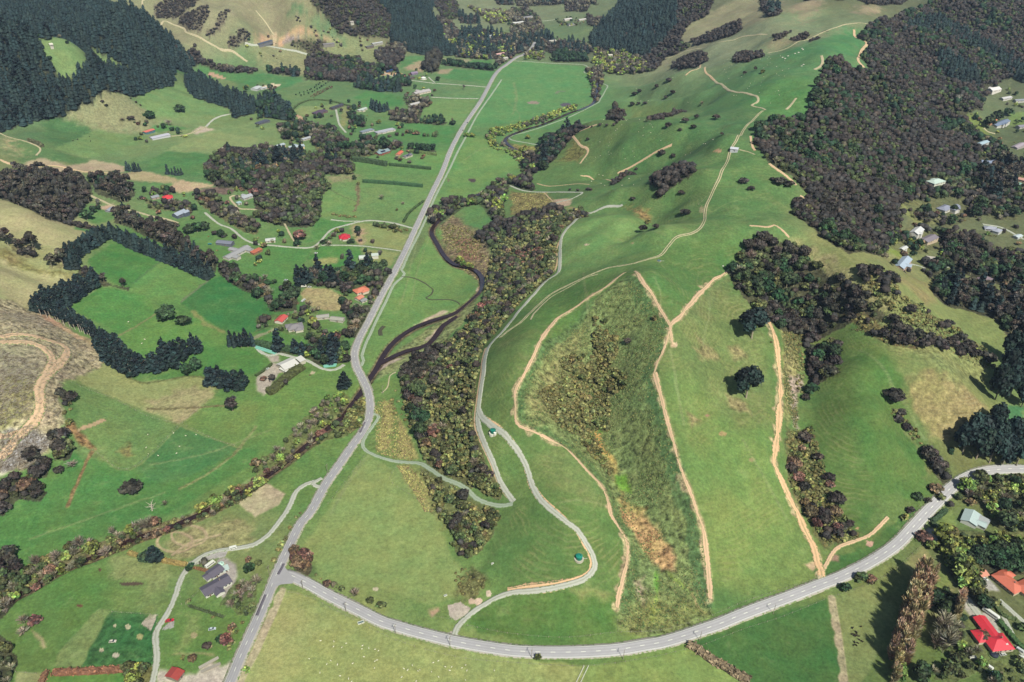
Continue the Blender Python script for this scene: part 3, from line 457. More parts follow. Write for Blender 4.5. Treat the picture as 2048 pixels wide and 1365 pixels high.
wood(P('1800,400 1840,395 1875,380 1960,350 2010,325 2060,330 2060,420 2030,440 1990,440 1970,430 1940,440 1900,455 1850,450 1830,440'), {'kanuka': 1, 'broad': .6, 'bare': .25, 'cypress': .2}, 9, 1.1, 'mixed tree among the right-hand hillside houses', 'mixed trees among the right hillside houses', (96,96,68), P('1860,400 1930,400 1940,440 1880,440 1800,410'))
wood(P('1960,345 2010,325 2048,335 2020,395 1990,402 1960,390'), {'gum': 1, 'pine': .5}, 9, 1.1, 'tall dark tree in the belt beside the green shed', 'tall belt beside the green shed', DK)
wood(P('1780,468 1820,455 1880,462 1950,470 1990,500 2060,510 2060,560 2020,555 1960,540 1900,520 1870,500 1830,510 1810,505 1780,500'), {'kanuka': .8, 'broad': .8, 'cypress': .3, 'willow': .15, 'redleaf': .06}, 8, 1.05, 'garden tree between the right-hand hillside houses', 'garden trees between the right hillside houses', (100,100,68), P('1842,472 1880,472 1880,492 1842,492'))
wood(P('1880,480 1960,500 2050,530 2060,570 1990,570 1920,545 1880,520'), {'gum': 1, 'cypress': .7}, 9, .9, 'dark tall tree on the slope below the hipped house', 'dark tall trees below the hipped house', DK)
wood(P('1868,555 1920,575 1990,590 2070,600 2070,700 2020,680 1990,640 1930,620 1890,610 1866,590'), {'gum': 1, 'pine': .5, 'cypress': .3}, 9, 1.0, 'tall dark tree in the large belt at the right edge', 'large dark belt at the right edge', DK)
wood(P('1850,520 1880,522 1885,545 1860,560 1845,545'), {'kanuka': 1, 'broad': .5, 'cypress': .5}, 8, 1.1, 'dark tree below the pale blue roofed house', 'dark trees below the pale blue roof', DK)
wood(P('1480,505 1515,490 1545,480 1585,492 1620,520 1650,548 1688,562 1715,592 1745,608 1770,630 1765,645 1720,635 1690,655 1665,665 1640,680 1600,682 1560,660 1510,622 1470,575 1460,555 1455,540 1475,535'), {'kanuka': 1, 'broad': .8, 'cypress': .3, 'bare': .05}, 7.6, 1.35, 'dark tree in the dense wood on the right-hand saddle', 'dense dark wood on the right-hand saddle', DK)
wood(P('1608,684 1680,684 1675,720 1655,760 1630,772 1616,755 1612,720'), {'kanuka': 1, 'broad': .3, 'cypress': .2}, 7.2, 1.15, 'dark tree down the gully below the saddle wood', 'dark trees down the gully below the saddle', DK)
wood(P('1565,660 1612,670 1610,770 1600,800 1588,740'), {'shrub': 1}, 5, .8, 'low shrub beside the wide orange track', 'low shrubs beside the wide orange track', None)
wood(P('1572,862 1625,855 1640,925 1660,975 1700,1060 1720,1075 1655,1090 1615,1035 1580,965'), {'shrub': 1, 'kanuka': .05, 'redleaf': .05}, 3.8, 1.1, 'rusty low shrub in the gully right of the orange track', 'rusty shrubs in the gully right of the orange track', None)
wood(P('1715,545 1740,540 1790,565 1800,590 1850,620 1900,650 1960,690 1990,735 1940,715 1880,680 1820,650 1760,610 1725,580'), {'shrub': 1, 'kanuka': .25}, 5.5, 1.2, 'brown shrub along the broken line on the far slope', 'brown shrubs along the far slope line', None)
wood(P('1680,625 1720,620 1760,650 1830,680 1840,700 1780,690 1730,668'), {'kanuka': .5, 'shrub': 1}, 6, 1, 'rusty scrub on the mid right spur', 'rusty scrub on the mid right spur', (112,98,66))
wood(P('1760,640 1840,672 1900,695 1935,705 1920,715 1860,700 1800,690'), {'kanuka': 1}, 7, 1.1, 'dark scrub tree above the right paddock', 'dark scrub above the right paddock', None)
wood(P('1842,895 1856,895 1885,925 1900,960 1885,970 1865,940 1848,915'), {'kanuka': 1, 'broad': .3}, 6.5, 1.1, 'dark tree in the ditch line by the road bend', 'ditch line trees by the road bend', DK)
wood(P('1775,820 1795,822 1830,860 1850,895 1835,885 1800,850'), {'shrub': 1, 'kanuka': .15}, 4, 1, 'shrub along the small gully at right', 'shrubs along the small right gully', None)
wood(P('1925,985 1950,960 2000,960 2060,965 2060,1075 2000,1060 1975,1045 1960,1010 1915,1000'), {'broad': 1, 'willow': .5, 'bare': .4, 'cypress': .2}, 8, 1.2, 'garden tree behind the pale roofed house by the bend', 'garden trees by the bend house', (100,104,68))
wood(P('1900,1070 1925,1060 1960,1065 2010,1075 2048,1080 2060,1100 2000,1092 1930,1098'), {'willow': 1, 'broad': .6, 'bare': .3}, 7, .9, 'yellow green tree in front of the pale roofed house', 'yellow green trees before the pale roof', (100,104,68))
wood(P('1880,1075 1905,1085 1935,1140 1970,1175 1985,1215 1965,1225 1935,1190 1900,1130'), {'willow': .6, 'broad': 1}, 6.5, 1.7, 'yellow green tree in the line beside the small paddock', 'tree line beside the small paddock', (80,84,56))
wood(P('1925,1120 2010,1100 2060,1095 2060,1150 2030,1150 1990,1145 1955,1155'), {'cypress': 1}, 6.5, .95, 'dark green tree in the clipped block behind the tiled house', 'dark block behind the tiled house', DK)
wood(P('1905,1230 1930,1240 1975,1300 1960,1345 1900,1370 1870,1360 1900,1310 1900,1260'), {'broad': 1, 'willow': .3, 'bare': .4}, 6, .8, 'garden tree left of the red roofed house', 'garden trees left of the red roof', (96,104,66))
wood(P('1985,1310 2048,1300 2060,1380 1990,1380 1960,1350'), {'broad': 1, 'bare': .3}, 7, .8, 'garden tree below the red roofed house', 'garden trees below the red roof', (100,112,68))
wood(P('2025,1245 2060,1270 2060,1300 2035,1290 2010,1240'), {'broad': 1}, 6, .7, 'garden tree right of the red roofed house', 'garden trees right of the red roof', None)
# stream side
wood(Z((2,1), '0,1000 110,900 210,880 250,760 350,690 375,620 520,530 570,460 720,430 770,480 690,570 690,640 740,700 740,760 560,800 430,880 280,1000 60,1110 0,1130'), {'willow': .55, 'bare': .8, 'broad': .8, 'redleaf': .15}, 6.8, .9, 'willow or bare tree lining the stream below the bridge', 'stream side trees below the bridge', (112,108,72), Z((2,1), '640,700 690,600 760,520 820,560 800,640 700,680'))
wood(Z((2,1), '760,520 820,480 860,460 870,560 830,680 760,740 700,690'), {'shrub': 1}, 4, 1.3, 'rusty shrub on the bank below the bridge', 'rusty shrubs on the bank below the bridge', (124,112,78))
wood(P('512,960 470,975 430,1000 400,1030 350,1040 300,1052 260,1062 200,1085 150,1100 80,1115 30,1160 -10,1190 -10,1225 60,1190 110,1160 170,1130 240,1105 300,1080 360,1060 420,1035 480,1005 530,970'), {'shrub': 1, 'willow': .12, 'bare': .35, 'broad': .4, 'redleaf': .12}, 4.4, .95, 'shrub or small bare tree along the lower stream', 'shrubs and small trees along the lower stream', (116,108,78))
wood(P('0,1160 30,1140 45,1165 30,1210 0,1240 -20,1240'), {'broad': 1, 'bare': .5}, 6, .9, 'tree in the clump on the lower left bank', 'clump on the lower left bank', DK)
wood(P('-20,1110 5,1100 35,1120 40,1150 10,1160 -20,1160'), {'kanuka': 1}, 8, 1.3, 'very dark round tree at the left edge', 'very dark trees at the left edge', DK)
wood(P('0,1270 20,1285 35,1330 10,1380 -20,1380'), {'broad': 1, 'bare': .4}, 6, .9, 'bush tree at the lower left corner', 'bush at the lower left corner', DK)
wood(P('255,1335 310,1335 302,1380 250,1380'), {'willow': .5, 'broad': 1}, 5, .9, 'bushy tree at the bottom left hedge end', 'bushy trees at the bottom left', (110,104,64))
for q in ('100,880 115,870 130,880 148,900 140,920 108,920', '50,925 85,915 100,935 92,955 60,955', '0,975 30,955 60,960 95,985 80,1005 40,1000 20,1010 -10,1000', '-10,1010 10,1005 12,1030 -10,1040'):
    wood(P(q), {'kanuka': .8, 'redleaf': .15, 'broad': .3}, 7.5, 1.25, 'dark rounded tree between the slash slope and the green flat', 'dark rounded trees below the slash slope', DK)
wood(P('122,790 145,795 152,815 150,840 125,830'), {'kanuka': .5, 'bare': .5, 'shrub': .6}, 6, .9, 'small tree on the edge of the slash slope', 'small trees on the slash slope edge', None)
wood(P('845,440 880,410 930,395 960,398 985,372 1040,350 1060,322 1085,292 1100,285 1112,300 1080,330 1075,345 1050,365 1020,375 1010,395 1005,440 1000,480 975,500 950,470 985,440 960,410 930,415 890,440 870,455'), {'kanuka': .8, 'broad': .6, 'bare': .25, 'willow': .12}, 7.5, 1.15, 'mixed bush tree along the upper stream', 'mixed bush along the upper stream', DK, P('905,425 950,418 985,420 985,455 955,470 920,470'))
wood(P('1085,300 1090,280 1120,275 1130,262 1160,255 1170,258 1150,270 1125,290 1110,320 1085,335'), {'kanuka': 1, 'pine': .1}, 8, 1.15, 'dark tree on the bank below the west knob', 'dark trees below the west knob', DK)
wood(P('968,275 985,262 1020,255 1060,242 1100,228 1145,212 1160,216 1120,236 1080,250 1020,266 990,280 1000,305 985,300'), {'willow': 1, 'broad': .35, 'bare': .25}, 7.5, .8, 'yellow willow beside the upper stream', 'yellow willows beside the upper stream', None)
wood(P('1000,285 1040,295 1060,300 1070,318 1045,330 1020,312 1000,300'), {'willow': .6, 'bare': .5, 'shrub': .6}, 7, .8, 'pale willow by the stream loop', 'pale willows by the stream loop', None)
wood(P('1172,140 1205,138 1206,160 1195,205 1186,200 1184,170'), {'bare': .6, 'kanuka': .6, 'willow': .2}, 8, 1, 'brown tree lining the far stream', 'brown trees lining the far stream', DK)
wood(P('1180,120 1215,115 1290,118 1295,140 1270,150 1230,150 1208,145 1190,132'), {'willow': .8, 'bare': .5, 'kanuka': .3, 'broad': .4}, 9, 1.1, 'pale willow in the grove below the far pine wood', 'willow grove below the far pine wood', None)
wood(Z((0,2), '620,300 750,170 850,40 1050,-30 1260,-30 1310,210 1210,340 1060,460 900,430 760,410 650,400'), {'pine': 1, 'kanuka': .12}, 7, .95, 'dark pine of the wood on the far hill', 'pines of the wood on the far hill', PN)
wood(Z((0,2), '1260,-40 1640,-40 1560,130 1400,210 1340,330 1430,380 1230,470 1140,570 1020,590 1010,480 1180,350 1300,220'), {'kanuka': 1, 'broad': .2}, 7.5, 1.05, 'purple brown tree beside the far hill pines', 'brown bush beside the far hill pines', DK)
for q, l in (('1270,550 1300,510 1420,440 1560,450 1580,490 1400,550 1330,575', 'brown shelter tree at the near end of the far ridge'), ('1560,280 1700,220 1830,180 1840,240 1740,300 1600,340 1460,370 1440,330', 'brown shelter tree below the dry far slope'), ('1780,500 1760,480 1800,440 2000,430 2010,460 1860,510', 'brown tree in the clump on the far ridge side'), ('1980,-10 2090,40 2060,140 2040,130', 'dark tree on the far ridge')):
    wood(Z((0,2), q), {'kanuka': 1}, 6.5, .9, l, l + 's', DK)
wood(Z((0,3), '0,60 60,40 100,90 90,130 0,140'), {'kanuka': 1, 'pine': .3}, 7, 1, 'dark tree in the clump at the far ridge gap', 'clump at the far ridge gap', DK)
wood(Z((0,3), '300,-40 1000,-40 1130,0 1060,40 940,50 800,40 700,0 560,10 300,10'), {'kanuka': 1}, 8, .9, 'distant brown tree beyond the ridge', 'distant trees beyond the ridge', DK)
for q in ('30,300 120,265 180,260 150,300 60,330', '180,320 260,270 330,260 320,300 250,335', '330,340 400,320 420,300 340,320', '420,250 500,235 490,250 430,265'):
    wood(Z((0,3), q), {'kanuka': 1}, 6, .6, 'small dark scrub tree by the crest track', 'scrub by the crest track', DK)
wood(Z((1,2), '1100,120 1150,60 1260,0 1450,-30 1480,0 1430,50 1330,110 1240,150 1210,210 1160,235 1140,220 1180,160'), {'kanuka': 1}, 6.5, 1, 'dark tree in the clump across the middle ridge', 'dark clump across the middle ridge', DK)
wood(Z((1,2), '860,60 900,30 1010,-10 1000,10 900,60 830,110 800,130 790,100'), {'kanuka': 1}, 6.5, .7, 'dark tree in the short row above the hairpin', 'short row above the hairpin', None)
wood(Z((1,2), '220,165 460,160 520,165 640,155 630,168 440,175'), {'kanuka': 1}, 6, .65, 'dark tree in the row along the hairpin track', 'row along the hairpin track', None)
wood(Z((1,2), '-10,90 60,60 140,80 190,140 160,170 60,150'), {'kanuka': 1, 'broad': .3}, 7, 1.1, 'dark tree at the foot of the hairpin track', 'dark trees at the foot of the hairpin', DK)
wood(Z((0,2), '240,1130 300,1090 420,1080 470,1110 400,1200 300,1300 250,1364 100,1380 60,1340 160,1290 230,1210'), {'kanuka': 1, 'cypress': .3}, 7.5, 1.2, 'dark tree on the bank above the stream bend', 'dark trees above the stream bend', DK)
wood(Z((0,2), '460,1070 560,1040 700,1000 750,1010 830,1035 700,1015 600,1040 480,1085'), {'kanuka': 1}, 6, .7, 'dark tree in the line round the west knob', 'line of trees round the west knob', None)
wood(Z((0,2), '1080,1005 1150,965 1200,960 1250,940 1400,890 1410,870 1280,900 1100,960'), {'kanuka': 1}, 7, .75, 'dark tree in the fold behind the middle spur', 'trees in the fold behind the middle spur', None)
wood(Z((0,2), '750,960 800,900 850,860 880,960 870,1020 800,1020'), {'gum': .7, 'kanuka': .6}, 9, 1, 'tall brown gum in the fold above the west knob', 'gums in the fold above the west knob', None)
for q, mx_, l in (('0,80 110,60 200,120 260,240 230,300 60,320 -10,300', {'bare': .8, 'kanuka': .6, 'broad': .4}, 'mixed tree among the far valley houses'), ('20,310 260,300 640,370 640,420 560,450 320,440 250,400 0,440', {'kanuka': .9, 'bare': .5, 'pine': .4}, 'dark tree at the far end of the straight road'),
                  ('340,430 600,430 610,500 320,495', {'cypress': 1}, 'dark clipped tree in the far shelter hedge'), ('100,430 260,430 260,485 110,480', {'willow': .5, 'bare': .6}, 'pale tree at the end of the straight road'), ('420,30 560,20 620,60 600,95 430,95', {'kanuka': 1, 'bare': .4}, 'brown tree beside the far green field'), ('600,100 740,160 700,220 610,210', {'kanuka': 1, 'bare': .4}, 'brown tree at the edge of the far pine hill'),
                  ('0,-30 600,-30 700,40 420,30 200,50 40,50', {'bare': .8, 'kanuka': .8, 'pine': .2}, 'distant valley tree at the top of the photo'), ('330,175 430,185 560,210 430,200', {'broad': 1}, 'hedge tree by the far green field'), ('650,380 760,400 860,410 1010,470 1060,560 1100,570 1040,590 940,590 820,590 760,540 720,520 660,470', {'willow': .8, 'bare': .7, 'kanuka': .3, 'broad': .3}, 'pale willow at the corner of the far green flat')):
    wood(Z((0,2), q), mx_, 9, 1.0, l, l + 's', DK if 'willow' not in mx_ else None)
for q, mx_, l in (('1620,130 1780,120 1790,190 1640,190', {'kanuka': 1, 'pine': .4}, 'dark tree in the far clump beyond the pine wood'), ('1560,250 1800,240 2050,300 2060,400 1980,480 1840,480 1600,460 1580,420', {'kanuka': .8, 'pine': .4, 'bare': .4, 'willow': .25}, 'mixed tree beyond the far central pines'), ('1480,520 1790,560 1910,570 1920,550 1700,520 1500,500', {'cypress': 1}, 'dark tree in the far shelter row'), ('1330,560 1370,480 1430,430 1480,480 1460,570 1400,590', {'gum': 1}, 'tall gum at the centre of the far farms'), ('1930,540 1990,500 2060,460 2060,380 2000,400 1920,500', {'kanuka': 1, 'bare': .4}, 'dark tree at the far road edge'),
                  ('1700,60 1900,90 2060,110 2060,170 1880,200 1800,130', {'bare': 1, 'willow': .5}, 'bare tree in the far side valley'), ('1400,20 1600,10 1640,130 1560,170 1480,130', {'kanuka': .8, 'broad': .4}, 'bush tree in the far left gully'), ('1900,-30 2060,-30 2060,40 1930,40', {'kanuka': 1, 'pine': .5}, 'dark tree at the top centre'),
                  ('1180,800 1260,780 1380,800 1400,850 1330,870 1300,990 1200,990 1060,960 1100,880 1230,880', {'bare': .9, 'kanuka': .9, 'broad': .3}, 'mixed tree around the pale farm buildings'), ('1310,990 1330,960 1480,940 1530,990 1480,1005', {'cypress': 1, 'broad': .4}, 'dark clipped tree in the clump near the road'), ('740,960 780,900 850,960 880,1020 760,1010', {'cypress': .5, 'kanuka': .6}, 'dark tree near the turquoise roofed house'), ('1230,1190 1440,1200 1440,1220 1230,1210', {'cypress': 1}, 'dark tree in the row above the clipped hedges'),
                  ('1170,1050 1260,1070 1520,1090 1480,1100 1240,1090', {'redleaf': .3, 'broad': 1}, 'small tree dotted in the orchard paddock')):
    wood(Z((0,1), q), mx_, 9, 1.0, l, l + 's', DK if 'redleaf' not in mx_ else None)
wood(Z((1,1), '0,880 80,860 110,960 130,1000 60,1020 0,1040'), {'bare': .8, 'cypress': .3, 'redleaf': .3}, 8, 1, 'bare or brown tree left of the dry circular field', 'trees left of the dry circular field', DK)
wood(Z((1,1), '200,960 330,960 330,1120 250,1140 120,1130 90,1060 200,1060'), {'kanuka': .8, 'cypress': .5, 'bare': .3}, 8, 1.1, 'dark tree on the left rim of the dry circular field', 'dark trees on the left rim of the dry field', DK)
wood(Z((1,1), '330,850 450,810 600,830 720,780 900,760 1050,800 1080,840 1050,900 960,1000 930,1030 800,960 760,990 640,960 600,940 480,930 350,940'), {'kanuka': .8, 'pine': .4, 'cypress': .3, 'broad': .5, 'bare': .35}, 8, 1.1, 'mixed tree between the white barn and the orange roofs', 'mixed trees between the white barn and orange roofs', DK, P('700,575 735,575 735,602 700,602'))
wood(Z((1,1), '700,1120 800,1080 920,1080 900,1180 860,1290 820,1340 700,1340 740,1250 720,1180'), {'kanuka': .8, 'bare': .8, 'broad': .3, 'redleaf': .15}, 7.5, 1.1, 'mixed tree beside the road bend houses', 'mixed trees beside the road bend houses', DK)
wood(Z((1,1), '0,1180 140,1150 230,1170 480,1080 500,1130 460,1180 460,1240 560,1290 700,1330 700,1380 420,1380 380,1330 240,1310 120,1260 0,1300'), {'broad': .7, 'kanuka': .6, 'bare': .35, 'redleaf': .2, 'willow': .2}, 8, .95, 'garden tree around the grey house with the red shed', 'garden trees around the grey house', (100,112,70), P('572,640 615,640 615,672 572,672'))
wood(Z((2,1), '0,60 250,80 420,60 440,20 560,20 740,60 740,170 640,190 480,200 440,150 300,110 120,90'), {'cypress': .7, 'pine': .5, 'kanuka': .5, 'willow': .15}, 8, 1.1, 'dark tree behind the wrapped bale row', 'dark trees behind the wrapped bales', DK)
wood(Z((1,1), '720,120'+' 760,130 740,140'), {'broad': 1}, 8, .5, 'x', 'x', None)
WOODS.pop()
wood(Z((1,1), '960,420 1230,470 1190,510 1080,500 960,450'), {'shrub': 1, 'broad': .5}, 6, 1, 'shrub in the young planting by the gravel lane', 'young planting by the gravel lane', None)
wood(Z((1,1), '600,350 700,360 860,385 680,380'), {'shrub': 1}, 5, 1.1, 'shrub on the fence line above the lane', 'shrubs on the fence line above the lane', None)
wood(Z((1,1), '1400,390 1440,310 1500,340 1490,390 1400,460'), {'willow': 1, 'bare': .3}, 7, .85, 'bright willow where the stream meets the road', 'bright willows by the road', None)
wood(Z((1,1), '1520,720 1600,700 1830,800 1790,830 1720,840 1650,790'), {'willow': .5, 'shrub': 1, 'broad': .3}, 6, 1, 'yellow shrub on the stream bank', 'yellow shrubs on the stream bank', None)
wood(Z((1,1), '1440,480 1560,420 1700,470 1800,560 1830,700 1700,700 1560,640'), {'shrub': 1}, 6, .8, 'rusty shrub on the stream flat', 'rusty shrubs on the stream flat', None)
wood(Z((2,1), '1100,400 1250,400 1300,600 1240,700 1180,620 1060,560'), {'shrub': 1}, 8, .9, 'small shrub below the steep bush', 'small shrubs below the steep bush', None)
wood(Z((3,1), '270,400 320,330 430,400 440,480 400,530 340,490'), {'redleaf': 1}, 5, .9, 'dark red leafed tree at the road junction', 'dark red leafed trees at the junction', (90,80,66))
wood(Z((3,1), '450,480 520,530 640,600 820,700 830,720 700,660 560,590 480,540'), {'redleaf': .2, 'bare': .6, 'broad': .6, 'shrub': .8}, 4.5, .8, 'small roadside tree along the curved road bank', 'small roadside trees on the curved road bank', None)
wood(Z((3,1), '330,30 370,0 380,10 300,150 250,220 200,310 130,420 110,420 200,250'), {'shrub': 1}, 4.5, .85, 'small dark shrub in the row beside the long road', 'shrub row beside the long road', None)
wood(Z((3,0), '1840,620 1900,560 2060,580 2060,780 2000,830 1900,830 1830,750 1750,760'), {'broad': .7, 'bare': .9, 'redleaf': .15}, 5.5, .85, 'garden tree beside the long dark roofed farmhouse', 'garden trees beside the long farmhouse', (100,112,68))
wood(Z((3,0), '1900,880 1960,840 1960,900 1880,1060 1800,1170 1740,1180 1800,1060'), {'shrub': .9, 'redleaf': .3}, 4.5, 1, 'hedgerow shrub between the near paddock and the road', 'hedgerow shrubs by the near paddock', None)
wood(Z((3,0), '1390,1200 1500,1230 1800,1170 1720,1180 1580,1200 1480,1170'), {'shrub': 1, 'redleaf': .2}, 4.5, 1, 'shrub on the edge of the old stock yards', 'shrubs on the edge of the old yards', None)
wood(P('905,1150 935,1130 965,1150 972,1180 945,1195 915,1190'), {'shrub': 1}, 3.6, .6, 'low scrubby tuft on the bare slope foot', 'low scrubby tufts on the slope foot', None)
for f_ in WOODS: pass
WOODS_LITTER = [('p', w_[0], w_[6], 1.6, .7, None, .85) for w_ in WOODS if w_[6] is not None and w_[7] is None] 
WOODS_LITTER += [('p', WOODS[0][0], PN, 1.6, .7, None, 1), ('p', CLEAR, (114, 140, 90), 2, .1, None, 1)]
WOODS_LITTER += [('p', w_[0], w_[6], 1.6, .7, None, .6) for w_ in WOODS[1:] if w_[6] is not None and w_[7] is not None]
# ---------------------------------------------------------------- river bed, then the ground sheet
RIVER = P('1194,158 1195,175 1192,190 1186,206 1164,217 1140,225 1110,238 1080,250 1040,262 1010,280 1040,305 1065,325 1050,345 1020,362 980,378 940,396 902,418 876,441 863,463 874,486 889,511 910,530 942,536 962,551 964,576 949,593 912,623 862,643 824,658 789,682 767,709 752,737 737,759 722,784 702,809 687,832 672,842 640,868 607,894 562,930 524,957 480,985 430,1012 380,1036 330,1056 312,1063 275,1073 237,1090 188,1113 150,1125 112,1143 60,1175 8,1203 -60,1235')
RIVER_L = smooth_line(W(RIVER), 8)
BR = smooth_line(W(P('915,630 887,650 857,687 812,702 775,718 757,728')), 8)
SPURS = [('1170,262 1230,262 1300,262 1380,275 1450,290', 11, 26), ('1240,392 1300,383 1350,372 1400,362', 9, 24), ('1250,302 1300,292 1345,282', 8, 20), ('1120,480 1180,455 1250,450 1330,470', 8, 26), ('1200,175 1300,178 1370,160', 9, 26), ('1240,215 1320,208 1390,192', 8, 22),
    ('1290,560 1340,650 1325,740 1340,880 1390,1060', 6, 24), ('1050,700 1040,800 1120,900 1190,970 1230,1060', 5, 20), ('1545,640 1552,760 1545,900 1590,1010', 6, 22), ('1700,560 1790,640 1900,760 1960,850', 9, 34), ('1690,760 1740,880 1770,980', 6, 30),
    ('380,0 400,50 420,90', 14, 40), ('470,0 480,45 490,80', 14, 40), ('620,0 600,50 590,80', 12, 40), ('1640,120 1700,200 1780,300 1850,360', 13, 40), ('1600,330 1660,400 1740,470', 10, 34), ('1760,60 1850,160 1930,220', 13, 45), ('100,40 140,100 160,150', 12, 45), ('230,20 260,80 290,120', 12, 45), ('40,420 90,470 130,520', 6, 30), ('40,650 90,720 80,800', 6, 26)]
GULLIES = [('1180,252 1230,240 1290,228 1350,216 1400,206', 12, 24), ('1190,345 1250,336 1300,325 1360,300 1400,290', 12, 24), ('1255,470 1290,448 1320,415 1350,395', 10, 22), ('1160,425 1220,415 1290,410', 6, 20), ('1200,640 1190,720 1180,800 1235,950 1285,1080', 8, 26), ('1590,600 1640,700 1605,800 1598,900 1640,1050', 7, 24),
    ('1270,195 1330,196 1400,182', 8, 20), ('1240,162 1310,160 1370,140', 8, 24), ('340,0 355,50 370,90', 14, 40), ('430,0 440,50 455,100', 14, 40), ('530,0 545,45 560,80', 12, 40), ('1700,180 1760,270 1820,345', 14, 40), ('1570,290 1640,370 1720,450', 12, 34), ('1810,100 1870,190 1910,250', 14, 45), ('1780,790 1830,865 1880,935', 6, 20), ('60,60 90,130 110,190', 12, 45), ('180,30 205,90 230,150', 12, 45),
    ('1400,520 1440,600 1450,700 1440,820 1460,940', 4, 26), ('1480,420 1420,420 1340,440', 5, 26), ('0,520 70,545 140,570', 7, 22), ('1150,640 1120,700 1090,780', 3, 18), ('1550,200 1600,240 1610,300', 6, 30), ('1600,500 1700,610 1830,690 1950,750', 8, 26), ('1460,60 1520,90 1600,70', 8, 34)]
_add = np.zeros_like(HG)
for lst, sg in ((SPURS, 1), (GULLIES, -1)):
    for q, dp_, wd_ in lst:
        L_ = smooth_line(W(P(q)), 14); x0_, y0_ = L_.min(0) - wd_ * 3; x1_, y1_ = L_.max(0) + wd_ * 3; ii, jj = np.nonzero((GX > x0_) & (GX < x1_) & (GY > y0_) & (GY < y1_)); dd = seg_dist(GX[ii, jj], GY[ii, jj], L_); _add[ii, jj] += sg * dp_ * np.exp(-(dd / wd_) ** 2) 
_flat = np.clip((HG - 4) / 22, 0, 1); HG = HG + _add * _flat * 1.2
near = (np.hypot(GX, GY) < 3200)
dr = np.full(GX.shape, 1e9); m = near & (GX > -1100) & (GX < 500)
dr[m] = np.minimum(seg_dist(GX[m], GY[m], RIVER_L[::2]), seg_dist(GX[m], GY[m], BR[::2]) + 1.5)
def carve(d): return 2.4 * np.clip(1 - (d - 3.5) / 5, 0, 1) ** 1.5
HG -= carve(dr)
FB = []
FB.append(('1249,546 1214,573 1174,598 1124,631 1106,648 1081,682 1069,709 1049,749 1031,782 1031,815 1033,847 1054,859 1094,877 1131,897 1154,919 1174,942 1194,962 1209,982 1219,1014 1221,1028 1234,1050 1254,1085 1254,1123 1247,1153 1237,1193 1234,1216', 3.6, 'bare earth firebreak down the left side of the scrubby gully'))
FB.append(('1269,543 1286,566 1304,588 1316,611 1329,633 1340,651', 3.6, 'bare earth firebreak down to the forked fence corner'))
FB.append(('1340,651 1342,668 1345,690', 2.2, 'short bare strip below the forked fence corner'))
FB.append(('1309,747 1319,782 1329,822 1336,847 1346,882 1356,922 1369,957 1384,994 1393,1022 1407,1061 1414,1116 1419,1173 1420,1198', 3.8, 'bare earth firebreak down the right side of the scrubby gully'))
FB.append(('1338,664 1332,687 1324,707', 1.6, 'thin bare strip on the spur between two firebreaks'))
FB.append(('1340,651 1361,633 1379,611 1399,588 1424,563 1444,551 1466,536', 4.6, 'bare earth firebreak rising right to the dark trees'))
FB.append(('1536,640 1546,663 1552,682 1557,720 1561,770 1559,820 1555,870 1548,920 1551,935 1564,962 1581,1000 1596,1028 1611,1063 1629,1098 1634,1123 1642,1141 1644,1158', 6.0, 'wide orange bulldozed track down the right hand spur'))
FB.append(('1324,707 1314,728 1308,748', 1.3, 'thin bare strip linking the fork to the right firebreak'))
SPILL = [(a_, b_) for a_, b_, c_ in FB]
# colour: smooth blend of samples, then fields and bands in order
sp = np.array([[float(v) for v in q.split()] for q in SAMP.replace('\n', '').split(';') if q.strip()])
sw = W(sp[:, :2]); sc = sp[:, 2:5]
wx = GX + (fbm(GX, GY, 60, 2) - .5) * 40; wy = GY + (fbm(GX, GY, 60, 7) - .5) * 40
num = np.zeros(GX.shape + (3,), np.float32); den = np.zeros(GX.shape, np.float32)
for (sx, sy), c in zip(sw, sc):
    q = 1 / (((wx - sx) ** 2 + (wy - sy) ** 2) / (np.hypot(sx, sy) * .05) ** 2 + .6) ** 2; q = q.astype(np.float32)
    num += q[..., None] * c; den += q
CG = num / den[..., None]; RO = np.zeros(GX.shape, np.float32) + .12; TE = np.zeros(GX.shape, np.float32)
del num, den
sl = np.hypot(*np.gradient(HG)[::-1]) * 0
nx1 = (fbm(GX, GY, 7, 3, 2) - .5); ny1 = (fbm(GX, GY, 7, 8, 2) - .5)
def paint(f):
    kind, pts, col, fea, ro, te, mix = f[:7]
    p = W(pts); sc_ = np.clip(np.hypot(p[:, 0], p[:, 1]).mean() / 700, .8, 4)
    pad = (f[7] if kind == 'l' else 0) + fea * 2 * sc_ + 8
    x0, y0 = p.min(0) - pad; x1, y1 = p.max(0) + pad
    i, j = np.nonzero((GX > x0) & (GX < x1) & (GY > y0) & (GY < y1))
    if not len(i): return
    wob = min(fea, 8) * 1.0 * sc_
    x = GX[i, j] + nx1[i, j] * wob * 2; y = GY[i, j] + ny1[i, j] * wob * 2
    if kind == 'p':
        ins = inside(x, y, p)
        if fea <= 1.6: a = ins.astype(float)
        else:
            d = seg_dist(x, y, np.vstack([p, p[:1]])); d = np.where(ins, d, -d); a = np.clip(d / (fea * 1.2 * sc_) + .5, 0, 1)
    else:
        L = smooth_line(p, 10) if len(p) > 2 else p
        d = seg_dist(x, y, L); ww = f[7] / 2 * (1 + f[8] * 1.2 * nx1[i, j]); a = np.clip((ww - d) / (fea * sc_ * .6 + .4) + .5, 0, 1)
    a = (a * mix).astype(np.float32)
    CG[i, j] = CG[i, j] * (1 - a[:, None]) + np.array(col, np.float32) * a[:, None]
    RO[i, j] = RO[i, j] * (1 - a) + max(ro, .1) * a
    if te is not None: TE[i, j] = TE[i, j] * (1 - a) + te * a
for f in FIELDS: paint(f)
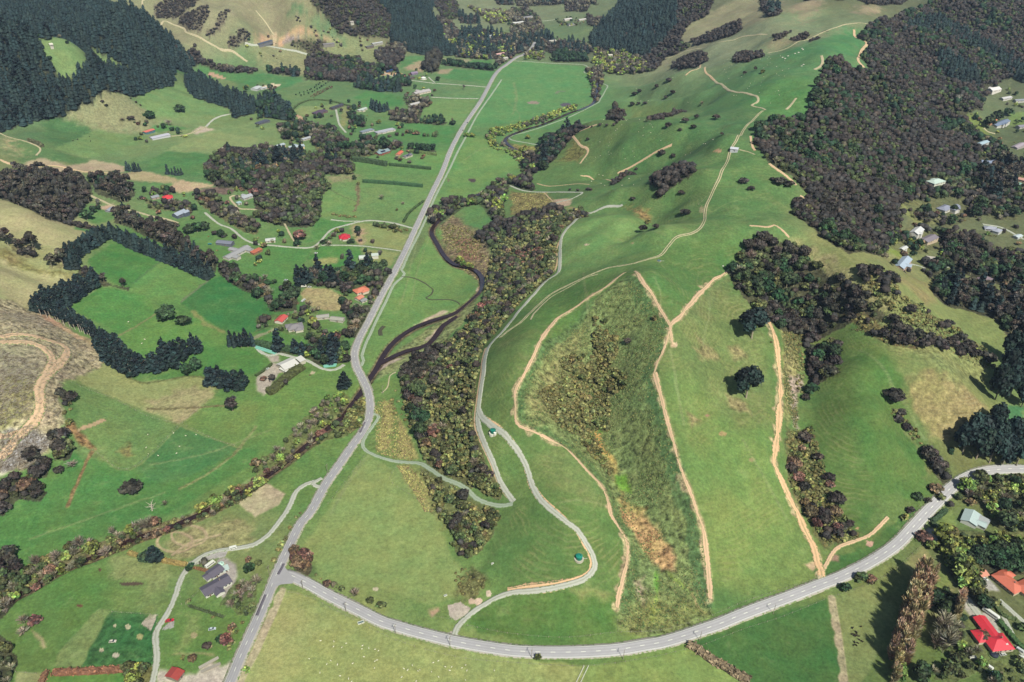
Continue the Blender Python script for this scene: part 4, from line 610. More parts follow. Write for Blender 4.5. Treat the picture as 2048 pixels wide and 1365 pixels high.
for s_, w_ in SPILL: paint(('l', P(s_), (196, 168, 138), 2.2, .9, None, .75, w_ * .62 + 1.8, 2.2))
for f in WOODS_LITTER: paint(f)
mk = dr < 6; a = np.clip((6 - dr) / 2, 0, 1)[mk][:, None]; CG[mk] = CG[mk] * (1 - a * .8) + np.array((112, 92, 76)) * a * .8; RO[mk] = .8
ALB = (np.where(CG / 255 <= .04045, CG / 255 / 12.92, ((CG / 255 + .055) / 1.055) ** 2.4) / KX).astype(np.float32)
idx = np.arange(NR * NA).reshape(NR, NA)
q = np.stack([idx[:-1, :-1], idx[:-1, 1:], idx[1:, 1:], idx[1:, :-1]], -1).reshape(-1, 4)
inner = np.append(idx[0, :-1], 0)
m, t, b = new_mat('ground_cover_mat', .95, .1)
tc = N(t, 'ShaderNodeTexCoord'); ob = tc.outputs['Object']
ac = N(t, 'ShaderNodeAttribute', attribute_name='tint'); ar = N(t, 'ShaderNodeAttribute', attribute_name='rough_cover'); at_ = N(t, 'ShaderNodeAttribute', attribute_name='terraces')
n1 = noise_n(t, ob, .42, 2, .6); n2 = noise_n(t, ob, .085, 4, .6); n3 = noise_n(t, ob, .012, 3); n4 = noise_n(t, ob, .22, 3, .7)
n5 = noise_n(t, ob, .035, 4, .65)
n0 = noise_n(t, ob, 1.1, 2, .7); v = mathn(t, 'MULTIPLY', mathn(t, 'MULTIPLY_ADD', n1, .95, .525), mathn(t, 'MULTIPLY_ADD', n0, .7, .65)); v = mathn(t, 'MULTIPLY', v, mathn(t, 'MULTIPLY_ADD', n2, .60, .70)); v = mathn(t, 'MULTIPLY', v, mathn(t, 'MULTIPLY_ADD', n3, .34, .83))
rm = mathn(t, 'MULTIPLY', mathn(t, 'SUBTRACT', n4, .5), 4.6); rm = mathn(t, 'MULTIPLY_ADD', rm, ar.outputs['Fac'], 1.0); rm = mathn(t, 'MINIMUM', mathn(t, 'MAXIMUM', rm, .25), 1.7)
v = mathn(t, 'MULTIPLY', v, rm)
# stock terraces: narrow treads following the height lines on steep grass
sx = N(t, 'ShaderNodeSeparateXYZ'); t.links.new(ob, sx.inputs[0])
ph = mathn(t, 'MULTIPLY_ADD', n2, 9.0, mathn(t, 'MULTIPLY', sx.outputs['Z'], 3.3)); ph = mathn(t, 'ADD', ph, mathn(t, 'MULTIPLY', n3, 30.0))
tw = mathn(t, 'SINE', ph); tw = mathn(t, 'MULTIPLY', tw, at_.outputs['Fac']); brk = mathn(t, 'MAXIMUM', mathn(t, 'MULTIPLY', mathn(t, 'SUBTRACT', n5, .42), 5.0), 0.0); brk = mathn(t, 'MINIMUM', brk, 1.0)
tw = mathn(t, 'MULTIPLY', tw, mathn(t, 'MULTIPLY', brk, .75))
base = scale_col(t, ac.outputs['Color'], v)
mx = N(t, 'ShaderNodeMix', data_type='RGBA'); t.links.new(base, mx.inputs[6]); 
dry = N(t, 'ShaderNodeRGB'); dry.outputs[0].default_value = (*alb((176, 172, 128)), 1); t.links.new(dry.outputs[0], mx.inputs[7])
pf = mathn(t, 'MULTIPLY', mathn(t, 'MAXIMUM', tw, 0.0), .42); 
dryn = mathn(t, 'MULTIPLY', mathn(t, 'MAXIMUM', mathn(t, 'SUBTRACT', n2, .60), 0.0), 1.1); dryn = mathn(t, 'MINIMUM', mathn(t, 'ADD', dryn, pf), .6)
t.links.new(dryn, mx.inputs[0])
# a little hue drift between yellow and blue greens
hs = N(t, 'ShaderNodeHueSaturation'); t.links.new(mx.outputs[2], hs.inputs['Color']); t.links.new(mathn(t, 'MULTIPLY_ADD', n5, -.11, .550), hs.inputs['Hue']); hs.inputs['Saturation'].default_value = .96
t.links.new(hs.outputs[0], b.inputs['Base Color'])
bp = N(t, 'ShaderNodeBump'); bp.inputs['Strength'].default_value = .55; bp.inputs['Distance'].default_value = 1.0
hb = mathn(t, 'MULTIPLY_ADD', n4, mathn(t, 'MULTIPLY_ADD', ar.outputs['Fac'], 2.6, .25), mathn(t, 'MULTIPLY', tw, .30)); t.links.new(hb, bp.inputs['Height']); t.links.new(bp.outputs[0], b.inputs['Normal'])
co = np.stack([GX, GY, HG], -1).reshape(-1, 3)
TE += np.where((TE == 0) & (RO < .25), np.clip((HG - 25) / 40, 0, .35) * (np.hypot(GX, GY) < 1200), 0).astype(np.float32)
ground = mesh_obj('ground', co, q, m, smooth=True, cols=ALB.reshape(-1, 3))
for nm, arr in (('rough_cover', RO), ('terraces', TE)):
    at2 = ground.data.attributes.new(nm, 'FLOAT', 'POINT'); at2.data.foreach_set('value', arr.ravel().astype(np.float32))
tag(ground, 'rolling farm valley ground in green and tan pasture', 'ground', kind='structure')
del ALB, wx, wy, nx1, ny1
# ---------------------------------------------------------------- roads, paths, water
def surf_mat(name, c, rough=.9, var=.14, scale=.35, streak=0, ragged=0):
    m, t, b = new_mat(name, rough, .25); tc = N(t, 'ShaderNodeTexCoord'); o = tc.outputs['Object']
    f = noise_n(t, o, scale, 4, .65); g = noise_n(t, o, .05, 3); rgb = N(t, 'ShaderNodeRGB'); rgb.outputs[0].default_value = (*alb(c), 1)
    v = mathn(t, 'MULTIPLY', mathn(t, 'MULTIPLY_ADD', f, 2 * var, 1 - var), mathn(t, 'MULTIPLY_ADD', g, .24, .88))
    if streak:                      # wheel paths along the lane, from the lane coordinate
        a = N(t, 'ShaderNodeAttribute', attribute_name='tint'); sx = N(t, 'ShaderNodeSeparateColor'); t.links.new(a.outputs['Color'], sx.inputs[0])
        w_ = mathn(t, 'COSINE', mathn(t, 'MULTIPLY', sx.outputs[0], streak * math.pi)); v = mathn(t, 'MULTIPLY', v, mathn(t, 'MULTIPLY_ADD', w_, .07, .97))
    if ragged:                      # edges break up into grass, and a thin grassy crown between the ruts
        a = N(t, 'ShaderNodeAttribute', attribute_name='tint'); sx = N(t, 'ShaderNodeSeparateColor'); t.links.new(a.outputs['Color'], sx.inputs[0]); au = mathn(t, 'ABSOLUTE', sx.outputs[0]); n2 = noise_n(t, o, .45, 4, .7); n3 = noise_n(t, o, .12, 3)
        e = mathn(t, 'ADD', au, mathn(t, 'MULTIPLY', mathn(t, 'SUBTRACT', n2, .5), 2.6)); k = mathn(t, 'MINIMUM', mathn(t, 'MAXIMUM', mathn(t, 'MULTIPLY', mathn(t, 'SUBTRACT', e, 1.0 - ragged * .3), 4.0), 0.0), 1.0)
        mid = mathn(t, 'MULTIPLY', mathn(t, 'MAXIMUM', mathn(t, 'SUBTRACT', .28, au), 0.0), mathn(t, 'MULTIPLY', mathn(t, 'MAXIMUM', mathn(t, 'SUBTRACT', n3, .40), 0.0), 11.0 * ragged)); k = mathn(t, 'MINIMUM', mathn(t, 'ADD', k, mid), 1.0)
        w_ = mathn(t, 'COSINE', mathn(t, 'MULTIPLY', au, 2 * math.pi)); v = mathn(t, 'MULTIPLY', v, mathn(t, 'MULTIPLY_ADD', w_, -.08, 1.0))
        gr = N(t, 'ShaderNodeRGB'); gr.outputs[0].default_value = (*alb((116, 136, 84)), 1); mx = N(t, 'ShaderNodeMix', data_type='RGBA'); t.links.new(k, mx.inputs[0]); t.links.new(scale_col(t, rgb.outputs[0], v), mx.inputs[6]); t.links.new(scale_col(t, gr.outputs[0], mathn(t, 'MULTIPLY_ADD', f, .6, .7)), mx.inputs[7]); t.links.new(mx.outputs[2], b.inputs['Base Color']); return m
    t.links.new(scale_col(t, rgb.outputs[0], v), b.inputs['Base Color']); return m
def drape_off(x, y): return .10 + .00028 * np.hypot(x, y)
def ribbon(name, line, width, mat, label, cat, kind='structure', off=0.0, nw=5, edge=0, step=4, wav=0, side=0, group=None, deck=None):
    L = smooth_line(line, step) if step else np.asarray(line); T = np.gradient(L, axis=0); T /= np.linalg.norm(T, axis=1)[:, None] + 1e-9; Nn = np.stack([T[:, 1], -T[:, 0]], 1)
    u = np.linspace(-1, 1, nw); wd = np.full(len(L), width / 2.0)
    if wav: wd = wd * (1 + wav * (fbm(L[:, 0], L[:, 1], 14, 3, 2) - .5) * 2)
    X = L[:, None, 0] + Nn[:, None, 0] * (u[None] * wd[:, None] + side); Y = L[:, None, 1] + Nn[:, None, 1] * (u[None] * wd[:, None] + side)
    Zz = (H(X, Y) if deck is None else deck(X, Y)) + drape_off(X, Y) + off
    top = np.stack([X, Y, Zz], -1); 
    sk0 = top[:, :1].copy(); sk0[..., 2] -= 1.2 + off; sk1 = top[:, -1:].copy(); sk1[..., 2] -= 1.2 + off
    sk0[..., :2] -= Nn[:, None] * .4; sk1[..., :2] += Nn[:, None] * .4
    V = np.concatenate([sk0, top, sk1], 1); k = V.shape[1]; n_ = len(L); ix = np.arange(n_ * k).reshape(n_, k)
    fs = np.stack([ix[:-1, :-1], ix[:-1, 1:], ix[1:, 1:], ix[1:, :-1]], -1).reshape(-1, 4)
    uu = np.concatenate([[-1], u, [1]]); cols = np.zeros((n_, k, 3), np.float32); cols[..., 0] = uu[None]
    o = mesh_obj(name, V.reshape(-1, 3), fs[:, ::-1], mat, smooth=True, cols=cols.reshape(-1, 3)); return tag(o, label, cat, group, kind)
def patch(name, pts, mat, label, cat, off=0.0, step=3.0, kind='structure', wob=0.0):   # an area laid on the ground
    p = W(pts) if not isinstance(pts, np.ndarray) else pts
    x0, y0 = p.min(0); x1, y1 = p.max(0); e = np.vstack([p, p[:1]]); ring = []
    for a, b_ in zip(e[:-1], e[1:]):
        m_ = max(1, int(np.linalg.norm(b_ - a) / step)); ring += [a + (b_ - a) * s / m_ for s in range(m_)]
    import bmesh
    bm = bmesh.new(); vs_ = [bm.verts.new((x, y, 0)) for x, y in ring]; f = bm.faces.new(vs_); bmesh.ops.triangulate(bm, faces=[f])
    for _ in range(2): bmesh.ops.subdivide_edges(bm, edges=[e_ for e_ in bm.edges if e_.calc_length() > step * 1.5 and not e_.is_boundary], cuts=1); bmesh.ops.triangulate(bm, faces=bm.faces[:])
    for v_ in bm.verts: v_.co.z = float(H(v_.co.x, v_.co.y) + drape_off(v_.co.x, v_.co.y)) + off
    for f_ in bm.faces:
        f_.normal_update()
        if f_.normal.z < 0: f_.normal_flip()
    me = bpy.data.meshes.new(name); bm.to_mesh(me); bm.free(); me.materials.append(mat); o = bpy.data.objects.new(name, me); COL.objects.link(o); return tag(o, label, cat, None, kind)
asphalt = surf_mat('asphalt', (166, 163, 172), .85, .12, .35, 4); asph2 = surf_mat('asphalt_pale', (180, 177, 186), .85, .11, .35, 4); gravel = surf_mat('gravel', (184, 184, 178), .95, .16, .6, 0, .5); gravel2 = surf_mat('gravel_green', (160, 172, 156), .95, .12, .5, 0, .5)
earth = surf_mat('bare_earth', (214, 180, 152), .95, .22, .45, 0, .8); earth2 = surf_mat('orange_earth', (224, 184, 148), .95, .24, .4, 0, .8); paint_w = surf_mat('road_paint', (236, 236, 232), .6, .08, 2)
shoulder = surf_mat('shoulder_gravel', (182, 174, 166), .95, .16, .5, 0, .5); chip = surf_mat('bleached_track', (190, 176, 150), .95, .2, .4, 0, .5)
MAIN = P('440,1400 460,1364 480,1316 500,1272 523,1221 543,1173 560,1133 576,1098 600,1049 622,1023 651,969.5 668,945 703,894.5 726,862 738,834 740,807 735,782 727,764 718,744.5 711,727 709,707 713,692 722,671 738,641 763,591 791,541 811,501 833,453.5 862,391 886,341 902,300 929,250 963,200 992,147.5 1017,127 1034,115 1049,109 1062,98 1070,85')
SECOND = P('556,1153 575,1150 590,1155 620,1170 652,1188 687,1206 720,1222 762,1243 800,1255 838,1266 870,1274 912,1284 968,1294 1024,1302 1085,1305 1150,1305 1210,1302 1250,1298 1290,1291 1325,1285 1360,1275 1399,1262 1440,1248 1476,1233 1536,1210 1590,1190 1638,1171 1680,1155 1711,1140 1736,1127 1761,1112 1782,1098 1801,1082 1826,1055 1854,1025 1881,998 1906,973 1936,954 1973,943 2011,939 2050,939 2110,945')
mw, sw2 = W(MAIN), W(SECOND)
# the long road crosses the stream on a bridge: its surface keeps the bank height there
def deck_h(X, Y):
    h = H(X, Y); d = seg_dist(X, Y, RIVER_L[::2]); return h + carve(d) * (d < 14)
ribbon('road_shoulder', mw, 9.6, shoulder, 'gravel shoulder strip along the long straight valley road', 'road shoulder', off=-.03, wav=.10, deck=deck_h)
ribbon('road_shoulder', sw2, 10.6, shoulder, 'gravel shoulder strip along the curved lower road', 'road shoulder', off=-.03, wav=.08)
ribbon('road', mw, 6.9, asphalt, 'long straight grey valley road bending over the stream', 'road', off=.05, deck=deck_h, nw=7)
ribbon('road', sw2, 8.4, asph2, 'pale grey road curving along the bottom of the photo', 'road', off=.06, nw=7)
patch('road_junction', P('566,1118 570,1135 578,1146 592,1153 585,1168 562,1170 546,1178 541,1168 552,1140'), asphalt, 'dark tarred apron where the two roads meet', 'road junction', off=.13)
def dashes(name, line, s0, s1, on, gap, w_, label, side=0.0):
    L = smooth_line(line, 1.0); s = np.concatenate([[0], np.cumsum(np.linalg.norm(np.diff(L, axis=0), axis=1))]); T = np.gradient(L, axis=0); T /= np.linalg.norm(T, axis=1)[:, None]; Nn = np.stack([T[:, 1], -T[:, 0]], 1)
    L = L + Nn * side; V = []; Fc = []; p = s0 * s[-1]
    while p < s1 * s[-1]:
        ks = np.linspace(p, p + on, 4); x = np.interp(ks, s, L[:, 0]); y = np.interp(ks, s, L[:, 1]); nx_ = np.interp(ks, s, Nn[:, 0]); ny_ = np.interp(ks, s, Nn[:, 1]); b0 = len(V)
        for k in range(4):
            for sg in (-1, 1):
                X = x[k] + nx_[k] * sg * w_ / 2; Y = y[k] + ny_[k] * sg * w_ / 2; V.append((X, Y, float(deck_h(np.array([X]), np.array([Y]))[0] + drape_off(X, Y)) + .16))
        for k in range(3): Fc.append((b0 + 2*k, b0 + 2*k + 1, b0 + 2*k + 3, b0 + 2*k + 2))
        p += on + gap
    o = mesh_obj(name, V, np.array(Fc)[:, ::-1], paint_w); return tag(o, label, 'road marking', None, 'structure')
def tar(pts, w_, l_): return ribbon('tar_patch', W(pts), w_, tarm, l_, 'road patch', off=.13, nw=3, deck=deck_h, wav=.5)
tarm = surf_mat('tar_patch', (104, 98, 112), .8, .15, .5)
tar(P('514,1232 520,1216 527,1200 531,1190'), 2.0, 'dark tar patch on the long road below the junction'); tar(P('719,866 726,852 730,845'), 2.2, 'dark tar patch on the road bend'); tar(P('556,1150 562,1140 568,1128'), 2.0, 'dark tyre worn tar at the junction')
dashes('centre_line', sw2, .015, .98, 3.2, 6.8, .42, 'dashed white centre line of the curved lower road')
dashes('centre_line', mw, .0, .9, 3.2, 6.8, .30, 'dashed white centre line of the long valley road')
for sd_ in (-1, 1):
    dashes('edge_line', sw2, .03, .99, 12, .01, .24, 'continuous white edge line on the %s side of the curved road' % ('inner' if sd_ < 0 else 'outer'), sd_ * 3.55)
    dashes('edge_line', mw, .16 if sd_ > 0 else .0, .7, 12, .01, .20, 'continuous white edge line on the %s side of the valley road' % ('left' if sd_ < 0 else 'right'), sd_ * 3.0)
TRKS = []
def trk(name, pts, w_, mat, label, cat, wav=.2, off=0):
    if name in ('walking_path', 'cycle_path', 'farm_track'): TRKS.append(W(pts))
    return ribbon(name, W(pts), w_, mat, label, cat, off=off, wav=wav)
trk('cycle_path', P('1003,160 985,187 970,208 955,230 943,252 928,281 915,305 898,341 872,391 845,453 821,501 806,535 803,541 809,548 803,556 795,563 786,573 773,601 753,641 741,668 734,682 728,698 724,712 727,722 722,733'), 3.4, gravel2, 'narrow pale gravel path beside the straight valley road', 'path', .06)
trk('walking_path', P('744,828 754,830 757,836 749,848 732,872 725,888 732,902 757,914 790,923 837,927 859,938 887,957 917,969 937,982 952,997 974,1007 1002,1012 1026,1008'), 3.4, gravel2, 'pale gravel path winding from the bend below the bush', 'path', .06)
trk('farm_track', P('1028,1004 1022,997 1002,967 987,927 974,899 961,867 955,840 957,815 960,795 962,777 967,747 969,722 975,699 987,682 1005,664 1024,641 1039,621 1069,588 1094,561 1116,546 1120,521 1120,501 1123,476 1134,458 1149,443 1164,433 1184,426 1206,416 1224,413 1239,413 1245,410'), 4.0, gravel, 'grey gravel track climbing along the upper edge of the bush', 'track', .12)
trk('track_cutting', P('1028,1000 1014,992 996,963 981,925 968,898 955,866 950,842 953,812 958,777 963,747 965,722 971,697'), 2.6, earth, 'bare orange bank above the climbing gravel track', 'bank', .5, -.05)
trk('track_cutting', P('1124,470 1113,500 1114,525 1108,545'), 2.2, earth, 'bare earth bank beside the bush at the top bend', 'bank', .5, -.05)
trk('farm_track', P('957,820 962,832 969,840 987,855 1007,867 1022,885 1039,907 1054,937 1064,970 1079,997 1099,1017 1131,1043 1154,1060 1171,1085 1184,1108 1190,1128 1184,1145 1166,1160 1136,1170 1099,1178 1061,1183 1024,1186 995,1195 972,1208 952,1220 934,1235 922,1246 914,1256 909,1270'), 4.2, gravel, 'grey gravel track looping down round the lower water tank', 'track', .08, .04)
trk('track_cutting', P('966,836 1008,868 1040,910 1054,942 1066,976 1090,1007 1122,1032 1150,1058 1170,1090 1182,1113 1184,1130 1176,1146 1155,1158 1120,1168 1080,1174 1040,1178 1015,1182'), 4.0, earth2, 'bare orange cut bank above the looping gravel track', 'bank', .55, -.06)
trk('track_cutting', P('1128,1168 1105,1173 1075,1176 1040,1178 1015,1182'), 7, earth2, 'wide orange cut bank below the green tank', 'bank', .5, -.1)
for sg in (-1.1, 1.1):
    ribbon('wheel_track', W(P('1000,676 1015,663 1024,657 1046,641 1071,616 1099,591 1136,571 1174,553 1211,538 1236,533 1269,527 1299,518 1321,511 1334,496 1349,478 1361,472 1381,468 1399,458 1409,441 1411,418 1419,398 1429,376 1439,356 1444,341 1455,322 1459,307 1466,292 1475,276 1486,262 1500,246 1514,232 1526,222')), 1.1, chip, '%s wheel rut of the ridge track' % ('outer' if sg > 0 else 'inner'), 'track', side=sg, wav=.3, nw=3)
trk('track_cutting', P('1061,640 1071,624 1099,597 1136,576 1172,556 1196,549'), 1.5, chip, 'pale bank beside the ridge track wheel ruts', 'bank', .5)
for s_, w_, l_ in FB: trk('dirt_track', P(s_), w_ * .8, earth2 if w_ > 5 else earth, l_, 'dirt track', .9)
T2 = [('1643,1146 1656,1123 1666,1105 1681,1093 1711,1082 1736,1073 1754,1058 1776,1035', 3.0, earth, 'curved dirt track by the bottom gate'),
 ('1640,1150 1644,1168', 5.0, chip, 'dirt gateway beside the curved road'),
 ('0,685 50,685 83,694 100,709 105,722 97,744 83,764 78,782 81,807 75,832 60,852 38,872 22,892 0,918', 8.0, earth, 'pale logging road through the cleared slope at the left edge'),
 ('-30,676 0,674 38,669 75,675 100,682 125,690 135,704 125,722 110,737 90,756', 7.0, earth, 'outer loop of the logging road on the cleared slope'), ('-20,875 20,872 50,862', 6, earth, 'short logging spur at the left edge'),
 ('1535,107 1574,97 1606,82 1636,70 1674,55 1711,47 1738,50', 3.0, chip, 'pale track along the far ridge crest to the bush corner'),
 ('1331,117 1356,110 1386,100 1424,90 1461,82 1486,74 1535,70', 3.0, chip, 'pale track climbing from the far pine wood'),
 ('1371,152 1384,142 1398,137 1401,128', 3.5, earth, 'short bare track under the dark shelter trees'), ('1410,135 1410,142 1420,153 1429,162', 3.5, earth, 'zigzag bare track on the green ridge'),
 ('1429,162 1449,175 1471,185 1499,189 1516,197 1513,206 1503,211 1519,216 1531,221', 3.6, chip, 'pale ridge track with a tight bend'),
 ('1708,60 1711,75 1733,87 1723,102 1716,120 1728,136', 5.0, earth, 'bare firebreak beside the top of the dark bush'), ('1643,112 1645,125 1640,134 1628,140', 4, chip, 'bare curved scrape high on the green ridge'), ('1592,197 1583,209 1572,220', 3.5, chip, 'straight bare scrape on the green ridge'),
 ('1024,122 1054,124 1124,128 1169,131 1174,140 1168,145 1179,150 1184,160', 3.0, gravel2, 'gravel path round the far end of the flat green field'),
 ('1204,160 1206,168 1215,173 1209,185 1201,198 1196,206 1174,218 1149,230 1119,242 1074,258 1039,268 1020,274 1022,280 1050,286 1085,291', 3.0, gravel2, 'gravel path along the willow stream'),
 ('1194,250 1171,258 1146,272 1159,290 1176,302 1160,328', 3.4, earth, 'bare zigzag track on the west knob'), ('1235,347 1249,341 1290,318 1344,290', 2.4, earth, 'straight bare line across the middle spur'),
 ('1161,352 1184,358 1214,360 1226,363', 2.0, earth, 'short bare track above the stream bush'), ('1074,368 1099,373 1136,370 1179,370', 2.0, earth, 'curved bare track on the lower spur'),
 ('1020,372 1047,382 1094,385 1129,385 1164,386 1144,398 1124,403 1109,407', 3.4, gravel, 'gravel track with a hairpin above the bush'), ('1088,386 1104,402 1106,408', 1.6, earth, 'bare fence line dropping to the hairpin'),('1104,411 1084,420 1060,430', 2.2, earth, 'bare fence line below the hairpin'),
 ('1499,452 1535,455 1548,451 1561,458 1578,476', 2.6, earth, 'bare track at the top corner of the dark trees'), ('1538,328 1556,341 1573,353 1593,371', 3.4, earth, 'bare strip on the edge of the big bush'), ('1600,392 1612,398', 3, earth, 'bare scrape beside the big bush'),
 ('1501,273 1504,290 1510,302', 3.5, earth, 'bare scrape behind the white hilltop tank'), ('1478,300 1495,304 1510,310', 1.2, chip, 'thin pale track leaving the hilltop tank'),
 ('0,267 25,277 50,283 80,297 72,312', 2.6, chip, 'pale farm track at the foot of the pine forest'), ('0,320 25,330 50,335 100,332 140,338 180,345 220,347', 4.5, earth, 'wide bare farm race at the left'),
 ('180,391 212,406 237,416 275,425 312,435 340,441 357,447', 4.2, chip, 'pale drive behind the brown gum belt'), ('410,426 437,448 462,458 487,478 511,488 549,492 594,496 624,495 640,484 662,461 692,451 727,443 749,442 787,447 828,458', 3.4, gravel, 'shared gravel lane from the valley road to the grey houses'),
 ('662,440 690,443 720,443', 2.4, gravel, 'short grassy lane behind the red roofed house'), ('569,448 584,476 597,494', 2.6, chip, 'straight pale drive beside the copper tree'), ('642,491 712,492 762,497 803,503', 2.6, gravel, 'drive to the red roofed house'),
 ('862,195 900,197 957,198', 3.6, gravel, 'drive leading to the pale farm buildings'), ('757,143 800,157 857,166 912,170 974,175', 3.4, gravel, 'long drive to the white dome shed'), ('857,155 862,160 870,166', 3, gravel, 'loop of drive beside the dome shed'),
 ('672,220 675,235 679,250 692,266', 4.2, gravel, 'curved drive below the dark roofed house'), ('288,0 285,15 275,24', 3.5, chip, 'pale track at the top of the dry hill'), ('300,38 325,45 365,57 375,67 410,82 437,97 462,102 482,115 495,124', 4.2, chip, 'pale road slanting down the dry hillside'),
 ('512,22 527,40 539,57 549,72', 3, chip, 'pale track on the far dry hill'), ('490,88 512,91 544,94 574,100 617,110', 5, gravel, 'road across the foot of the dry hill'), ('320,275 370,270 395,262 412,254', 3.2, chip, 'drive to the coral roofed farm shed'),('412,254 430,238 455,230 490,226', 4, gravel, 'lane climbing left of the pine strip'),
 ('635,962 612,969 592,984 582,1007 574,1022 559,1043 537,1070 512,1088 500,1092 467,1098 438,1101 410,1110 392,1122 375,1138 360,1163 350,1195 333,1231 318,1253 311,1273 314,1311 311,1340 303,1372', 4.4, gravel, 'long grey gravel drive past the near farmhouse'),
 ('644,957 628,966 630,972 640,975 642,982', 3.6, gravel, 'flared entrance of the long farm drive'), ('503,681 520,703 540,712 558,708 590,716 615,722 645,738 670,740 688,730', 4.0, gravel, 'gravel lane behind the white barn'), ('1843,1072 1860,1072 1872,1082', 5, gravel, 'gravel entrance by the clipped hedge'),
 ('1925,1185 1940,1205 1958,1230 1975,1250 1998,1268', 5, gravel, 'gravel drive beside the red roofed house'), ('1998,1200 2020,1220 2048,1245 2070,1262', 3.4, gravel, 'garden drive below the orange tiled house'), ('1985,1205 2010,1240 2035,1290 2060,1330', 3.0, gravel, 'narrow lane along the clipped hedges'),
 ('763,787 775,775 780,752 792,745', 1.2, chip, 'faint foot track by the stream bridge'), ('487,400 475,392 460,395 470,410 480,418 512,420 530,428', 3.2, chip, 'pale farm track round the small grey house'), ('505,680 518,694 548,708', 3, gravel, 'lane beside the wrapped bales'), ('1024,45 1060,44 1110,40', 3, gravel, 'far valley lane between houses'),
 ('1990,268 1975,264 1968,257', 3, chip, 'curved drive below the tall round pine'), ('1815,528 1840,533 1862,545', 4, gravel, 'drive beside the pale blue roofed house'), ('1965,449 2000,455 2030,470 2048,480', 3.4, gravel, 'drive behind the grey hipped house')]
for s_, w_, m_, l_ in T2: trk('lane' if m_ in (gravel, gravel2) else 'dirt_track', P(s_), w_, m_, l_, 'lane' if m_ in (gravel, gravel2) else 'dirt track', .22)
# water
m, t, b = new_mat('stream_water', .22, .3); tc = N(t, 'ShaderNodeTexCoord'); f = noise_n(t, tc.outputs['Object'], .5, 3); rgb = N(t, 'ShaderNodeRGB'); rgb.outputs[0].default_value = (*alb((54, 38, 38)), 1)
t.links.new(scale_col(t, rgb.outputs[0], mathn(t, 'MULTIPLY_ADD', f, .7, .65)), b.inputs['Base Color']); bp = N(t, 'ShaderNodeBump'); bp.inputs['Strength'].default_value = .25; t.links.new(f, bp.inputs['Height']); t.links.new(bp.outputs[0], b.inputs['Normal']); water = m
def wlev(X, Y): return H(X, Y) * 0 + (H(X, Y) + carve(seg_dist(X, Y, RIVER_L[::2]))) - 1.1
def river(name, L, wd, label):
    T = np.gradient(L, axis=0); T /= np.linalg.norm(T, axis=1)[:, None]; Nn = np.stack([T[:, 1], -T[:, 0]], 1); z = H(L[:, 0], L[:, 1]) + 1.3; z = np.convolve(np.pad(z, 6, 'edge'), np.ones(13) / 13, 'valid')
    z = np.maximum(z, H(L[:, 0], L[:, 1]) + .25); V = np.concatenate([np.concatenate([L + Nn * s * wd / 2, z[:, None]], 1)[:, None] for s in (-1, 0, 1)], 1); ix = np.arange(len(L) * 3).reshape(-1, 3)
    fs = np.stack([ix[:-1, :-1], ix[:-1, 1:], ix[1:, 1:], ix[1:, :-1]], -1).reshape(-1, 4)[:, ::-1]; return tag(mesh_obj(name, V.reshape(-1, 3), fs, water, smooth=True), label, 'stream', None, 'structure')
kb = int(np.argmin(np.hypot(*(RIVER_L - W([(727, 775)])[0]).T))); river('stream', RIVER_L[:kb + 3], 5.8, 'dark peaty stream winding down the valley'); river('stream', RIVER_L[kb + 1:], 5.0, 'dark peaty stream below the road bridge between bushes'); river('stream_branch', BR, 6.0, 'dark stony side channel of the stream')
trk('drain', P('803,554 825,556 848,566 860,575 866,580 862,590 852,596 860,600 880,600 900,600 915,605 920,611'), 1.5, flat_mat('ditch_mud', (74, 74, 52), .9), 'narrow dark drain wandering over the flat paddock', 'drain', .4)
trk('drain', P('768,653 760,662 762,672'), 4, bpy.data.materials['ditch_mud'], 'small dark muddy hollow in the flat paddock', 'drain', .5)
# ---------------------------------------------------------------- buildings
import bmesh
def gp(p): q = W([p])[0]; return float(q[0]), float(q[1])
_mc = {}
CLEARED = []; HOUSE_SPOTS = []
def cm_(c, rough=.7, spec=.3, var=.07, sc=1.2, metal=0):
    k = (c, rough, metal)
    if k not in _mc: _mc[k] = flat_mat('paint_%d_%d_%d' % c, c, rough, spec, var, sc, metal)
    return _mc[k]
def roof_mat(c):
    k = ('roof', c)
    if k not in _mc:
        m, t, b = new_mat('roof_sheet', .5, .4); tc = N(t, 'ShaderNodeTexCoord'); o = tc.outputs['Object']; sx = N(t, 'ShaderNodeSeparateXYZ'); t.links.new(o, sx.inputs[0]); w_ = mathn(t, 'SINE', mathn(t, 'MULTIPLY', sx.outputs['X'], 7.0)); f = noise_n(t, o, .5, 4)
        v = mathn(t, 'ADD', mathn(t, 'MULTIPLY_ADD', w_, .05, .86), mathn(t, 'MULTIPLY', f, .26)); rgb = N(t, 'ShaderNodeRGB'); rgb.outputs[0].default_value = (*alb(c), 1); t.links.new(scale_col(t, rgb.outputs[0], v), b.inputs['Base Color']); _mc[k] = m
    return _mc[k]
GLASS, _, gb = new_mat('window_glass', .08, .6); gb.inputs['Base Color'].default_value = (.02, .025, .03, 1)
def bxm(lst):
    V, Fc = [], []
    for (x0, x1, y0, y1, z0, z1) in lst:
        s = len(V); V += [(x0,y0,z0),(x1,y0,z0),(x1,y1,z0),(x0,y1,z0),(x0,y0,z1),(x1,y0,z1),(x1,y1,z1),(x0,y1,z1)]
        Fc += [(s,s+3,s+2,s+1),(s+4,s+5,s+6,s+7),(s,s+1,s+5,s+4),(s+1,s+2,s+6,s+5),(s+2,s+3,s+7,s+6),(s+3,s,s+4,s+7)]
    return V, Fc
def part(name, lst, mat, parent): V, Fc = bxm(lst); return mesh_obj(name, V, Fc, mat, parent)
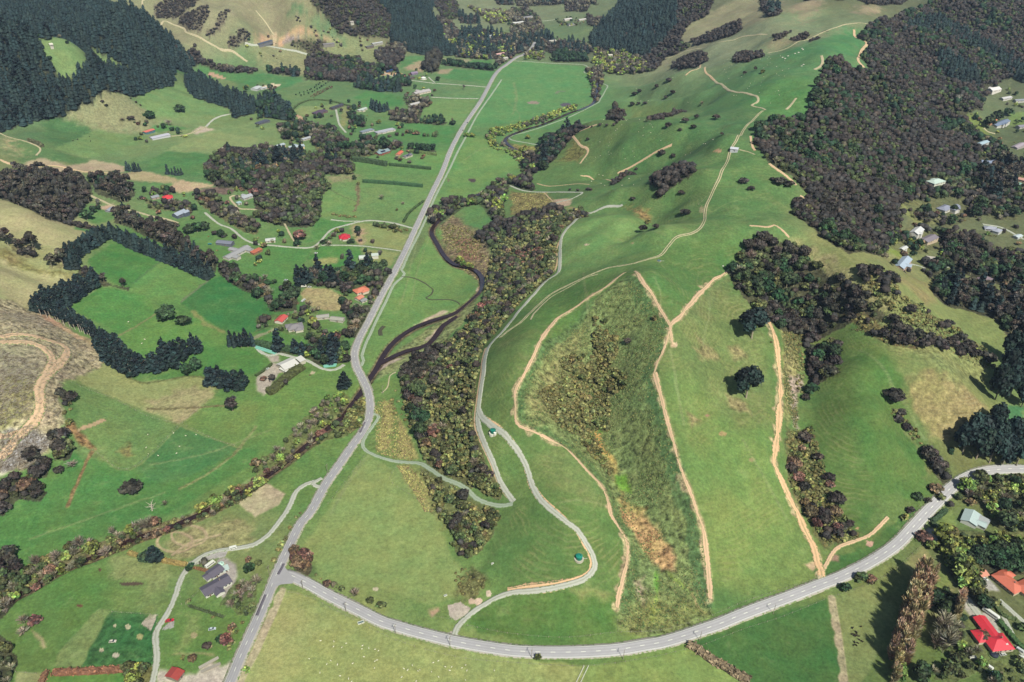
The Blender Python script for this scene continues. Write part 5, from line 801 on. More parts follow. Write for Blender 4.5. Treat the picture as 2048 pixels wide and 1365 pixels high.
def roof_geo(L, w_, z, rise, form, ov=.55, th=.16):
    a, b = L / 2 + ov, w_ / 2 + ov; zo = z - ov * rise / (w_ / 2)
    if form == 'gable': top = [(-a,-b,zo),(a,-b,zo),(a,b,zo),(-a,b,zo),(-a,0,z+rise),(a,0,z+rise)]; Fc = [(0,1,5,4),(2,3,4,5)]
    elif form == 'hip': r_ = max(a - b, .3); top = [(-a,-b,zo),(a,-b,zo),(a,b,zo),(-a,b,zo),(-r_,0,z+rise),(r_,0,z+rise)]; Fc = [(0,1,5,4),(2,3,4,5),(1,2,5),(3,0,4)]
    else: top = [(-a,-b,z),(a,-b,z),(a,b,z+rise),(-a,b,z+rise)]; Fc = [(0,1,2,3)]
    n_ = len(top); V = top + [(x, y, q - th) for x, y, q in top]; F2 = list(Fc) + [tuple(n_ + i for i in reversed(f)) for f in Fc]
    ed = {}
    for f in Fc:
        for i in range(len(f)): e = (f[i], f[(i + 1) % len(f)]); ed[e] = 1
    for (i, j) in ed:
        if (j, i) not in ed: F2.append((i, n_ + i, n_ + j, j))
    return V, F2
def house(pa, pb, w_, h, rise, rc, wc, label, form='gable', cat='house', name='house', wings=(), win=3, chim=0, solar=0, door=(120, 90, 80), group=None, skyl=0):
    (ax, ay), (bx, by) = gp(pa), gp(pb); L = math.hypot(bx - ax, by - ay); ang = math.atan2(by - ay, bx - ax); cx, cy = (ax + bx) / 2, (ay + by) / 2
    cs_ = [(cx + u * L / 2 * math.cos(ang) - v * w_ / 2 * math.sin(ang), cy + u * L / 2 * math.sin(ang) + v * w_ / 2 * math.cos(ang)) for u in (-1, 0, 1) for v in (-1, 0, 1)]
    hz = [float(H(x, y)) for x, y in cs_]; z = max(hz) * .6 + min(hz) * .4; t_ = empty(name, (cx, cy, z), ang); tag(t_, label, cat, group); rr_ = max(L, w_) * .5 + 5; HOUSE_SPOTS.append((cx, cy, rr_, label)); CLEARED.extend([(cx, cy, rr_), (cx - cx / math.hypot(cx, cy) * 10, cy - cy / math.hypot(cx, cy) * 10, rr_ * .8)])
    def vol(ox, oy, l, ww, hh, rs, rot, fm, first):
        base = part('wall', [(-l/2, l/2, -ww/2, ww/2, -4 if first else -3, hh)], cm_(wc), t_); base.location = (ox, oy, 0); base.rotation_euler[2] = rot
        if fm == 'gable':           # gable triangles belong to the wall
            me = base.data; s = len(me.vertices); V = [v.co[:] for v in me.vertices] + [(-l/2, 0, hh + rs - .1), (l/2, 0, hh + rs - .1)]; Fc = [tuple(p.vertices) for p in me.polygons if p.index != 1] + [(4, 7, s), (5, s + 1, 6), (4, s, s + 1, 5), (7, 6, s + 1, s)]
            me.clear_geometry(); me.from_pydata(V, [], Fc); me.update()
        V, F2 = roof_geo(l, ww, hh + .12, rs, fm); rf = mesh_obj('roof', V, F2, roof_mat(rc), t_); rf.location = (ox, oy, 0); rf.rotation_euler[2] = rot
        if fm in ('gable', 'hip'):
            rl = l / 2 + .5 if fm == 'gable' else max(l / 2 - ww / 2, .3); part('ridge_cap', [(-rl, rl, -.18, .18, hh + .12 + rs - .02, hh + .12 + rs + .07)], cm_(tuple(min(255, int(q * 1.12)) for q in rc)), rf)
        return base, rf
    base, rf = vol(0, 0, L, w_, h, rise, 0, form, True)
    for k in range(win):
        u = -L / 2 + L * (k + .7) / (win + .4)
        for sg in (-1, 1):
            y = sg * (w_ / 2 + .03); fr = part('window', [(u - .8, u + .8, y - .05, y + .05, 1.0, 2.2)], cm_((220, 220, 216)), t_); part('pane', [(u - .68, u + .68, y - .07, y + .07, 1.12, 2.08)], GLASS, fr)
    if door: u = L * .08 if win < 3 else -L / 2 + L * 1.2 / (win + .4) + .0; part('door', [(u - .5, u + .5, -w_ / 2 - .07, -w_ / 2 + .02, 0, 2.1)], cm_(door), t_)
    if chim: part('chimney', [(L * .18 - .4, L * .18 + .4, w_ * .1 - .35, w_ * .1 + .35, h, h + rise + .9)], cm_((150, 130, 120)), t_)
    if skyl: part('skylight', [(L * .2, L * .2 + 1.6, -w_ * .3, -w_ * .3 + 1.2, h + rise * .38, h + rise * .38 + .5)], cm_((225, 228, 230)), t_)
    if solar:
        V = [(L*s, -w_*q, h + .12 + rise * (1 - 2 * q) + .12) for s, q in ((-.25, .42), (.15, .42), (.15, .12), (-.25, .12))]; mesh_obj('solar_panel', V, [(0, 1, 2, 3)], cm_((40, 46, 66), .2), t_)
    for (ox, oy, l, ww, rt, fm) in wings: vol(ox, oy, l, ww, h - .15, rise * min(1, ww / w_) , R(rt), fm, False)
    return t_
GR = (148, 148, 160); WH = (222, 220, 216); CR = (205, 198, 186)
H_ = lambda *a, **k: house(*a, **k)
H_((407,1190), (459,1161), 9.5, 2.9, 1.5, (98, 92, 108), WH, 'long white farmhouse under a dark purple grey gable roof', win=7, wings=((-1, -6, 7, 6, 90, 'gable'),), chim=1)
H_((420,1155), (443,1139), 8.5, 2.7, 1.4, (102, 96, 112), WH, 'smaller white building with dark grey roof above the long farmhouse', win=3, wings=((-7, 0, 3, 6, 0, 'gable'),))
H_((447,1143), (457,1139), 4, 2.4, .5, (190, 206, 208), (215, 220, 220), 'small pale garden shed right of the twin farm roofs', 'shed', 'shed', 'shed', win=1)
H_((345,1362), (358,1345), 9, 3, 1.0, (168, 70, 62), (150, 140, 132), 'shed with rusty red roof at the bottom edge of the photo', 'gable', 'shed', 'shed', win=1)
H_((563,741), (590,729), 15, 4.2, 2.0, (214, 210, 212), CR, 'large white roofed barn beside the gravel yard', 'gable', 'barn', 'barn', win=2, wings=((14, -2, 6, 8, 0, 'shed'),)); H_((566,746), (580,738), 9, 3, .5, (226, 224, 224), CR, 'low white lean-to in front of the large barn', 'shed', 'lean-to', 'shed', win=1)
H_((576,660), (606,655), 12, 3, 2.2, (142, 136, 144), CR, 'hipped grey villa among gardens by the road bend', 'hip', wings=((3, -6, 8, 8, 90, 'hip'), (-6, 4, 7, 7, 90, 'hip')), win=4, chim=1)
H_((557,648), (569,636), 9, 2.8, 1.6, (206, 92, 88), (225, 215, 205), 'white walled cottage with faded red roof beside the grey villa', win=2); H_((634,638), (658,636), 6.5, 3, 1, (168, 164, 162), (190, 184, 176), 'ribbed pale grey shed behind the grey villa', 'gable', 'shed', 'shed', win=1)
H_((662,640), (688,644), 7, 3, 1, (170, 166, 160), (190, 184, 176), 'second pale long shed nearer the valley road', 'gable', 'shed', 'shed', win=1)
H_((710,588), (734,580), 11, 3, 2.2, (214, 128, 104), (226, 206, 190), 'orange tiled house hidden in trees left of the straight road', 'hip', wings=((2, -5, 6, 8, 90, 'hip'),), win=3); H_((714,602), (724,596), 7, 2.6, 1.2, (216, 140, 120), CR, 'small orange roofed garage below the orange tiled house', 'gable', 'garage', 'garage', win=1)
H_((722,606), (732,602), 5, 2.5, .8, (150, 150, 156), CR, 'tiny grey roofed shed below the orange garage', 'gable', 'shed', 'shed', win=1)
H_((719,520), (738,519), 9, 4, 1.0, (206, 214, 212), (214, 210, 204), 'white open fronted barn in the paddock left of the road', 'gable', 'barn', 'barn', win=0, door=(50, 46, 44), wings=((14, 3, 8, 6, 0, 'shed'),))
H_((679,478), (700,477), 11, 3, 2.6, (200, 44, 62), CR, 'square villa with a bright crimson roof', 'hip', wings=((0, 5, 9, 7, 90, 'hip'), (0, -4, 10, 7, 90, 'hip')), win=3, chim=1); H_((718,484), (724,483), 3, 2, .4, (70, 60, 56), (120, 90, 80), 'tiny dark hut right of the crimson roofed villa', 'shed', 'hut', 'hut', win=0)
H_((532,484), (551,483), 8, 3, 1, (206, 206, 210), CR, 'small white gabled shed above the gravel lane', 'gable', 'shed', 'shed', win=2); H_((436,487), (466,492), 9, 3.4, 1.4, (128, 130, 150), (110, 112, 130), 'long blue grey barn behind the grey farm complex', 'gable', 'barn', 'barn', win=2)
H_((452,520), (496,498), 10, 3, 1.6, (164, 162, 170), (206, 200, 196), 'grey roofed farm complex with several wings', 'gable', win=5, wings=((5, 8, 16, 7, 90, 'gable'), (-10, -6, 14, 7, 90, 'gable'), (14, -7, 10, 7, 90, 'gable'))); H_((505,510), (522,502), 6, 2.8, .8, (196, 110, 84), (160, 120, 96), 'small orange roofed shed right of the grey complex', 'shed', 'shed', 'shed', win=1)
H_((350,436), (370,429), 10, 4.2, 2.6, (168, 176, 198), (92, 100, 120), 'blue grey barn house with steep pale roof beside the drive', 'gable', 'house', 'house', win=3, wings=((7, -4, 8, 6, 0, 'gable'),)); H_((326,399), (346,398), 11, 3, 2.4, (222, 66, 74), (150, 130, 140), 'villa with a scarlet hipped roof above the drive', 'hip', wings=((0, 4, 7, 7, 90, 'hip'), (0, -4, 7, 7, 90, 'hip')), win=4, chim=1)
H_((303,399), (317,396), 8, 3, 1.6, (150, 152, 164), (180, 160, 150), 'grey roofed outbuilding left of the scarlet roof', 'gable', 'outbuilding', 'outbuilding', win=1); H_((215,425), (226,420), 6, 2.6, 1, (160, 162, 180), (150, 150, 160), 'small blue grey hut at the end of the brown gum belt', 'gable', 'hut', 'hut', win=1)
H_((484,400), (502,394), 10, 3, 2, (176, 178, 190), (190, 186, 184), 'little pale grey farmhouse in the fork of the farm track', 'gable', wings=((1, 5, 9, 6, 90, 'gable'),), win=3); H_((475,410), (482,408), 5, 2.5, .8, (170, 196, 204), (200, 200, 200), 'tiny turquoise shed below the little grey farmhouse', 'shed', 'shed', 'shed', win=0)
H_((289,268), (307,263), 9, 3, .8, (224, 122, 112), (84, 126, 140), 'farm shed with a long coral roof on the left pasture', 'gable', 'shed', 'shed', win=2); H_((302,279), (338,273), 12, 2.8, 1.0, (196, 194, 214), (200, 200, 210), 'long pale greenhouse below the coral roofed shed', 'gable', 'greenhouse', 'greenhouse', win=0, door=None)
H_((551,296), (568,293), 9, 3, 1.4, (176, 186, 200), (214, 190, 160), 'pale blue roofed building left in the tree ringed yard', 'gable', 'house', 'house', win=2); H_((578,298), (608,295), 10, 3, 1.8, (176, 188, 204), (220, 194, 160), 'cluster of pale blue roofs in the tree ringed yard', 'gable', 'house', 'house', win=4, wings=((0, 5, 9, 7, 90, 'gable'), (9, -4, 8, 6, 90, 'gable')))
H_((604,282), (620,278), 8, 3, 1.2, (178, 180, 192), (190, 184, 180), 'grey roof half hidden above the tree ringed yard', 'gable', 'house', 'house', win=2); H_((514,250), (536,244), 11, 3, 2, (82, 84, 102), (110, 110, 120), 'low dark slate roofed house in the left trees', 'hip', 'house', 'house', win=3)
H_((628,230), (652,224), 12, 3.2, 2.6, (88, 72, 92), (120, 96, 96), 'large dark plum roofed house on the round lawn', 'hip', wings=((4, 5, 10, 8, 90, 'hip'), (-4, -5, 10, 8, 90, 'hip')), win=4); H_((662,220), (684,212), 9, 3.2, 1.8, (72, 70, 84), (100, 92, 96), 'long black roofed stable beside the plum roofed house', 'gable', 'stable', 'stable', win=4)
H_((716,224), (732,219), 8, 3, 1, (196, 206, 206), (210, 200, 190), 'pale turquoise roofed house by the dark pine clump', 'gable', wings=((-3, -5, 9, 6, 90, 'gable'),), win=3); H_((722,267), (746,262), 9, 3, 1.8, (130, 138, 156), (190, 190, 190), 'grey slate house at the left of a pair near the hedges', 'hip', 'house', 'house', win=3)
H_((752,268), (788,261), 12, 3, 1.8, (172, 172, 188), (206, 200, 196), 'long pale grey house at the right of a pair near the hedges', 'hip', wings=((-6, -4, 8, 8, 90, 'hip'),), win=5); H_((754,310), (776,304), 12, 3, 2.4, (140, 158, 168), (150, 90, 76), 'blue green roofed house behind the clipped hedges', 'gable', wings=((3, 5, 10, 8, 90, 'gable'), (-6, -4, 8, 6, 90, 'gable')), win=4, solar=1)
H_((795,313), (803,306), 7, 2.8, 1.2, (222, 118, 92), (200, 170, 150), 'narrow orange roofed shed left of the hedge house', 'gable', 'shed', 'shed', win=1); H_((808,317), (822,312), 8, 3, 1.2, (122, 116, 130), CR, 'small dark roofed cottage right of the orange shed', 'gable', 'house', 'house', win=2, solar=1)
H_((828,190), (858,184), 14, 3.4, 2.2, (188, 180, 186), (214, 200, 190), 'pale farm homestead with several roofs beside the drive', 'gable', wings=((0, 8, 16, 8, 90, 'gable'), (-12, -4, 10, 8, 90, 'gable'), (12, 4, 9, 7, 90, 'gable')), win=5); H_((820,213), (838,208), 10, 3, 1.4, (196, 192, 196), CR, 'pale roofed cottage below the homestead', 'gable', 'house', 'house', win=2)
H_((822,151), (834,148), 9, 3.4, 2.6, (140, 120, 150), (130, 120, 150), 'purple roofed house with pointed gables beside the white dome', 'gable', 'house', 'house', win=2, wings=((0, 4, 7, 6, 90, 'gable'),)); H_((817,160), (828,157), 8, 3, .8, (96, 84, 78), (110, 100, 90), 'brown shed in front of the purple roofed house', 'shed', 'shed', 'shed', win=1)
H_((773,146), (777,144), 5, 3, .8, (52, 84, 140), (70, 90, 120), 'left blue hut on the cleared terrace', 'gable', 'hut', 'hut', win=0); H_((780,144), (784,142), 5, 3, .8, (52, 84, 140), (70, 90, 120), 'right blue hut on the cleared terrace', 'gable', 'hut', 'hut', win=0)
H_((744,91), (764,87), 9, 3.4, 1, (196, 196, 204), (170, 166, 160), 'long pale roofed hillside house right of the earthworks', 'gable', 'house', 'house', win=3); H_((732,97), (746,94), 8, 3, 1, (110, 106, 112), (120, 110, 104), 'dark roofed annex below the pale hillside house', 'gable', 'annex', 'annex', win=2)
H_((516,91), (543,89), 10, 3.4, 1, (84, 92, 116), (130, 130, 140), 'long dark blue roofed house at the left of the earthworks', 'gable', 'house', 'house', win=4); H_((646,92), (668,90), 9, 3, 1, (142, 136, 148), (140, 134, 130), 'grey roofed house among shrubs under the earthworks', 'gable', 'house', 'house', win=2)
H_((508,182), (518,177), 14, 3.6, 1.2, (204, 206, 216), (190, 190, 196), 'white roofed stables beside the sand arena', 'gable', 'stable', 'stable', win=2); H_((520,180), (532,178), 6, 3, .8, (196, 200, 210), (190, 190, 196), 'smaller pale shed beside the sand arena', 'gable', 'shed', 'shed', win=1)
for a, b, c, l in (((968,76), (984,74), (176,180,190), 'pale roof in the trees at the top centre'), ((992,112), (1008,109), (222,176,176), 'pink roofed house at the far end of the straight road'), ((1026,49), (1046,46), (214,212,218), 'white roofed sheds at the far left of the valley head'), ((1046,38), (1064,35), (150,146,156), 'grey roofed house at the valley head'), ((1128,43), (1142,39), (222,214,220), 'white roofed house in the far valley centre'),
                   ((1157,43), (1171,40), (206,200,204), 'pale roofed house at the right of the far valley'), ((1098,86), (1111,83), (196,190,188), 'pale cottage in the trees beyond the straight road'), ((1136,53), (1150,50), (122,120,134), 'dark roofed barn below the far white roof'), ((1216,114), (1224,112), (206,200,190), 'small white house in the willow grove'), ((700,48), (706,47), (180,170,170), 'tiny pale hut on the far centre hillside'), ((1006,120), (1014,118), (200,196,192), 'small pale shed beside the far road'), ((100,94), (106,93), (220,216,206), 'tiny pale hut in the forest clearing')):
    H_(a, b, 9, 3.2, 1.6, c, (200, 194, 188), l, 'gable', 'house' if 'hut' not in l and 'shed' not in l else 'hut', 'house' if 'hut' not in l and 'shed' not in l else 'hut', win=2)
H_((1977,187), (1996,180), 13, 3.6, 3.2, (228, 222, 228), (224, 216, 216), 'white house with steep crossed gables at the upper right', 'gable', wings=((2, 4, 12, 8, 90, 'gable'),), win=3); H_((2002,201), (2020,197), 8, 3, 1.4, (206, 202, 210), (200, 196, 196), 'long white roofed house below the steep gabled one', 'gable', 'house', 'house', win=3); H_((2028,205), (2046,203), 8, 3, 1.4, (150, 152, 166), (190, 186, 186), 'grey roofed house at the right edge of the upper hamlet', 'gable', 'house', 'house', win=2)
H_((1974,248), (1986,245), 11, 3, 1.2, (232, 150, 110), (200, 150, 120), 'bright orange roofed cottage under the tall round pine', 'gable', 'house', 'house', win=2); H_((1987,254), (2012,248), 11, 3, 2, (122, 134, 164), (210, 206, 206), 'blue roofed house with pale gables beside the orange cottage', 'gable', wings=((-5, -4, 9, 6, 90, 'gable'), (5, -4, 9, 6, 90, 'gable')), win=4); H_((2034,258), (2052,254), 9, 3, 1.4, (146, 140, 160), (180, 176, 180), 'grey mauve roof at the right edge by the blue house', 'gable', 'house', 'house', win=2)
H_((1958,291), (1972,288), 8, 3, 1.2, (176, 196, 214), (200, 200, 206), 'pale blue roof half buried in the big bush', 'gable', 'house', 'house', win=2); H_((2028,298), (2044,293), 9, 3, 1.4, (172, 158, 172), (180, 170, 176), 'mauve roofed house below the garden trees at the right', 'gable', 'house', 'house', win=2); H_((1962,326), (1994,332), 11, 3, 1.6, (142, 152, 184), (196, 196, 206), 'long blue grey roofed house in the right bush', 'gable', 'house', 'house', win=4, wings=((8, 4, 9, 7, 90, 'gable'),))
H_((1860,369), (1882,365), 13, 3.2, 2.4, (196, 212, 208), (214, 214, 206), 'pale green hipped roof house in the bush clearing', 'hip', wings=((4, 4, 10, 8, 90, 'hip'),), win=4); H_((1881,423), (1897,418), 12, 3, 2.2, (150, 152, 176), (216, 212, 212), 'grey hipped roof house with a long right wing', 'hip', wings=((6, -7, 12, 8, 90, 'hip'), (15, -8, 14, 7, 30, 'gable')), win=4)
H_((1968,458), (1992,463), 10, 3, 1.8, (170, 172, 192), (206, 204, 206), 'angled grey roofed house below the belt at right', 'hip', wings=((7, -5, 12, 8, 60, 'hip'),), win=4); H_((1826,474), (1838,464), 10, 4.2, 2.4, (216, 214, 222), (228, 224, 224), 'tall white house beside the two red garden trees', 'gable', 'house', 'house', win=2, wings=((-4, -4, 7, 5, 90, 'gable'),)); H_((1846,486), (1867,479), 11, 3, 1.8, (136, 126, 140), (206, 186, 166), 'brown grey roofed house right of the tall white one', 'gable', 'house', 'house', win=3)
H_((1798,536), (1811,530), 10, 3, 2.4, (176, 190, 214), (206, 180, 176), 'house with a broad pale blue roof on the grass edge', 'gable', 'house', 'house', win=4, wings=((-3, -5, 9, 6, 90, 'gable'),)); H_((1888,533), (1900,531), 7, 2.8, 1.2, (190, 214, 200), (200, 206, 200), 'small mint roofed cottage in the trees', 'gable', 'house', 'house', win=2); H_((1960,564), (1976,560), 10, 3, 2, (136, 118, 130), (150, 140, 140), 'brown mauve roof below the dark tree slope', 'hip', 'house', 'house', win=2)
H_((2024,370), (2040,373), 7, 3.4, .6, (150, 188, 176), (60, 66, 74), 'mint green roofed shed on the tan grass at right', 'shed', 'shed', 'shed', win=1); H_((2036,361), (2056,365), 10, 3, 1.4, (206, 160, 150), (190, 170, 160), 'pinkish roofed house at the right edge above the shed', 'gable', 'house', 'house', win=2); H_((1802,502), (1810,500), 5, 2.6, .8, (214, 214, 218), (214, 210, 206), 'tiny white shed in the yellow green garden', 'gable', 'shed', 'shed', win=0)
H_((2030,478), (2040,474), 6, 2.6, .8, (200, 210, 222), (200, 200, 206), 'small pale blue shed near the right edge', 'gable', 'shed', 'shed', win=0); H_((1852,517), (1868,522), 6, 2.6, 1, (190, 182, 178), (180, 172, 166), 'low pale shed beside the big round garden tree', 'gable', 'shed', 'shed', win=1)
H_((1935,1052), (1944,1030), 11, 3, 1.8, (186, 202, 208), (222, 222, 220), 'white walled house with pale blue green roof by the road bend', 'gable', 'house', 'house', win=4, wings=((-2, -7, 8, 6, 90, 'gable'),)); H_((1959,1058), (1968,1042), 7, 2.8, .8, (176, 178, 186), (200, 196, 190), 'flat grey garage right of the pale blue green roof', 'shed', 'garage', 'garage', win=1)
H_((1992,1152), (2037,1188), 11, 3, 2.2, (214, 118, 96), (214, 190, 170), 'large house with an orange tiled hipped roof', 'hip', wings=((8, 9, 16, 10, 90, 'hip'), (-6, 6, 8, 7, 90, 'hip')), win=6, chim=1); H_((1955,1152), (1968,1148), 7, 2.6, 1, (220, 150, 130), (210, 190, 170), 'small orange roofed garage left of the orange tiled house', 'gable', 'garage', 'garage', win=1)
H_((1956,1240), (1986,1280), 8, 3, 1.4, (216, 52, 66), (196, 150, 130), 'long red roofed wing building beside the gravel drive', 'gable', 'house', 'house', win=4); H_((1972,1293), (2014,1288), 12, 3.1, 2.6, (220, 54, 68), (206, 190, 176), 'house with a bright red hipped roof and skylight', 'hip', wings=((-8, 6, 9, 8, 90, 'hip'),), win=4, chim=1, skyl=1)
H_((400,1338), (436,1318), 1.0, 1.1, .1, (176, 168, 160), (170, 160, 150), 'upper timber rail block of the old stock yards', 'shed', 'stock pen', 'stock_pen', win=0, door=None); H_((404,1346), (440,1330), 1.0, 1.1, .1, (160, 152, 144), (170, 160, 150), 'lower timber rail block of the old stock yards', 'shed', 'stock pen', 'stock_pen', win=0, door=None)
# ---------------------------------------------------------------- trees
def foliage_mat(name):
    m, t, b = new_mat(name, .75, .15); a = N(t, 'ShaderNodeAttribute', attribute_name='tint'); oi = N(t, 'ShaderNodeObjectInfo'); tc = N(t, 'ShaderNodeTexCoord')
    g = N(t, 'ShaderNodeNewGeometry'); f = noise_n(t, g.outputs['Position'], .9, 3); v = mathn(t, 'MULTIPLY', mathn(t, 'MULTIPLY_ADD', oi.outputs['Random'], .75, .6), mathn(t, 'MULTIPLY_ADD', f, .9, .56))
    hs = N(t, 'ShaderNodeHueSaturation'); t.links.new(scale_col(t, a.outputs['Color'], v), hs.inputs['Color']); wn = N(t, 'ShaderNodeTexWhiteNoise'); wn.noise_dimensions = '1D'; t.links.new(oi.outputs['Random'], wn.inputs['W'])
    t.links.new(mathn(t, 'MULTIPLY_ADD', wn.outputs['Value'], .075, .478), hs.inputs['Hue']); t.links.new(hs.outputs[0], b.inputs['Base Color'])
    return m
LEAF = foliage_mat('foliage'); BARK = flat_mat('bark', (112, 98, 84), .9, .1, .2, 2)
BARK_PALE = flat_mat('pale_bark', (176, 164, 152), .9, .1, .2, 2)
def tube(V, Fc, C, a, b, ra, rb, col, k=5):
    a, b = np.array(a, float), np.array(b, float); d = b - a; d /= np.linalg.norm(d) + 1e-9; u = np.cross(d, (0, 0, 1.0) if abs(d[2]) < .9 else (1, 0, 0)); u /= np.linalg.norm(u); v = np.cross(d, u); s = len(V)
    for p, r in ((a, ra), (b, rb)):
        for i in range(k): t_ = 2 * math.pi * i / k; V.append(p + (u * math.cos(t_) + v * math.sin(t_)) * r); C.append(col)
    for i in range(k): j = (i + 1) % k; Fc.append((s + i, s + j, s + k + j, s + k + i))
#            colour        h   r   crown base  leaf size  count   form
KIND = {
 'pine':    ((38, 54, 54), 21, 4.6, .10, 1.6, 330, 'cone'),
 'kanuka':  ((66, 61, 58), 8, 4.0, .15, 1.1, 240, 'dome'),
 'broad':   ((86, 92, 60), 7, 3.2, .12, .95, 220, 'dome'),
 'olive':   ((118, 118, 78), 5.0, 2.6, .10, .9, 220, 'dome'),
 'oldpine': ((40, 57, 54), 22, 7.0, .05, 1.5, 620, 'dome'),
 'cypress': ((56, 74, 50), 12, 5.0, .06, 1.3, 300, 'dome'),
 'willow':  ((128, 138, 74), 8.5, 4.2, .12, 1.1, 220, 'loose'),
 'bare':    ((140, 128, 116), 9, 4.0, .2, 1.0, 150, 'twig'),
 'gum':     ((76, 70, 66), 18, 5.4, .35, 1.3, 260, 'loose'),
 'redleaf': ((118, 90, 80), 8, 4.2, .12, 1.0, 240, 'dome'),
 'poplar':  ((188, 160, 134), 26, 2.7, .04, 1.1, 420, 'spire'),
 'shrub':   ((120, 120, 76), 2.4, 1.9, .0, .8, 90, 'dome'),
}
def crown_mesh(kind, seed, detail=1.0):
    col, h, r, cb, ls, n, form = KIND[kind]; g = np.random.default_rng(seed); n = int(n * detail); ls = ls / math.sqrt(max(detail, .2)) * (1.0 if detail >= 1 else 1.05); col = np.array(col, float)
    V, Fc, C = [], [], []
    z0 = h * cb; L = h - z0
    if form == 'cone':
        lob = []
        for i in range(22):
            t_ = (i + .5) / 22; a = g.random() * 6.28; rad_ = r * (1 - t_) ** .6; lob.append((math.cos(a) * rad_ * .55, math.sin(a) * rad_ * .55, z0 + L * t_ * .97, max(rad_ * .55, .5), L * .07))
    elif form == 'spire':
        lob = [(g.normal() * .35, g.normal() * .35, z0 + L * t_, r * (.35 + .6 * math.sin(math.pi * min(t_ * .9 + .12, 1)) ** .7), L * .08) for t_ in np.linspace(.04, .98, 16)]
    else:
        m = 9 if form == 'dome' else 8; lob = []
        for i in range(m):
            a = i * 2.4 + g.random(); q = math.sqrt((i + .5) / m); up = (1 - q * q * .75)
            lob.append((math.cos(a) * q * r * .62, math.sin(a) * q * r * .62, z0 + L * (.28 + .42 * up) + g.normal() * L * .05, r * (.40 + .14 * g.random()), L * (.20 + .08 * g.random())))
        if form == 'loose' : lob = [(x * 1.15, y * 1.15, z + g.normal() * L * .07, a_ * .8, b_ * .85) for x, y, z, a_, b_ in lob]
    tone = [1 + .22 * (g.random() - .5) * 2 for _ in lob]; hue = [g.normal(0, 1, 3) * np.array((.05, .03, .05)) for _ in lob]
    if form != 'twig':              # solid inner mass of each lobe
        for k_, (x, y, z, ra, rz) in enumerate(lob):
            s = len(V); nv, nh = (4, 6)
            for i in range(nv + 1):
                ph = math.pi * i / nv
                for j in range(nh):
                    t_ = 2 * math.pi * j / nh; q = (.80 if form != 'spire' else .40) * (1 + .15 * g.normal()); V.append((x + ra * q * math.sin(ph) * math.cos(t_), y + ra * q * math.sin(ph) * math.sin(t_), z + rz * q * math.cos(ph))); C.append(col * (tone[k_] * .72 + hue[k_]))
            for i in range(nv):
                for j in range(nh): j2 = (j + 1) % nh; Fc.append((s + i * nh + j, s + (i + 1) * nh + j, s + (i + 1) * nh + j2, s + i * nh + j2))
    w_ = np.array([l[3] * l[3] + l[3] * l[4] for l in lob]); w_ /= w_.sum()
    for i in range(n):
        k_ = g.choice(len(lob), p=w_); x, y, z, ra, rz = lob[k_]; d = g.normal(size=3); d[2] = abs(d[2]) * .9 - .25; d /= np.linalg.norm(d); q = .86 + .26 * g.random()
        p = np.array((x + d[0] * ra * q, y + d[1] * ra * q, z + d[2] * rz * q)); nn = d + g.normal(size=3) * .55; nn /= np.linalg.norm(nn); u = np.cross(nn, g.normal(size=3)); u /= np.linalg.norm(u) + 1e-9; v = np.cross(nn, u)
        c = col * (tone[k_] + hue[k_] + .62 * (g.random() - .38)); s = len(V); sz = ls * (.35 + .45 * g.random())
        if form in ('twig', 'spire'):
            base = np.array((p[0] * .35, p[1] * .35, p[2] - L * (.22 if form == 'twig' else .10))); e = np.array((p[0] * 1.05, p[1] * 1.05, p[2] + .06 * L)); wd = .16 * ls if form == 'twig' else .20
            sd = np.cross(e - base, g.normal(size=3)); sd = sd / (np.linalg.norm(sd) + 1e-9) * wd; V += [base - sd, base + sd, e + sd * .4, e - sd * .4]
        else: V += [p - u * sz - v * sz * .5, p + u * sz * .7 - v * sz * .7, p + u * sz + v * sz * .6, p - u * sz * .5 + v * sz]
        C += [c] * 4; Fc.append((s, s + 1, s + 2, s + 3))
    return np.array(V), np.array(Fc), np.clip(lin(np.clip(np.array(C), 4, 250)) / KX, .004, .9)
def trunk_mesh(kind, seed):
    col, h, r, cb, ls, n, form = KIND[kind]; g = np.random.default_rng(seed); V, Fc, C = [], [], []; c = lin((150, 138, 124)) / KX; tr = .022 * h + .05; top = h * (.92 if form in ('cone', 'spire') else .55)
    tube(V, Fc, C, (0, 0, -1.2), (0, 0, top * .5), tr, tr * .7, c, 6); tube(V, Fc, C, (0, 0, top * .5), (g.normal() * .1, g.normal() * .1, top), tr * .7, tr * .2, c, 6)
    for i in range(7 if form == 'twig' else 4):
        a = i * 1.9 + g.random(); z = top * (.35 + .1 * i * (4 / 7 if form == 'twig' else 1)); q = r * .75; tube(V, Fc, C, (0, 0, z), (math.cos(a) * q, math.sin(a) * q, z + h * .18), tr * .4, tr * .1, c, 4)
    return np.array(V), np.array(Fc), np.array(C)
NAMES = {'pine': 'pine_tree', 'oldpine': 'pine_tree', 'kanuka': 'bush_tree', 'broad': 'broadleaf_tree', 'olive': 'olive_bush_tree', 'cypress': 'cypress_tree', 'willow': 'willow_tree', 'bare': 'bare_tree', 'gum': 'gum_tree', 'redleaf': 'copper_leaf_tree', 'poplar': 'poplar_tree', 'shrub': 'shrub'}
def raw_mesh(name, data, mat):
    V, Fc, C = data; o = mesh_obj(name, V, Fc, mat, cols=C); me = o.data; bpy.data.objects.remove(o); return me
PROTO = {}
for k_ in KIND:
    PROTO[k_] = [(raw_mesh(NAMES[k_] + '_crown', crown_mesh(k_, s * 7 + 1), LEAF), raw_mesh(NAMES[k_] + '_trunk', trunk_mesh(k_, s), LEAF)) for s in range(4)]
SMALL = {}
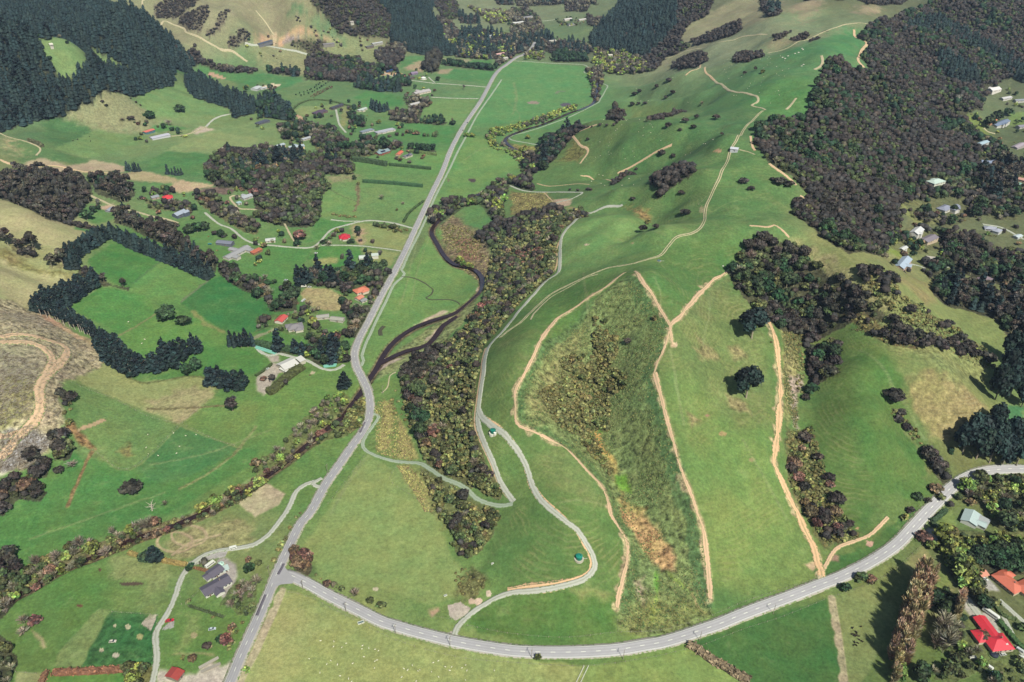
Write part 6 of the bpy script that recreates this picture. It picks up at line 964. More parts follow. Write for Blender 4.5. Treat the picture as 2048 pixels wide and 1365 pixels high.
def small(k_, s):
    if (k_, s) not in SMALL:
        a = crown_mesh(k_, s * 7 + 1, .5); b = trunk_mesh(k_, s); SMALL[(k_, s)] = raw_mesh(NAMES[k_], (np.vstack([a[0], b[0]]), np.vstack([a[1], b[1] + len(a[0])]), np.vstack([a[2], b[2]])), LEAF)
    return SMALL[(k_, s)]
def low_proto(kind, seed):          # far trees of the merged woods
    col, h, r, cb, ls, n, form = KIND[kind]
    g = np.random.default_rng(seed); col = np.array(col, float) * (.62 if form == 'twig' else .92); V, Fc, C = [], [], []
    if form in ('cone', 'spire'):
        for i in range(3):
            z0 = h * (.08 + .27 * i); z1 = h * (.50 + .235 * i); rr_ = r * (1.05 - .25 * i) * (1 if form == 'cone' else .8); s = len(V); nh = 6
            for j in range(nh): t_ = 6.283 * j / nh + g.random() * .5; q = rr_ * (.8 + .4 * g.random()); V.append((q * math.cos(t_), q * math.sin(t_), z0 + g.normal() * h * .03)); C.append(col * (.9 + .25 * g.random()))
            V.append((g.normal() * .2, g.normal() * .2, z1)); C.append(col * 1.1)
            for j in range(nh): Fc.append((s + j, s + (j + 1) % nh, s + nh, s + nh))
    else:
        for i in range(3):
            a = g.random() * 6.28; q = r * .38; x, y = math.cos(a) * q, math.sin(a) * q; ra = r * (.62 + .2 * g.random()); zc = h * (.55 + .14 * g.normal()); rz = h * .32; s = len(V); nh = 6; tn = .85 + .3 * g.random()
            for t2, rr_ in ((-.7, .75), (.15, 1.0), (.72, .66)):
                for j in range(nh): t_ = 6.283 * j / nh + g.random() * .4; qq = ra * rr_ * (.8 + .4 * g.random()); V.append((x + qq * math.cos(t_), y + qq * math.sin(t_), zc + rz * t2 + g.normal() * h * .04)); C.append(col * (tn + .18 * g.normal()))
            V.append((x, y, zc + rz)); C.append(col * tn * 1.05)
            for l_ in range(2):
                for j in range(nh): Fc.append((s + l_ * nh + j, s + l_ * nh + (j + 1) % nh, s + (l_ + 1) * nh + (j + 1) % nh, s + (l_ + 1) * nh + j))
            for j in range(nh): Fc.append((s + 2 * nh + j, s + 2 * nh + (j + 1) % nh, s + 3 * nh, s + 3 * nh))
    for i in range(30 if form != 'twig' else 40):
        t_ = g.random() * 6.28; zz = g.random(); q = r * (.95 * (1 - zz * .8) if form in ('cone', 'spire') else math.sqrt(max(.1, 1 - (zz - .2) ** 2))); p = np.array((q * math.cos(t_), q * math.sin(t_), h * (.15 + .75 * zz))); sz = ls * (.5 + .4 * g.random()); u = g.normal(size=3); u /= np.linalg.norm(u); v = g.normal(size=3); v /= np.linalg.norm(v); s = len(V)
        V += [p - u * sz, p + v * sz, p + u * sz, p - v * sz]; C += [col * (.8 + .5 * g.random())] * 4; Fc.append((s, s + 1, s + 2, s + 3))
    return np.array(V), np.array(Fc), np.clip(lin(np.clip(np.array(C), 4, 250)) / KX, .004, .9)
LOW = {k_: [low_proto(k_, 50 + s) for s in range(5)] for k_ in KIND}
def short_of(l):
    for c_ in (' with ', ' under ', ' beside ', ' in ', ' at ', ' behind ', ' hidden ', ' above ', ' below ', ' on ', ' right ', ' left ', ' among ', ' by ', ' alone ', ' half '): l = l.split(c_)[0]
    return ' '.join(l.split()[:8])
HOUSES = [(a_, b_, c_, short_of(d_)) for a_, b_, c_, d_ in HOUSE_SPOTS]
CLR = np.array(CLEARED)
def any_near(x, y): return bool((np.hypot(CLR[:, 0] - x, CLR[:, 1] - y) < CLR[:, 2]).any())
TREES = []                          # (kind, x, y, height factor, width factor, label, group)
def scatter(poly, sp_, hole=None, seed=0):
    p = W(poly); g = np.random.default_rng(seed + 11); x0, y0 = p.min(0); x1, y1 = p.max(0); nx_ = max(1, int((x1 - x0) / sp_) + 1); ny_ = max(1, int((y1 - y0) / (sp_ * .87)) + 1)
    i, j = np.meshgrid(np.arange(nx_), np.arange(ny_), indexing='ij'); x = x0 + (i + .5 * (j & 1) + g.uniform(-.38, .38, i.shape)) * sp_; y = y0 + (j + g.uniform(-.38, .38, i.shape)) * sp_ * .87; x = x.ravel(); y = y.ravel(); k = inside(x, y, p)
    if hole is not None: k &= ~inside(x, y, W(hole))
    return x[k], y[k]
def project(x, y, z):
    c, s = math.cos(TH), math.sin(TH); d = y * c - (z - CH) * s; return 1024 + F * x / d, 682.5 - F * ((z - CH) * c + y * s) / d
ROADL = [smooth_line(mw, 10), smooth_line(sw2, 10)] + [smooth_line(W(P(s_)), 12) for s_, w_, m_, l_ in T2 if m_ in (gravel, chip)] + [smooth_line(q_, 12) for q_ in TRKS]
for wi, (pts, mix, sp_, hf, label, group, lit, hole) in enumerate(WOODS):
    x, y = scatter(pts, sp_, hole, wi); ks = list(mix); pr = np.array([mix[k] for k in ks], float); pr /= pr.sum(); g = np.random.default_rng(wi)
    cl = fbm(x, y, 45, wi % 7, 2); mixv = fbm(x, y, 55, (wi + 3) % 7, 2) * 1.0 + g.random(len(x)) * (1.1 if 'olive' in mix else .5) if len(x) else np.zeros(0)
    ch_ = np.searchsorted(np.cumsum(pr), np.argsort(np.argsort(mixv)) / max(len(x), 1), 'right').clip(0, len(ks) - 1); rare = g.random(len(x)) < .25; ch_[rare] = g.choice(len(ks), rare.sum(), p=pr)
    rv = np.minimum(seg_dist(x, y, RIVER_L[::4]), seg_dist(x, y, BR[::4])) if len(x) else []
    rd = np.min([seg_dist(x, y, l_) for l_ in ROADL], axis=0) if len(x) else []
    for a in range(len(x)):
        k = ks[ch_[a]]
        if rv[a] < (4.5 if y[a] > 640 and x[a] > -260 else 2.0) or any_near(x[a], y[a]) or rd[a] < 3.5 + .3 * sp_: continue
        if k != 'shrub' and g.random() < .05: continue
        s = hf * (.60 + .72 * g.random() ** 1.3 + .35 * (cl[a] - .5)); TREES.append([k, x[a], y[a], s, s * (.95 + .3 * g.random()) * (1.15 if k == 'pine' else 1), label, group])
gh = np.random.default_rng(77)
for cx_, cy_, rr_, lb_ in HOUSES:
    for q in range(9 if cy_ > 800 else 4):
        a = gh.uniform(0, 6.28); d_ = rr_ + gh.uniform(3, 20); x, y = cx_ + math.cos(a) * d_, cy_ + math.sin(a) * d_
        if any_near(x, y) or min(seg_dist(np.array([x]), np.array([y]), l_)[0] for l_ in ROADL) < 5: continue
        k = gh.choice(['broad', 'cypress', 'bare', 'redleaf', 'willow', 'shrub', 'kanuka']); TREES.append([k, x, y, gh.uniform(.45, .95), gh.uniform(.6, 1.0), 'garden %s near the %s' % ('bush' if k == 'shrub' else {'broad': 'tree', 'cypress': 'dark tree', 'bare': 'bare tree', 'redleaf': 'rusty tree', 'willow': 'yellow tree', 'kanuka': 'brown tree'}[k], lb_), 'garden planting near the ' + lb_])
HL_ = None
def row(pts, kind, sp_, hf, label, group, width=0, wf=1.0, jit=.12):
    L = smooth_line(W(pts), 1.0) if len(pts) > 2 else np.array([W(pts)[0] + (W(pts)[1] - W(pts)[0]) * t_ for t_ in np.linspace(0, 1, 200)]); s = np.concatenate([[0], np.cumsum(np.linalg.norm(np.diff(L, axis=0), axis=1))]); T = np.gradient(L, axis=0); T /= np.linalg.norm(T, axis=1)[:, None] + 1e-9
    offs = [0] if not width else list(np.arange(-width / 2, width / 2 + .1, sp_))
    for o_ in offs:
        for d in np.arange(0, s[-1], sp_):
            i = min(np.searchsorted(s, d), len(L) - 1); j = rng.uniform(-jit, jit, 2) * sp_; f = rng.uniform(.72, 1.18) * hf; TREES.append([kind, L[i, 0] + T[i, 1] * o_ + j[0], L[i, 1] - T[i, 0] * o_ + j[1], f, f * wf * rng.uniform(.9, 1.1), label, group])
row(Z((1,0), '595,790 590,740 600,690 680,640 760,590 850,540 930,535'), 'pine', 4.6, .8, 'dark pine in the left windbreak of the green paddocks', 'windbreak pines, upper left side', 12, 1.35)
row(Z((1,0), '940,545 1100,625 1300,705 1500,790 1690,870'), 'pine', 4.6, .8, 'dark pine in the windbreak above the green paddocks', 'windbreak pines, top side', 11, 1.35)
row(Z((1,0), '330,1140 400,1080 520,1060 560,1030 680,950 790,920'), 'pine', 4.6, .85, 'dark pine at the left windbreak corner', 'windbreak pines, left corner', 15, 1.35)
row(Z((1,0), '360,1165 500,1220 640,1280 760,1364') , 'gum', 5.5, .001, 'x', 'x'); 
TREES = [t_ for t_ in TREES if t_[5] != 'x']
row(Z((1,0), '480,1165 600,1200 720,1290 830,1380'), 'pine', 5, .72, 'dark pine above the row of bare stems', 'windbreak pines above the bare stems', 5)
row(Z((2,0), '850,30 900,110 960,170 1040,230 1120,270'), 'pine', 5, .85, 'dark pine in the lower windbreak run', 'windbreak pines, lower left run', 15, 1.4)
row(Z((2,0), '1150,240 1230,240 1330,240'), 'pine', 6, .95, 'dark pine at the bottom corner of the windbreak', 'windbreak pines, bottom corner', 9, 1.35); row(Z((2,0), '1330,150 1420,130 1500,150'), 'pine', 6.5, 1.0, 'dark pine at the right end of the bottom windbreak', 'windbreak pines, right end', 7, 1.35)
row(Z((2,0), '1690,350 1780,370 1880,390 1960,380'), 'pine', 5.5, .88, 'dark pine in the oval clump left of the gravel yard', 'oval pine clump left of the gravel yard', 10, 1.4)
row(Z((2,0), '1540,90 1620,105'), 'pine', 6, .9, 'dark pine in the round clump below the paddocks', 'round pine clump below the paddocks', 7)
row(Z((1,0), '1840,1400 1960,1410 2040,1395'), 'pine', 6, .95, 'dark pine in the group by the bale row', 'pine group by the bale row', 8)
row(Z((0,0), '1010,1370 1080,1380 1140,1375'), 'pine', 6, .8, 'dark pine in the left clump on the far tan field', 'left pine clump on the far tan field', 5); row(Z((0,0), '1340,1400 1420,1410 1480,1400'), 'pine', 6, .75, 'dark pine in the right clump on the far tan field', 'right pine clump on the far tan field', 5)
row(Z((0,0), '920,740 1000,760 1040,790 1130,850'), 'kanuka', 7, .5, 'small tree on the fence below the plantation', 'fence trees below the plantation')
row(Z((0,1), '930,870 990,900 1060,880'), 'pine', 6, .95, 'dark pine in the tight clump left of the valley road', 'tight pine clump left of the valley road', 9)
row(P('1846,1165 1826,1222 1806,1282 1790,1330'), 'poplar', 4.4, .88, 'tall bare brown poplar in the long paddock row', 'long row of bare brown poplars', 9, 1.5)
row(P('1788,1322 1778,1352 1774,1375'), 'poplar', 6, .72, 'shorter brown poplar at the lower end of the long row', 'lower end of the poplar row', 5, 1.5); row(P('1800,1345 1790,1372'), 'willow', 7, 1.2, 'yellow tree at the foot of the poplar row', 'yellow trees at the foot of the poplar row')
row(P('1912,1200 1906,1222 1900,1252'), 'poplar', 4.2, .62, 'short brown poplar beside the gravel drive', 'short poplars beside the gravel drive', 4, 1.7); row(P('1893,1262 1884,1285 1876,1305'), 'bare', 5, 1.6, 'tall grey bare tree below the short poplars', 'tall grey bare trees by the drive', 5)
row(Z((3,3), '1290,300 1350,300 1430,420 1520,560 1560,620'), 'willow', 6, .95, 'tall yellow green tree in the line by the small paddock', 'yellow green line by the small paddock', 0); row(Z((3,3), '1480,720 1440,760 1400,640'), 'cypress', 6, .8, 'dark tree at the end of the short garden row', 'dark garden row end', 0, .7)
row(Z((0,1), '340,770 450,730 560,660'), 'cypress', 12, .35, 'small round tree in the orchard rows', 'orchard trees, dark rows', 14); row(Z((0,1), '450,780 540,730 600,700'), 'redleaf', 7, .42, 'small reddish fruit tree in the orchard row', 'orchard trees, reddish row', 7)
row(Z((2,3), '20,10 30,20'), 'shrub', 9, .6, 'small shrub beside the orange track top', 'shrubs at the orange track top')
LONE = """
1503 677 oldpine 1.52 1.91 broad round old pine on the spur below the dark wood|1492 796 oldpine 1.52 1.72 broad round old pine standing alone between the two firebreaks|1788 803 kanuka 1.5 2.3 dark round tree above the terraced tan bank
1868 1208 cypress 1.0 1.2 dark tree standing between the poplars and the drive|1884 1228 cypress 1.1 1.2 taller dark tree beside the gravel drive top|1862 1350 bare 1.0 1.1 white blossoming bare tree at the bottom edge|1895 1350 broad 1.5 1.4 tall green tree at the bottom edge by the garden|1840 1358 cypress 1.2 1.3 dark tree at the bottom edge right of the poplars
1990 800 oldpine 1.83 1.32 tall pine whose long shadow falls on the right paddock|2018 796 oldpine 1.83 1.32 tall pine at the lower edge of the right group|2043 785 oldpine 1.83 1.32 tall pine at the right edge of the frame|2008 762 oldpine 1.71 1.32 tall pine in the middle of the right group|2040 745 oldpine 1.71 1.32 tall pine behind the right group|2015 725 oldpine 1.71 1.32 tall pine at the top of the right group
1925 905 oldpine 1.46 1.45 wide pine casting shade over the rushes by the road|1952 918 oldpine 1.59 1.45 wide dark pine just above the road bend|1978 926 oldpine 1.59 1.45 second wide pine above the road bend|2006 928 oldpine 1.46 1.32 third wide pine above the road bend|2032 932 oldpine 1.46 1.32 dark pine where the road leaves the frame|1948 885 oldpine 1.46 1.45 dark pine behind the road bend group|1982 895 oldpine 1.59 1.45 tall dark pine in the heart of the bend group|2015 893 oldpine 1.46 1.32 dark pine to the right in the bend group|1985 862 oldpine 1.34 1.19 dark pine at the top of the bend group|2046 905 oldpine 1.34 1.19 dark pine at the far right of the bend group|2042 815 oldpine 1.22 0.99 smaller pine beside the blue green lawn
466 822 gum .85 1.3 lone round gum on the green slope below the pine clump|268 982 kanuka 1.1 2.2 lone spreading dark tree on the bright green flat|330 1012 bare .7 .9 small grey bare tree beside the stream bank|336 640 cypress 1.5 2.2 big yellow green round tree between the bright paddocks|368 652 cypress 1.1 1.6 dark green round tree next to the yellow one
375 752 cypress 1.3 1.1 brown conifer below the paddock windbreak|392 742 cypress 1.4 1.2 second brown conifer below the windbreak|352 738 pine .9 1.3 dark pine beside the brown conifers|361 224 cypress 1.1 1.9 spreading cedar on the upper left pasture|301 237 cypress 1.1 2.0 round dark tree on the upper left pasture|338 252 bare 1.3 1.8 grey leafless tree above the coral roofed shed|262 240 kanuka .8 1.7 dark bush on the tan knoll|244 242 bare .6 1.7 grey bush on the tan knoll
205 206 kanuka .6 .8 small tree on the pasture under the plantation|213 214 kanuka .6 .8 second small tree under the plantation|600 480 redleaf 1.7 2.4 large copper tree below the valley wood|595 492 cypress .8 1 dark tree under the large copper tree|1486 367 kanuka .9 1.5 dark round tree on the upper ridge grass|1502 381 kanuka .7 1.1 smaller dark tree on the upper ridge grass|1369 431 kanuka .9 1.6 dark round bush left of the ridge track
1285 464 kanuka 1.0 1.3 dark tree in the small hollow on the spur|1311 459 kanuka .8 .9 brown tree on the right of the small hollow|1295 448 shrub 2 1.6 small dark bush at the top of the hollow|1363 388 kanuka .5 1.2 low dark bush below the middle ridge clump|1266 400 kanuka .5 .9 small dark bush near the hairpin|1254 688 kanuka .7 .9 small dark tree in the rough gully|1192 640 shrub 1.6 1.6 grey bush at the gully head|1210 645 shrub 1.6 1.6 second grey bush at the gully head|1309 640 shrub 1.6 1.4 dark bush near the forked corner|1165 715 shrub 1.4 1.4 rusty bush left of the gully
1313 176 kanuka .9 1.1 small dark tree above the green fold|1268 192 kanuka 1.0 1.5 dark tree on the lower green fold|1278 186 kanuka .9 1.3 dark tree beside it on the lower green fold|1331 198 kanuka .8 1.0 dark tree in the short fold row|1345 189 kanuka 1.0 1.3 larger dark tree in the short fold row|1264 212 kanuka .9 1.2 dark tree on the fold base|1277 210 kanuka .7 .9 small tree on the fold base|1290 209 kanuka .7 1.1 dark tree at the right of the fold base|1232 216 kanuka .9 1.1 dark tree on the slope foot|1403 212 bare 1.1 1.2 grey tree on the open green slope
1393 238 kanuka .8 1.0 small brown tree on the mid slope|1432 240 kanuka 1.0 1.4 brown tree near the ridge track bend|1370 246 kanuka .9 1.4 brown tree below the mid slope|1336 255 kanuka .9 1.3 brown tree in the hollow below the ridge|1386 257 kanuka .7 1.1 small brown tree beside the rusty bank|1360 262 kanuka .5 .8 low tree above the spur fold|1324 311 kanuka 1.0 1.4 dark tree on the bare line of the spur|1346 315 kanuka .7 1.0 small dark tree right of the bare line|1175 282 kanuka .7 .7 single dark tree on the west knob|1337 164 kanuka 1.0 1.5 dark tree near the ridge foot|1489 150 kanuka .8 .9 small dark tree on the high green ridge|1510 142 kanuka .9 .8 second small tree on the high green ridge|1525 147 shrub 2.5 1.8 low dark bush on the high green ridge|1443 272 kanuka .6 .7 tiny dark tree below the ridge track
1125 270 pine .9 1.6 tall dark pine beside the upper stream|1130 278 cypress .9 1.2 dark tree beneath the tall pine|933 274 willow .9 1.4 yellow willow touching the valley road|945 275 willow .9 1.4 second yellow willow by the valley road|1056 278 willow .8 1.3 yellow willow on the green strip|876 162 cypress .8 1.3 dark round tree beside the far drive|928 180 gum .6 .6 spiky dark tree by the far drive|906 250 cypress .8 1.3 dark tree left of the valley road|905 246 bare 1.2 .9 bare tree behind the dark one|758 248 willow 1.0 1.3 pale pink blossoming tree on the lawn|795 252 willow .8 1 yellow tree left of the grey roofed house|764 400 bare 1.0 1.5 pale leafless willow in the square paddock|806 410 bare .6 1.0 smaller pale bush in the square paddock|794 422 shrub 1.4 1.0 small dark bush in the square paddock
709 360 cypress .7 .7 dark narrow tree at the hedge end|717 370 shrub 2 1.4 bush under the hedge end tree|703 487 cypress .6 1.0 round dark bush beside the red roof|658 492 bare .9 1.6 bare garden tree left of the red roof|668 475 bare .9 1.4 bare garden tree above the red roof|650 488 cypress .5 1.2 low dark bush left of the red roof|635 500 bare .9 1.5 pale tree at the lane corner|768 533 cypress .9 1.0 dark tree by the white barn|760 530 willow .6 .8 yellow bush by the white barn|536 570 cypress .6 .8 round dark tree on the garden hedge|549 568 cypress .5 .7 second round tree on the garden hedge
545 485 shrub 2 1.6 bush beside the white shed|690 775 pine .9 1.6 dark leaning pine beside the stream|175 440 cypress 1.2 1.6 round dark tree behind the tan hill|395 465 cypress 1.2 1.7 dark tree below the blue grey barn|380 468 cypress 1.1 1.5 dark tree beside it below the barn|410 462 cypress 1.1 1.5 third dark tree below the barn|443 475 cypress 1.0 1.0 dark cone shaped tree near the long shed|310 1122 pine .75 1.4 dark pine beside the brown hedge|292 1118 cypress .5 1.2 low dark bush by the pine|378 1142 cypress .4 .5 small dark tree at the drive fork|383 1135 cypress .4 .5 second small tree at the drive fork
1846 1079 redleaf .8 1.5 dark red tree beside the curved road|1690 1182 cypress .55 .8 round dark bush beside the curved road|1722 1160 broad .8 1.6 olive tree on the curved road verge|1740 1163 redleaf .6 1.1 reddish bush on the curved road verge|1075 1319 shrub 1.7 1.3 small dark round bush by a power pole|1940 1010 redleaf .7 1.0 plum coloured tree by the bend house|1870 985 redleaf .9 1.5 rusty tree beside the road bend|1880 1000 broad .8 1.2 olive tree beside the road bend|1835 1000 cypress .6 .8 dark tree inside the road bend|1855 1005 kanuka .5 .8 small dark tree inside the road bend
740 1204 broad .55 .9 round bush on the curved road bank|763 1216 broad .7 1.1 round tree on the curved road bank|1968 1278 redleaf .7 1.3 pink blossoming tree beside the red roof|1965 1215 cypress .9 1.2 dark green tree by the gravel drive|1985 1210 broad .9 1.4 bright green tree by the gravel drive|1608 882 kanuka 1.0 1.6 dark round tree beside the rusty gully|1658 960 kanuka .8 1.2 dark round tree at the right of the rusty gully|1610 800 kanuka .7 1 small dark tree below the saddle gully|1622 785 cypress .7 1.3 dark tree at the foot of the saddle gully
1820 1025 kanuka .6 .9 dark bush between paddock and road|1808 1040 shrub 2.2 1.6 low dark bush between paddock and road|1685 1058 kanuka .6 1.1 dark bush near the curved dirt track|1700 1050 kanuka .5 .8 smaller dark bush near the curved dirt track|1802 830 kanuka .7 1.2 dark tree in the small right gully|1795 845 kanuka .6 1.1 second dark tree in the small right gully|143 800 kanuka 1.0 1.8 grey brown tree on the slash slope edge|140 848 shrub 2 1.6 small dark bush on the slash slope edge|145 935 bare .7 1.4 reddish bare tree on the green flat edge|118 945 kanuka .7 1.1 dark leaning tree on the green flat edge
145 1098 broad .8 1.3 yellow green bush over the stream|180 1090 bare .8 1.2 grey bare tree over the stream|228 1072 bare 1.1 1 pale bare tree beside the stream|275 1063 bare 1 1.7 wide grey bare tree beside the stream|250 1078 bare .9 .7 leaning bare tree beside the stream|50 1248 bare .9 1.1 grey thorny bush on the lower left field|70 1246 redleaf .6 1.2 rusty bush on the lower left field|48 1268 bare .7 1.2 dark grey bush on the lower left field|430 1008 willow .9 1.6 bright yellow willow at the stream|465 985 willow .8 .9 small bright willow at the stream|403 1020 willow .7 1.2 yellow bush at the stream
870 870 redleaf 1.2 1.7 rusty crowned tree in the steep bush|855 895 redleaf 1.0 1.4 second rusty crowned tree in the steep bush|850 845 cypress 1.0 1.3 dark round tree on the bush edge|825 790 cypress 1.0 1.3 dark round tree at the left bush corner|880 745 kanuka 1 1.5 dark tree high on the left bush edge|1975 258 cypress 1.9 1.9 tall round dark pine above the orange roofed cottage|1995 240 cypress 1.4 1.5 dark tree behind the tall round pine|2015 232 cypress 1.3 1.7 dark tree right of the tall round pine|1845 425 cypress 1.0 1.1 dark round tree left of the grey hipped roof|1890 540 cypress 1.2 1.6 dark round tree below the little green roof|1905 425 cypress .9 1 dark narrow tree by the hipped roof|1560 370 kanuka 1.1 2.0 dark clump at the edge of the ridge grass|1578 375 kanuka 1 1.6 dark tree beside the clump at the ridge edge|1595 410 kanuka 1.1 1.6 dark tree jutting from the big bush|1545 362 kanuka .6 .8 small dark tree left of the ridge edge clump
"""
for q in LONE.replace('\n', '|').strip('|').split('|'):
    if not q.strip(): continue
    v_ = q.split(' ', 5); p = W([(float(v_[0]), float(v_[1]))])[0]; TREES.append([v_[2], p[0], p[1], float(v_[3]), float(v_[4]), v_[5], None])
LONECOL = {}
# windbreak trees with long bare pale stems
TX = np.array([t_[1] for t_ in TREES]); TY = np.array([t_[2] for t_ in TREES]); TZ_ = H(TX, TY)
px_, py_ = project(TX, TY, TZ_ + 3); vis = (px_ > -30) & (px_ < 2078) & (py_ > -25) & (py_ < 1400)
app = np.array([KIND[t_[0]][1] * t_[3] for t_ in TREES]) * dist_px(TX, TY, TZ_) / 2
print('TREES', len(TREES), {k: sum(1 for t_ in TREES if t_[0] == k) for k in KIND})
ORD = ['', 'second', 'third', 'fourth', 'fifth', 'sixth', 'seventh', 'eighth', 'ninth', 'tenth', 'eleventh', 'twelfth']
def place_words(solo_all):
    by = {}
    for i in solo_all:
        if TREES[i][6]: by.setdefault(TREES[i][5], []).append(i)
    for l_, ids_ in by.items():
        xs = np.array([px_[i] for i in ids_]); ys = np.array([py_[i] for i in ids_])
        if len(ids_) == 1: continue
        if len(ids_) <= 12:
            for r_, q in enumerate(np.argsort(xs)): TREES[ids_[q]][5] = l_ + ', ' + ('leftmost' if r_ == 0 else 'rightmost' if r_ == len(ids_) - 1 else ORD[r_] + ' from left')
        else:
            ny = 5 if len(ids_) > 40 else 3; nx = 5 if len(ids_) > 60 else 3
            ry = np.argsort(np.argsort(ys)) * ny // len(ids_); rx = np.argsort(np.argsort(xs)) * nx // len(ids_)
            yw = {3: ['upper', 'middle', 'lower'], 5: ['topmost', 'upper', 'middle', 'lower', 'lowest']}[ny]; xw = {3: ['left', 'centre', 'right'], 5: ['far left', 'left', 'centre', 'right', 'far right']}[nx]
            for q, i in enumerate(ids_): TREES[i][5] = l_ + ', %s %s part' % (yw[ry[q]], xw[rx[q]])
def place_tree(t_, z, small_ok, k=0):
    kind, x, y, hf, wf, label, group = t_; s = int(abs(x * 7.3 + y * 3.1)) % 4; rz = (x * 1.7 + y) % 6.28; cat = 'shrub' if kind == 'shrub' else 'tree'
    if small_ok:
        o = bpy.data.objects.new(NAMES[kind], small(kind, s)); COL.objects.link(o)
    else:
        o = bpy.data.objects.new(NAMES[kind], None); COL.objects.link(o); cm, tm = PROTO[kind][s]
        for nm, me in (('crown', cm), ('trunk', tm)): c = bpy.data.objects.new(nm, me); c.parent = o; COL.objects.link(c)
    o.location = (x, y, z - .15); o.rotation_euler = (0, 0, rz); o.scale = (wf, wf, hf); return tag(o, label, cat, group)
SOLO = {}
for k_ in KIND:
    ids = [i for i in range(len(TREES)) if TREES[i][0] == k_]
    first = [i for i in ids if TREES[i][6] is None]; rest = sorted([i for i in ids if TREES[i][6] is not None and vis[i]], key=lambda i: -app[i]); SOLO[k_] = first + rest[:max(0, 296 - len(first))]
place_words([i for k_ in KIND for i in SOLO[k_]])
for k_ in KIND:
    ids = [i for i in range(len(TREES)) if TREES[i][0] == k_]; solo = SOLO[k_]; ss = set(solo)
    for i in solo: place_tree(TREES[i], TZ_[i], app[i] < 11)
    far = [i for i in ids if i not in ss]
    if not far: continue
    Vs, Fs, Cs = [], [], []; off = 0
    for i in far:
        t_ = TREES[i]; g5 = int(abs(t_[1] * 5.1 + t_[2])) % 5; V, Fc, C = LOW[k_][g5]; a = (t_[1] * 1.7 + t_[2]) % 6.28; c, s = math.cos(a), math.sin(a)
        v2 = np.empty_like(V); v2[:, 0] = (V[:, 0] * c - V[:, 1] * s) * t_[4] + t_[1]; v2[:, 1] = (V[:, 0] * s + V[:, 1] * c) * t_[4] + t_[2]; v2[:, 2] = V[:, 2] * t_[3] + TZ_[i] - .3
        tn = .62 + .66 * ((t_[1] * 12.9898 + t_[2] * 78.233) % 1.0); wm = ((t_[1] * 3.7 + t_[2] * 9.1) % 1.0 - .55) * .24; Vs.append(v2); Fs.append(Fc + off); Cs.append(C * tn * np.array((1 + wm, 1, 1 - wm))); off += len(V)
    Fa = np.vstack(Fs); tri = Fa[:, 2] == Fa[:, 3]; Fa = np.vstack([Fa[:, :3], Fa[~tri][:, [0, 2, 3]]])
    o = mesh_obj('scrub' if k_ == 'shrub' else NAMES[k_].replace('_tree', '_wood'), np.vstack(Vs), Fa, LEAF, cols=np.vstack(Cs))
    d_ = {'pine': 'far dark green pines massed on the upper hillsides', 'kanuka': 'far purple brown bush massed on the ridge slopes', 'broad': 'far green broadleaf trees massed in the woods', 'olive': 'pale olive bush massed on the steep stream face', 'cypress': 'far dark round trees massed among the farms', 'willow': 'far pale willows massed along the stream', 'bare': 'far leafless grey trees scattered through the woods', 'gum': 'far brown gums massed in the belts', 'redleaf': 'far rusty leaved trees scattered through the woods', 'poplar': 'remaining brown poplars of the paddock row', 'shrub': 'low scrub cover massed in the gullies and stream banks'}[k_]
    tag(o, d_, 'scrub' if k_ == 'shrub' else 'trees', kind='stuff')
# ---------------------------------------------------------------- tanks, poles, bridge
def cyl(V, Fc, r, z0, z1, k=20, x=0, y=0, r2=None):
    s = len(V); r2 = r if r2 is None else r2
    for zz, q in ((z0, r), (z1, r2)): V += [(x + q * math.cos(6.2832 * i / k), y + q * math.sin(6.2832 * i / k), zz) for i in range(k)]
    Fc += [(s + i, s + (i + 1) % k, s + k + (i + 1) % k, s + k + i) for i in range(k)]; Fc += [tuple(s + k + i for i in range(k)), tuple(s + k - 1 - i for i in range(k))]
def tank(p, r, h, c, label, cat='water tank', name='water_tank', base=(196, 188, 176)):
    x, y = gp(p); z = float(H(x, y)); t_ = empty(name, (x, y, z + .3)); tag(t_, label, cat)
    V, Fc = [], []; cyl(V, Fc, r * 1.45, -2.5, .08); mesh_obj('base_pad', V, Fc, cm_(base, .9), t_); V, Fc = [], []; cyl(V, Fc, r, .08, h); mesh_obj('tank_wall', V, Fc, cm_(c, .45), t_)
    V, Fc = [], []; cyl(V, Fc, r * 1.04, h, h + .12); cyl(V, Fc, r * 1.02, h + .12, h + r * .30, 20, 0, 0, r * .25); ro = mesh_obj('tank_roof', V, Fc, cm_(tuple(min(255, int(q * 1.15)) for q in c), .4), t_); V, Fc = [], []; cyl(V, Fc, .35, h + r * .12, h + r * .30 + .3, 10, r * .45, 0); mesh_obj('hatch', V, Fc, cm_((60, 60, 60)), ro)
    V, Fc = bxm([(r, r + .12, -.12, .12, -.5, h * .9), (r, r + 3.5, -.08, .08, .02, .18)]); mesh_obj('pipe', V, Fc, cm_((220, 220, 220)), t_); return t_
tank((1158,1118), 2.4, 2.6, (28, 122, 108), 'green round water tank inside the lowest track loop'); tank((986,866), 2.3, 2.8, (26, 110, 100), 'green round water tank below the upper gravel track', base=(226, 222, 216)); tank((990,869), 1.2, 1.6, (226, 226, 222), 'small white tank touching the upper green tank')
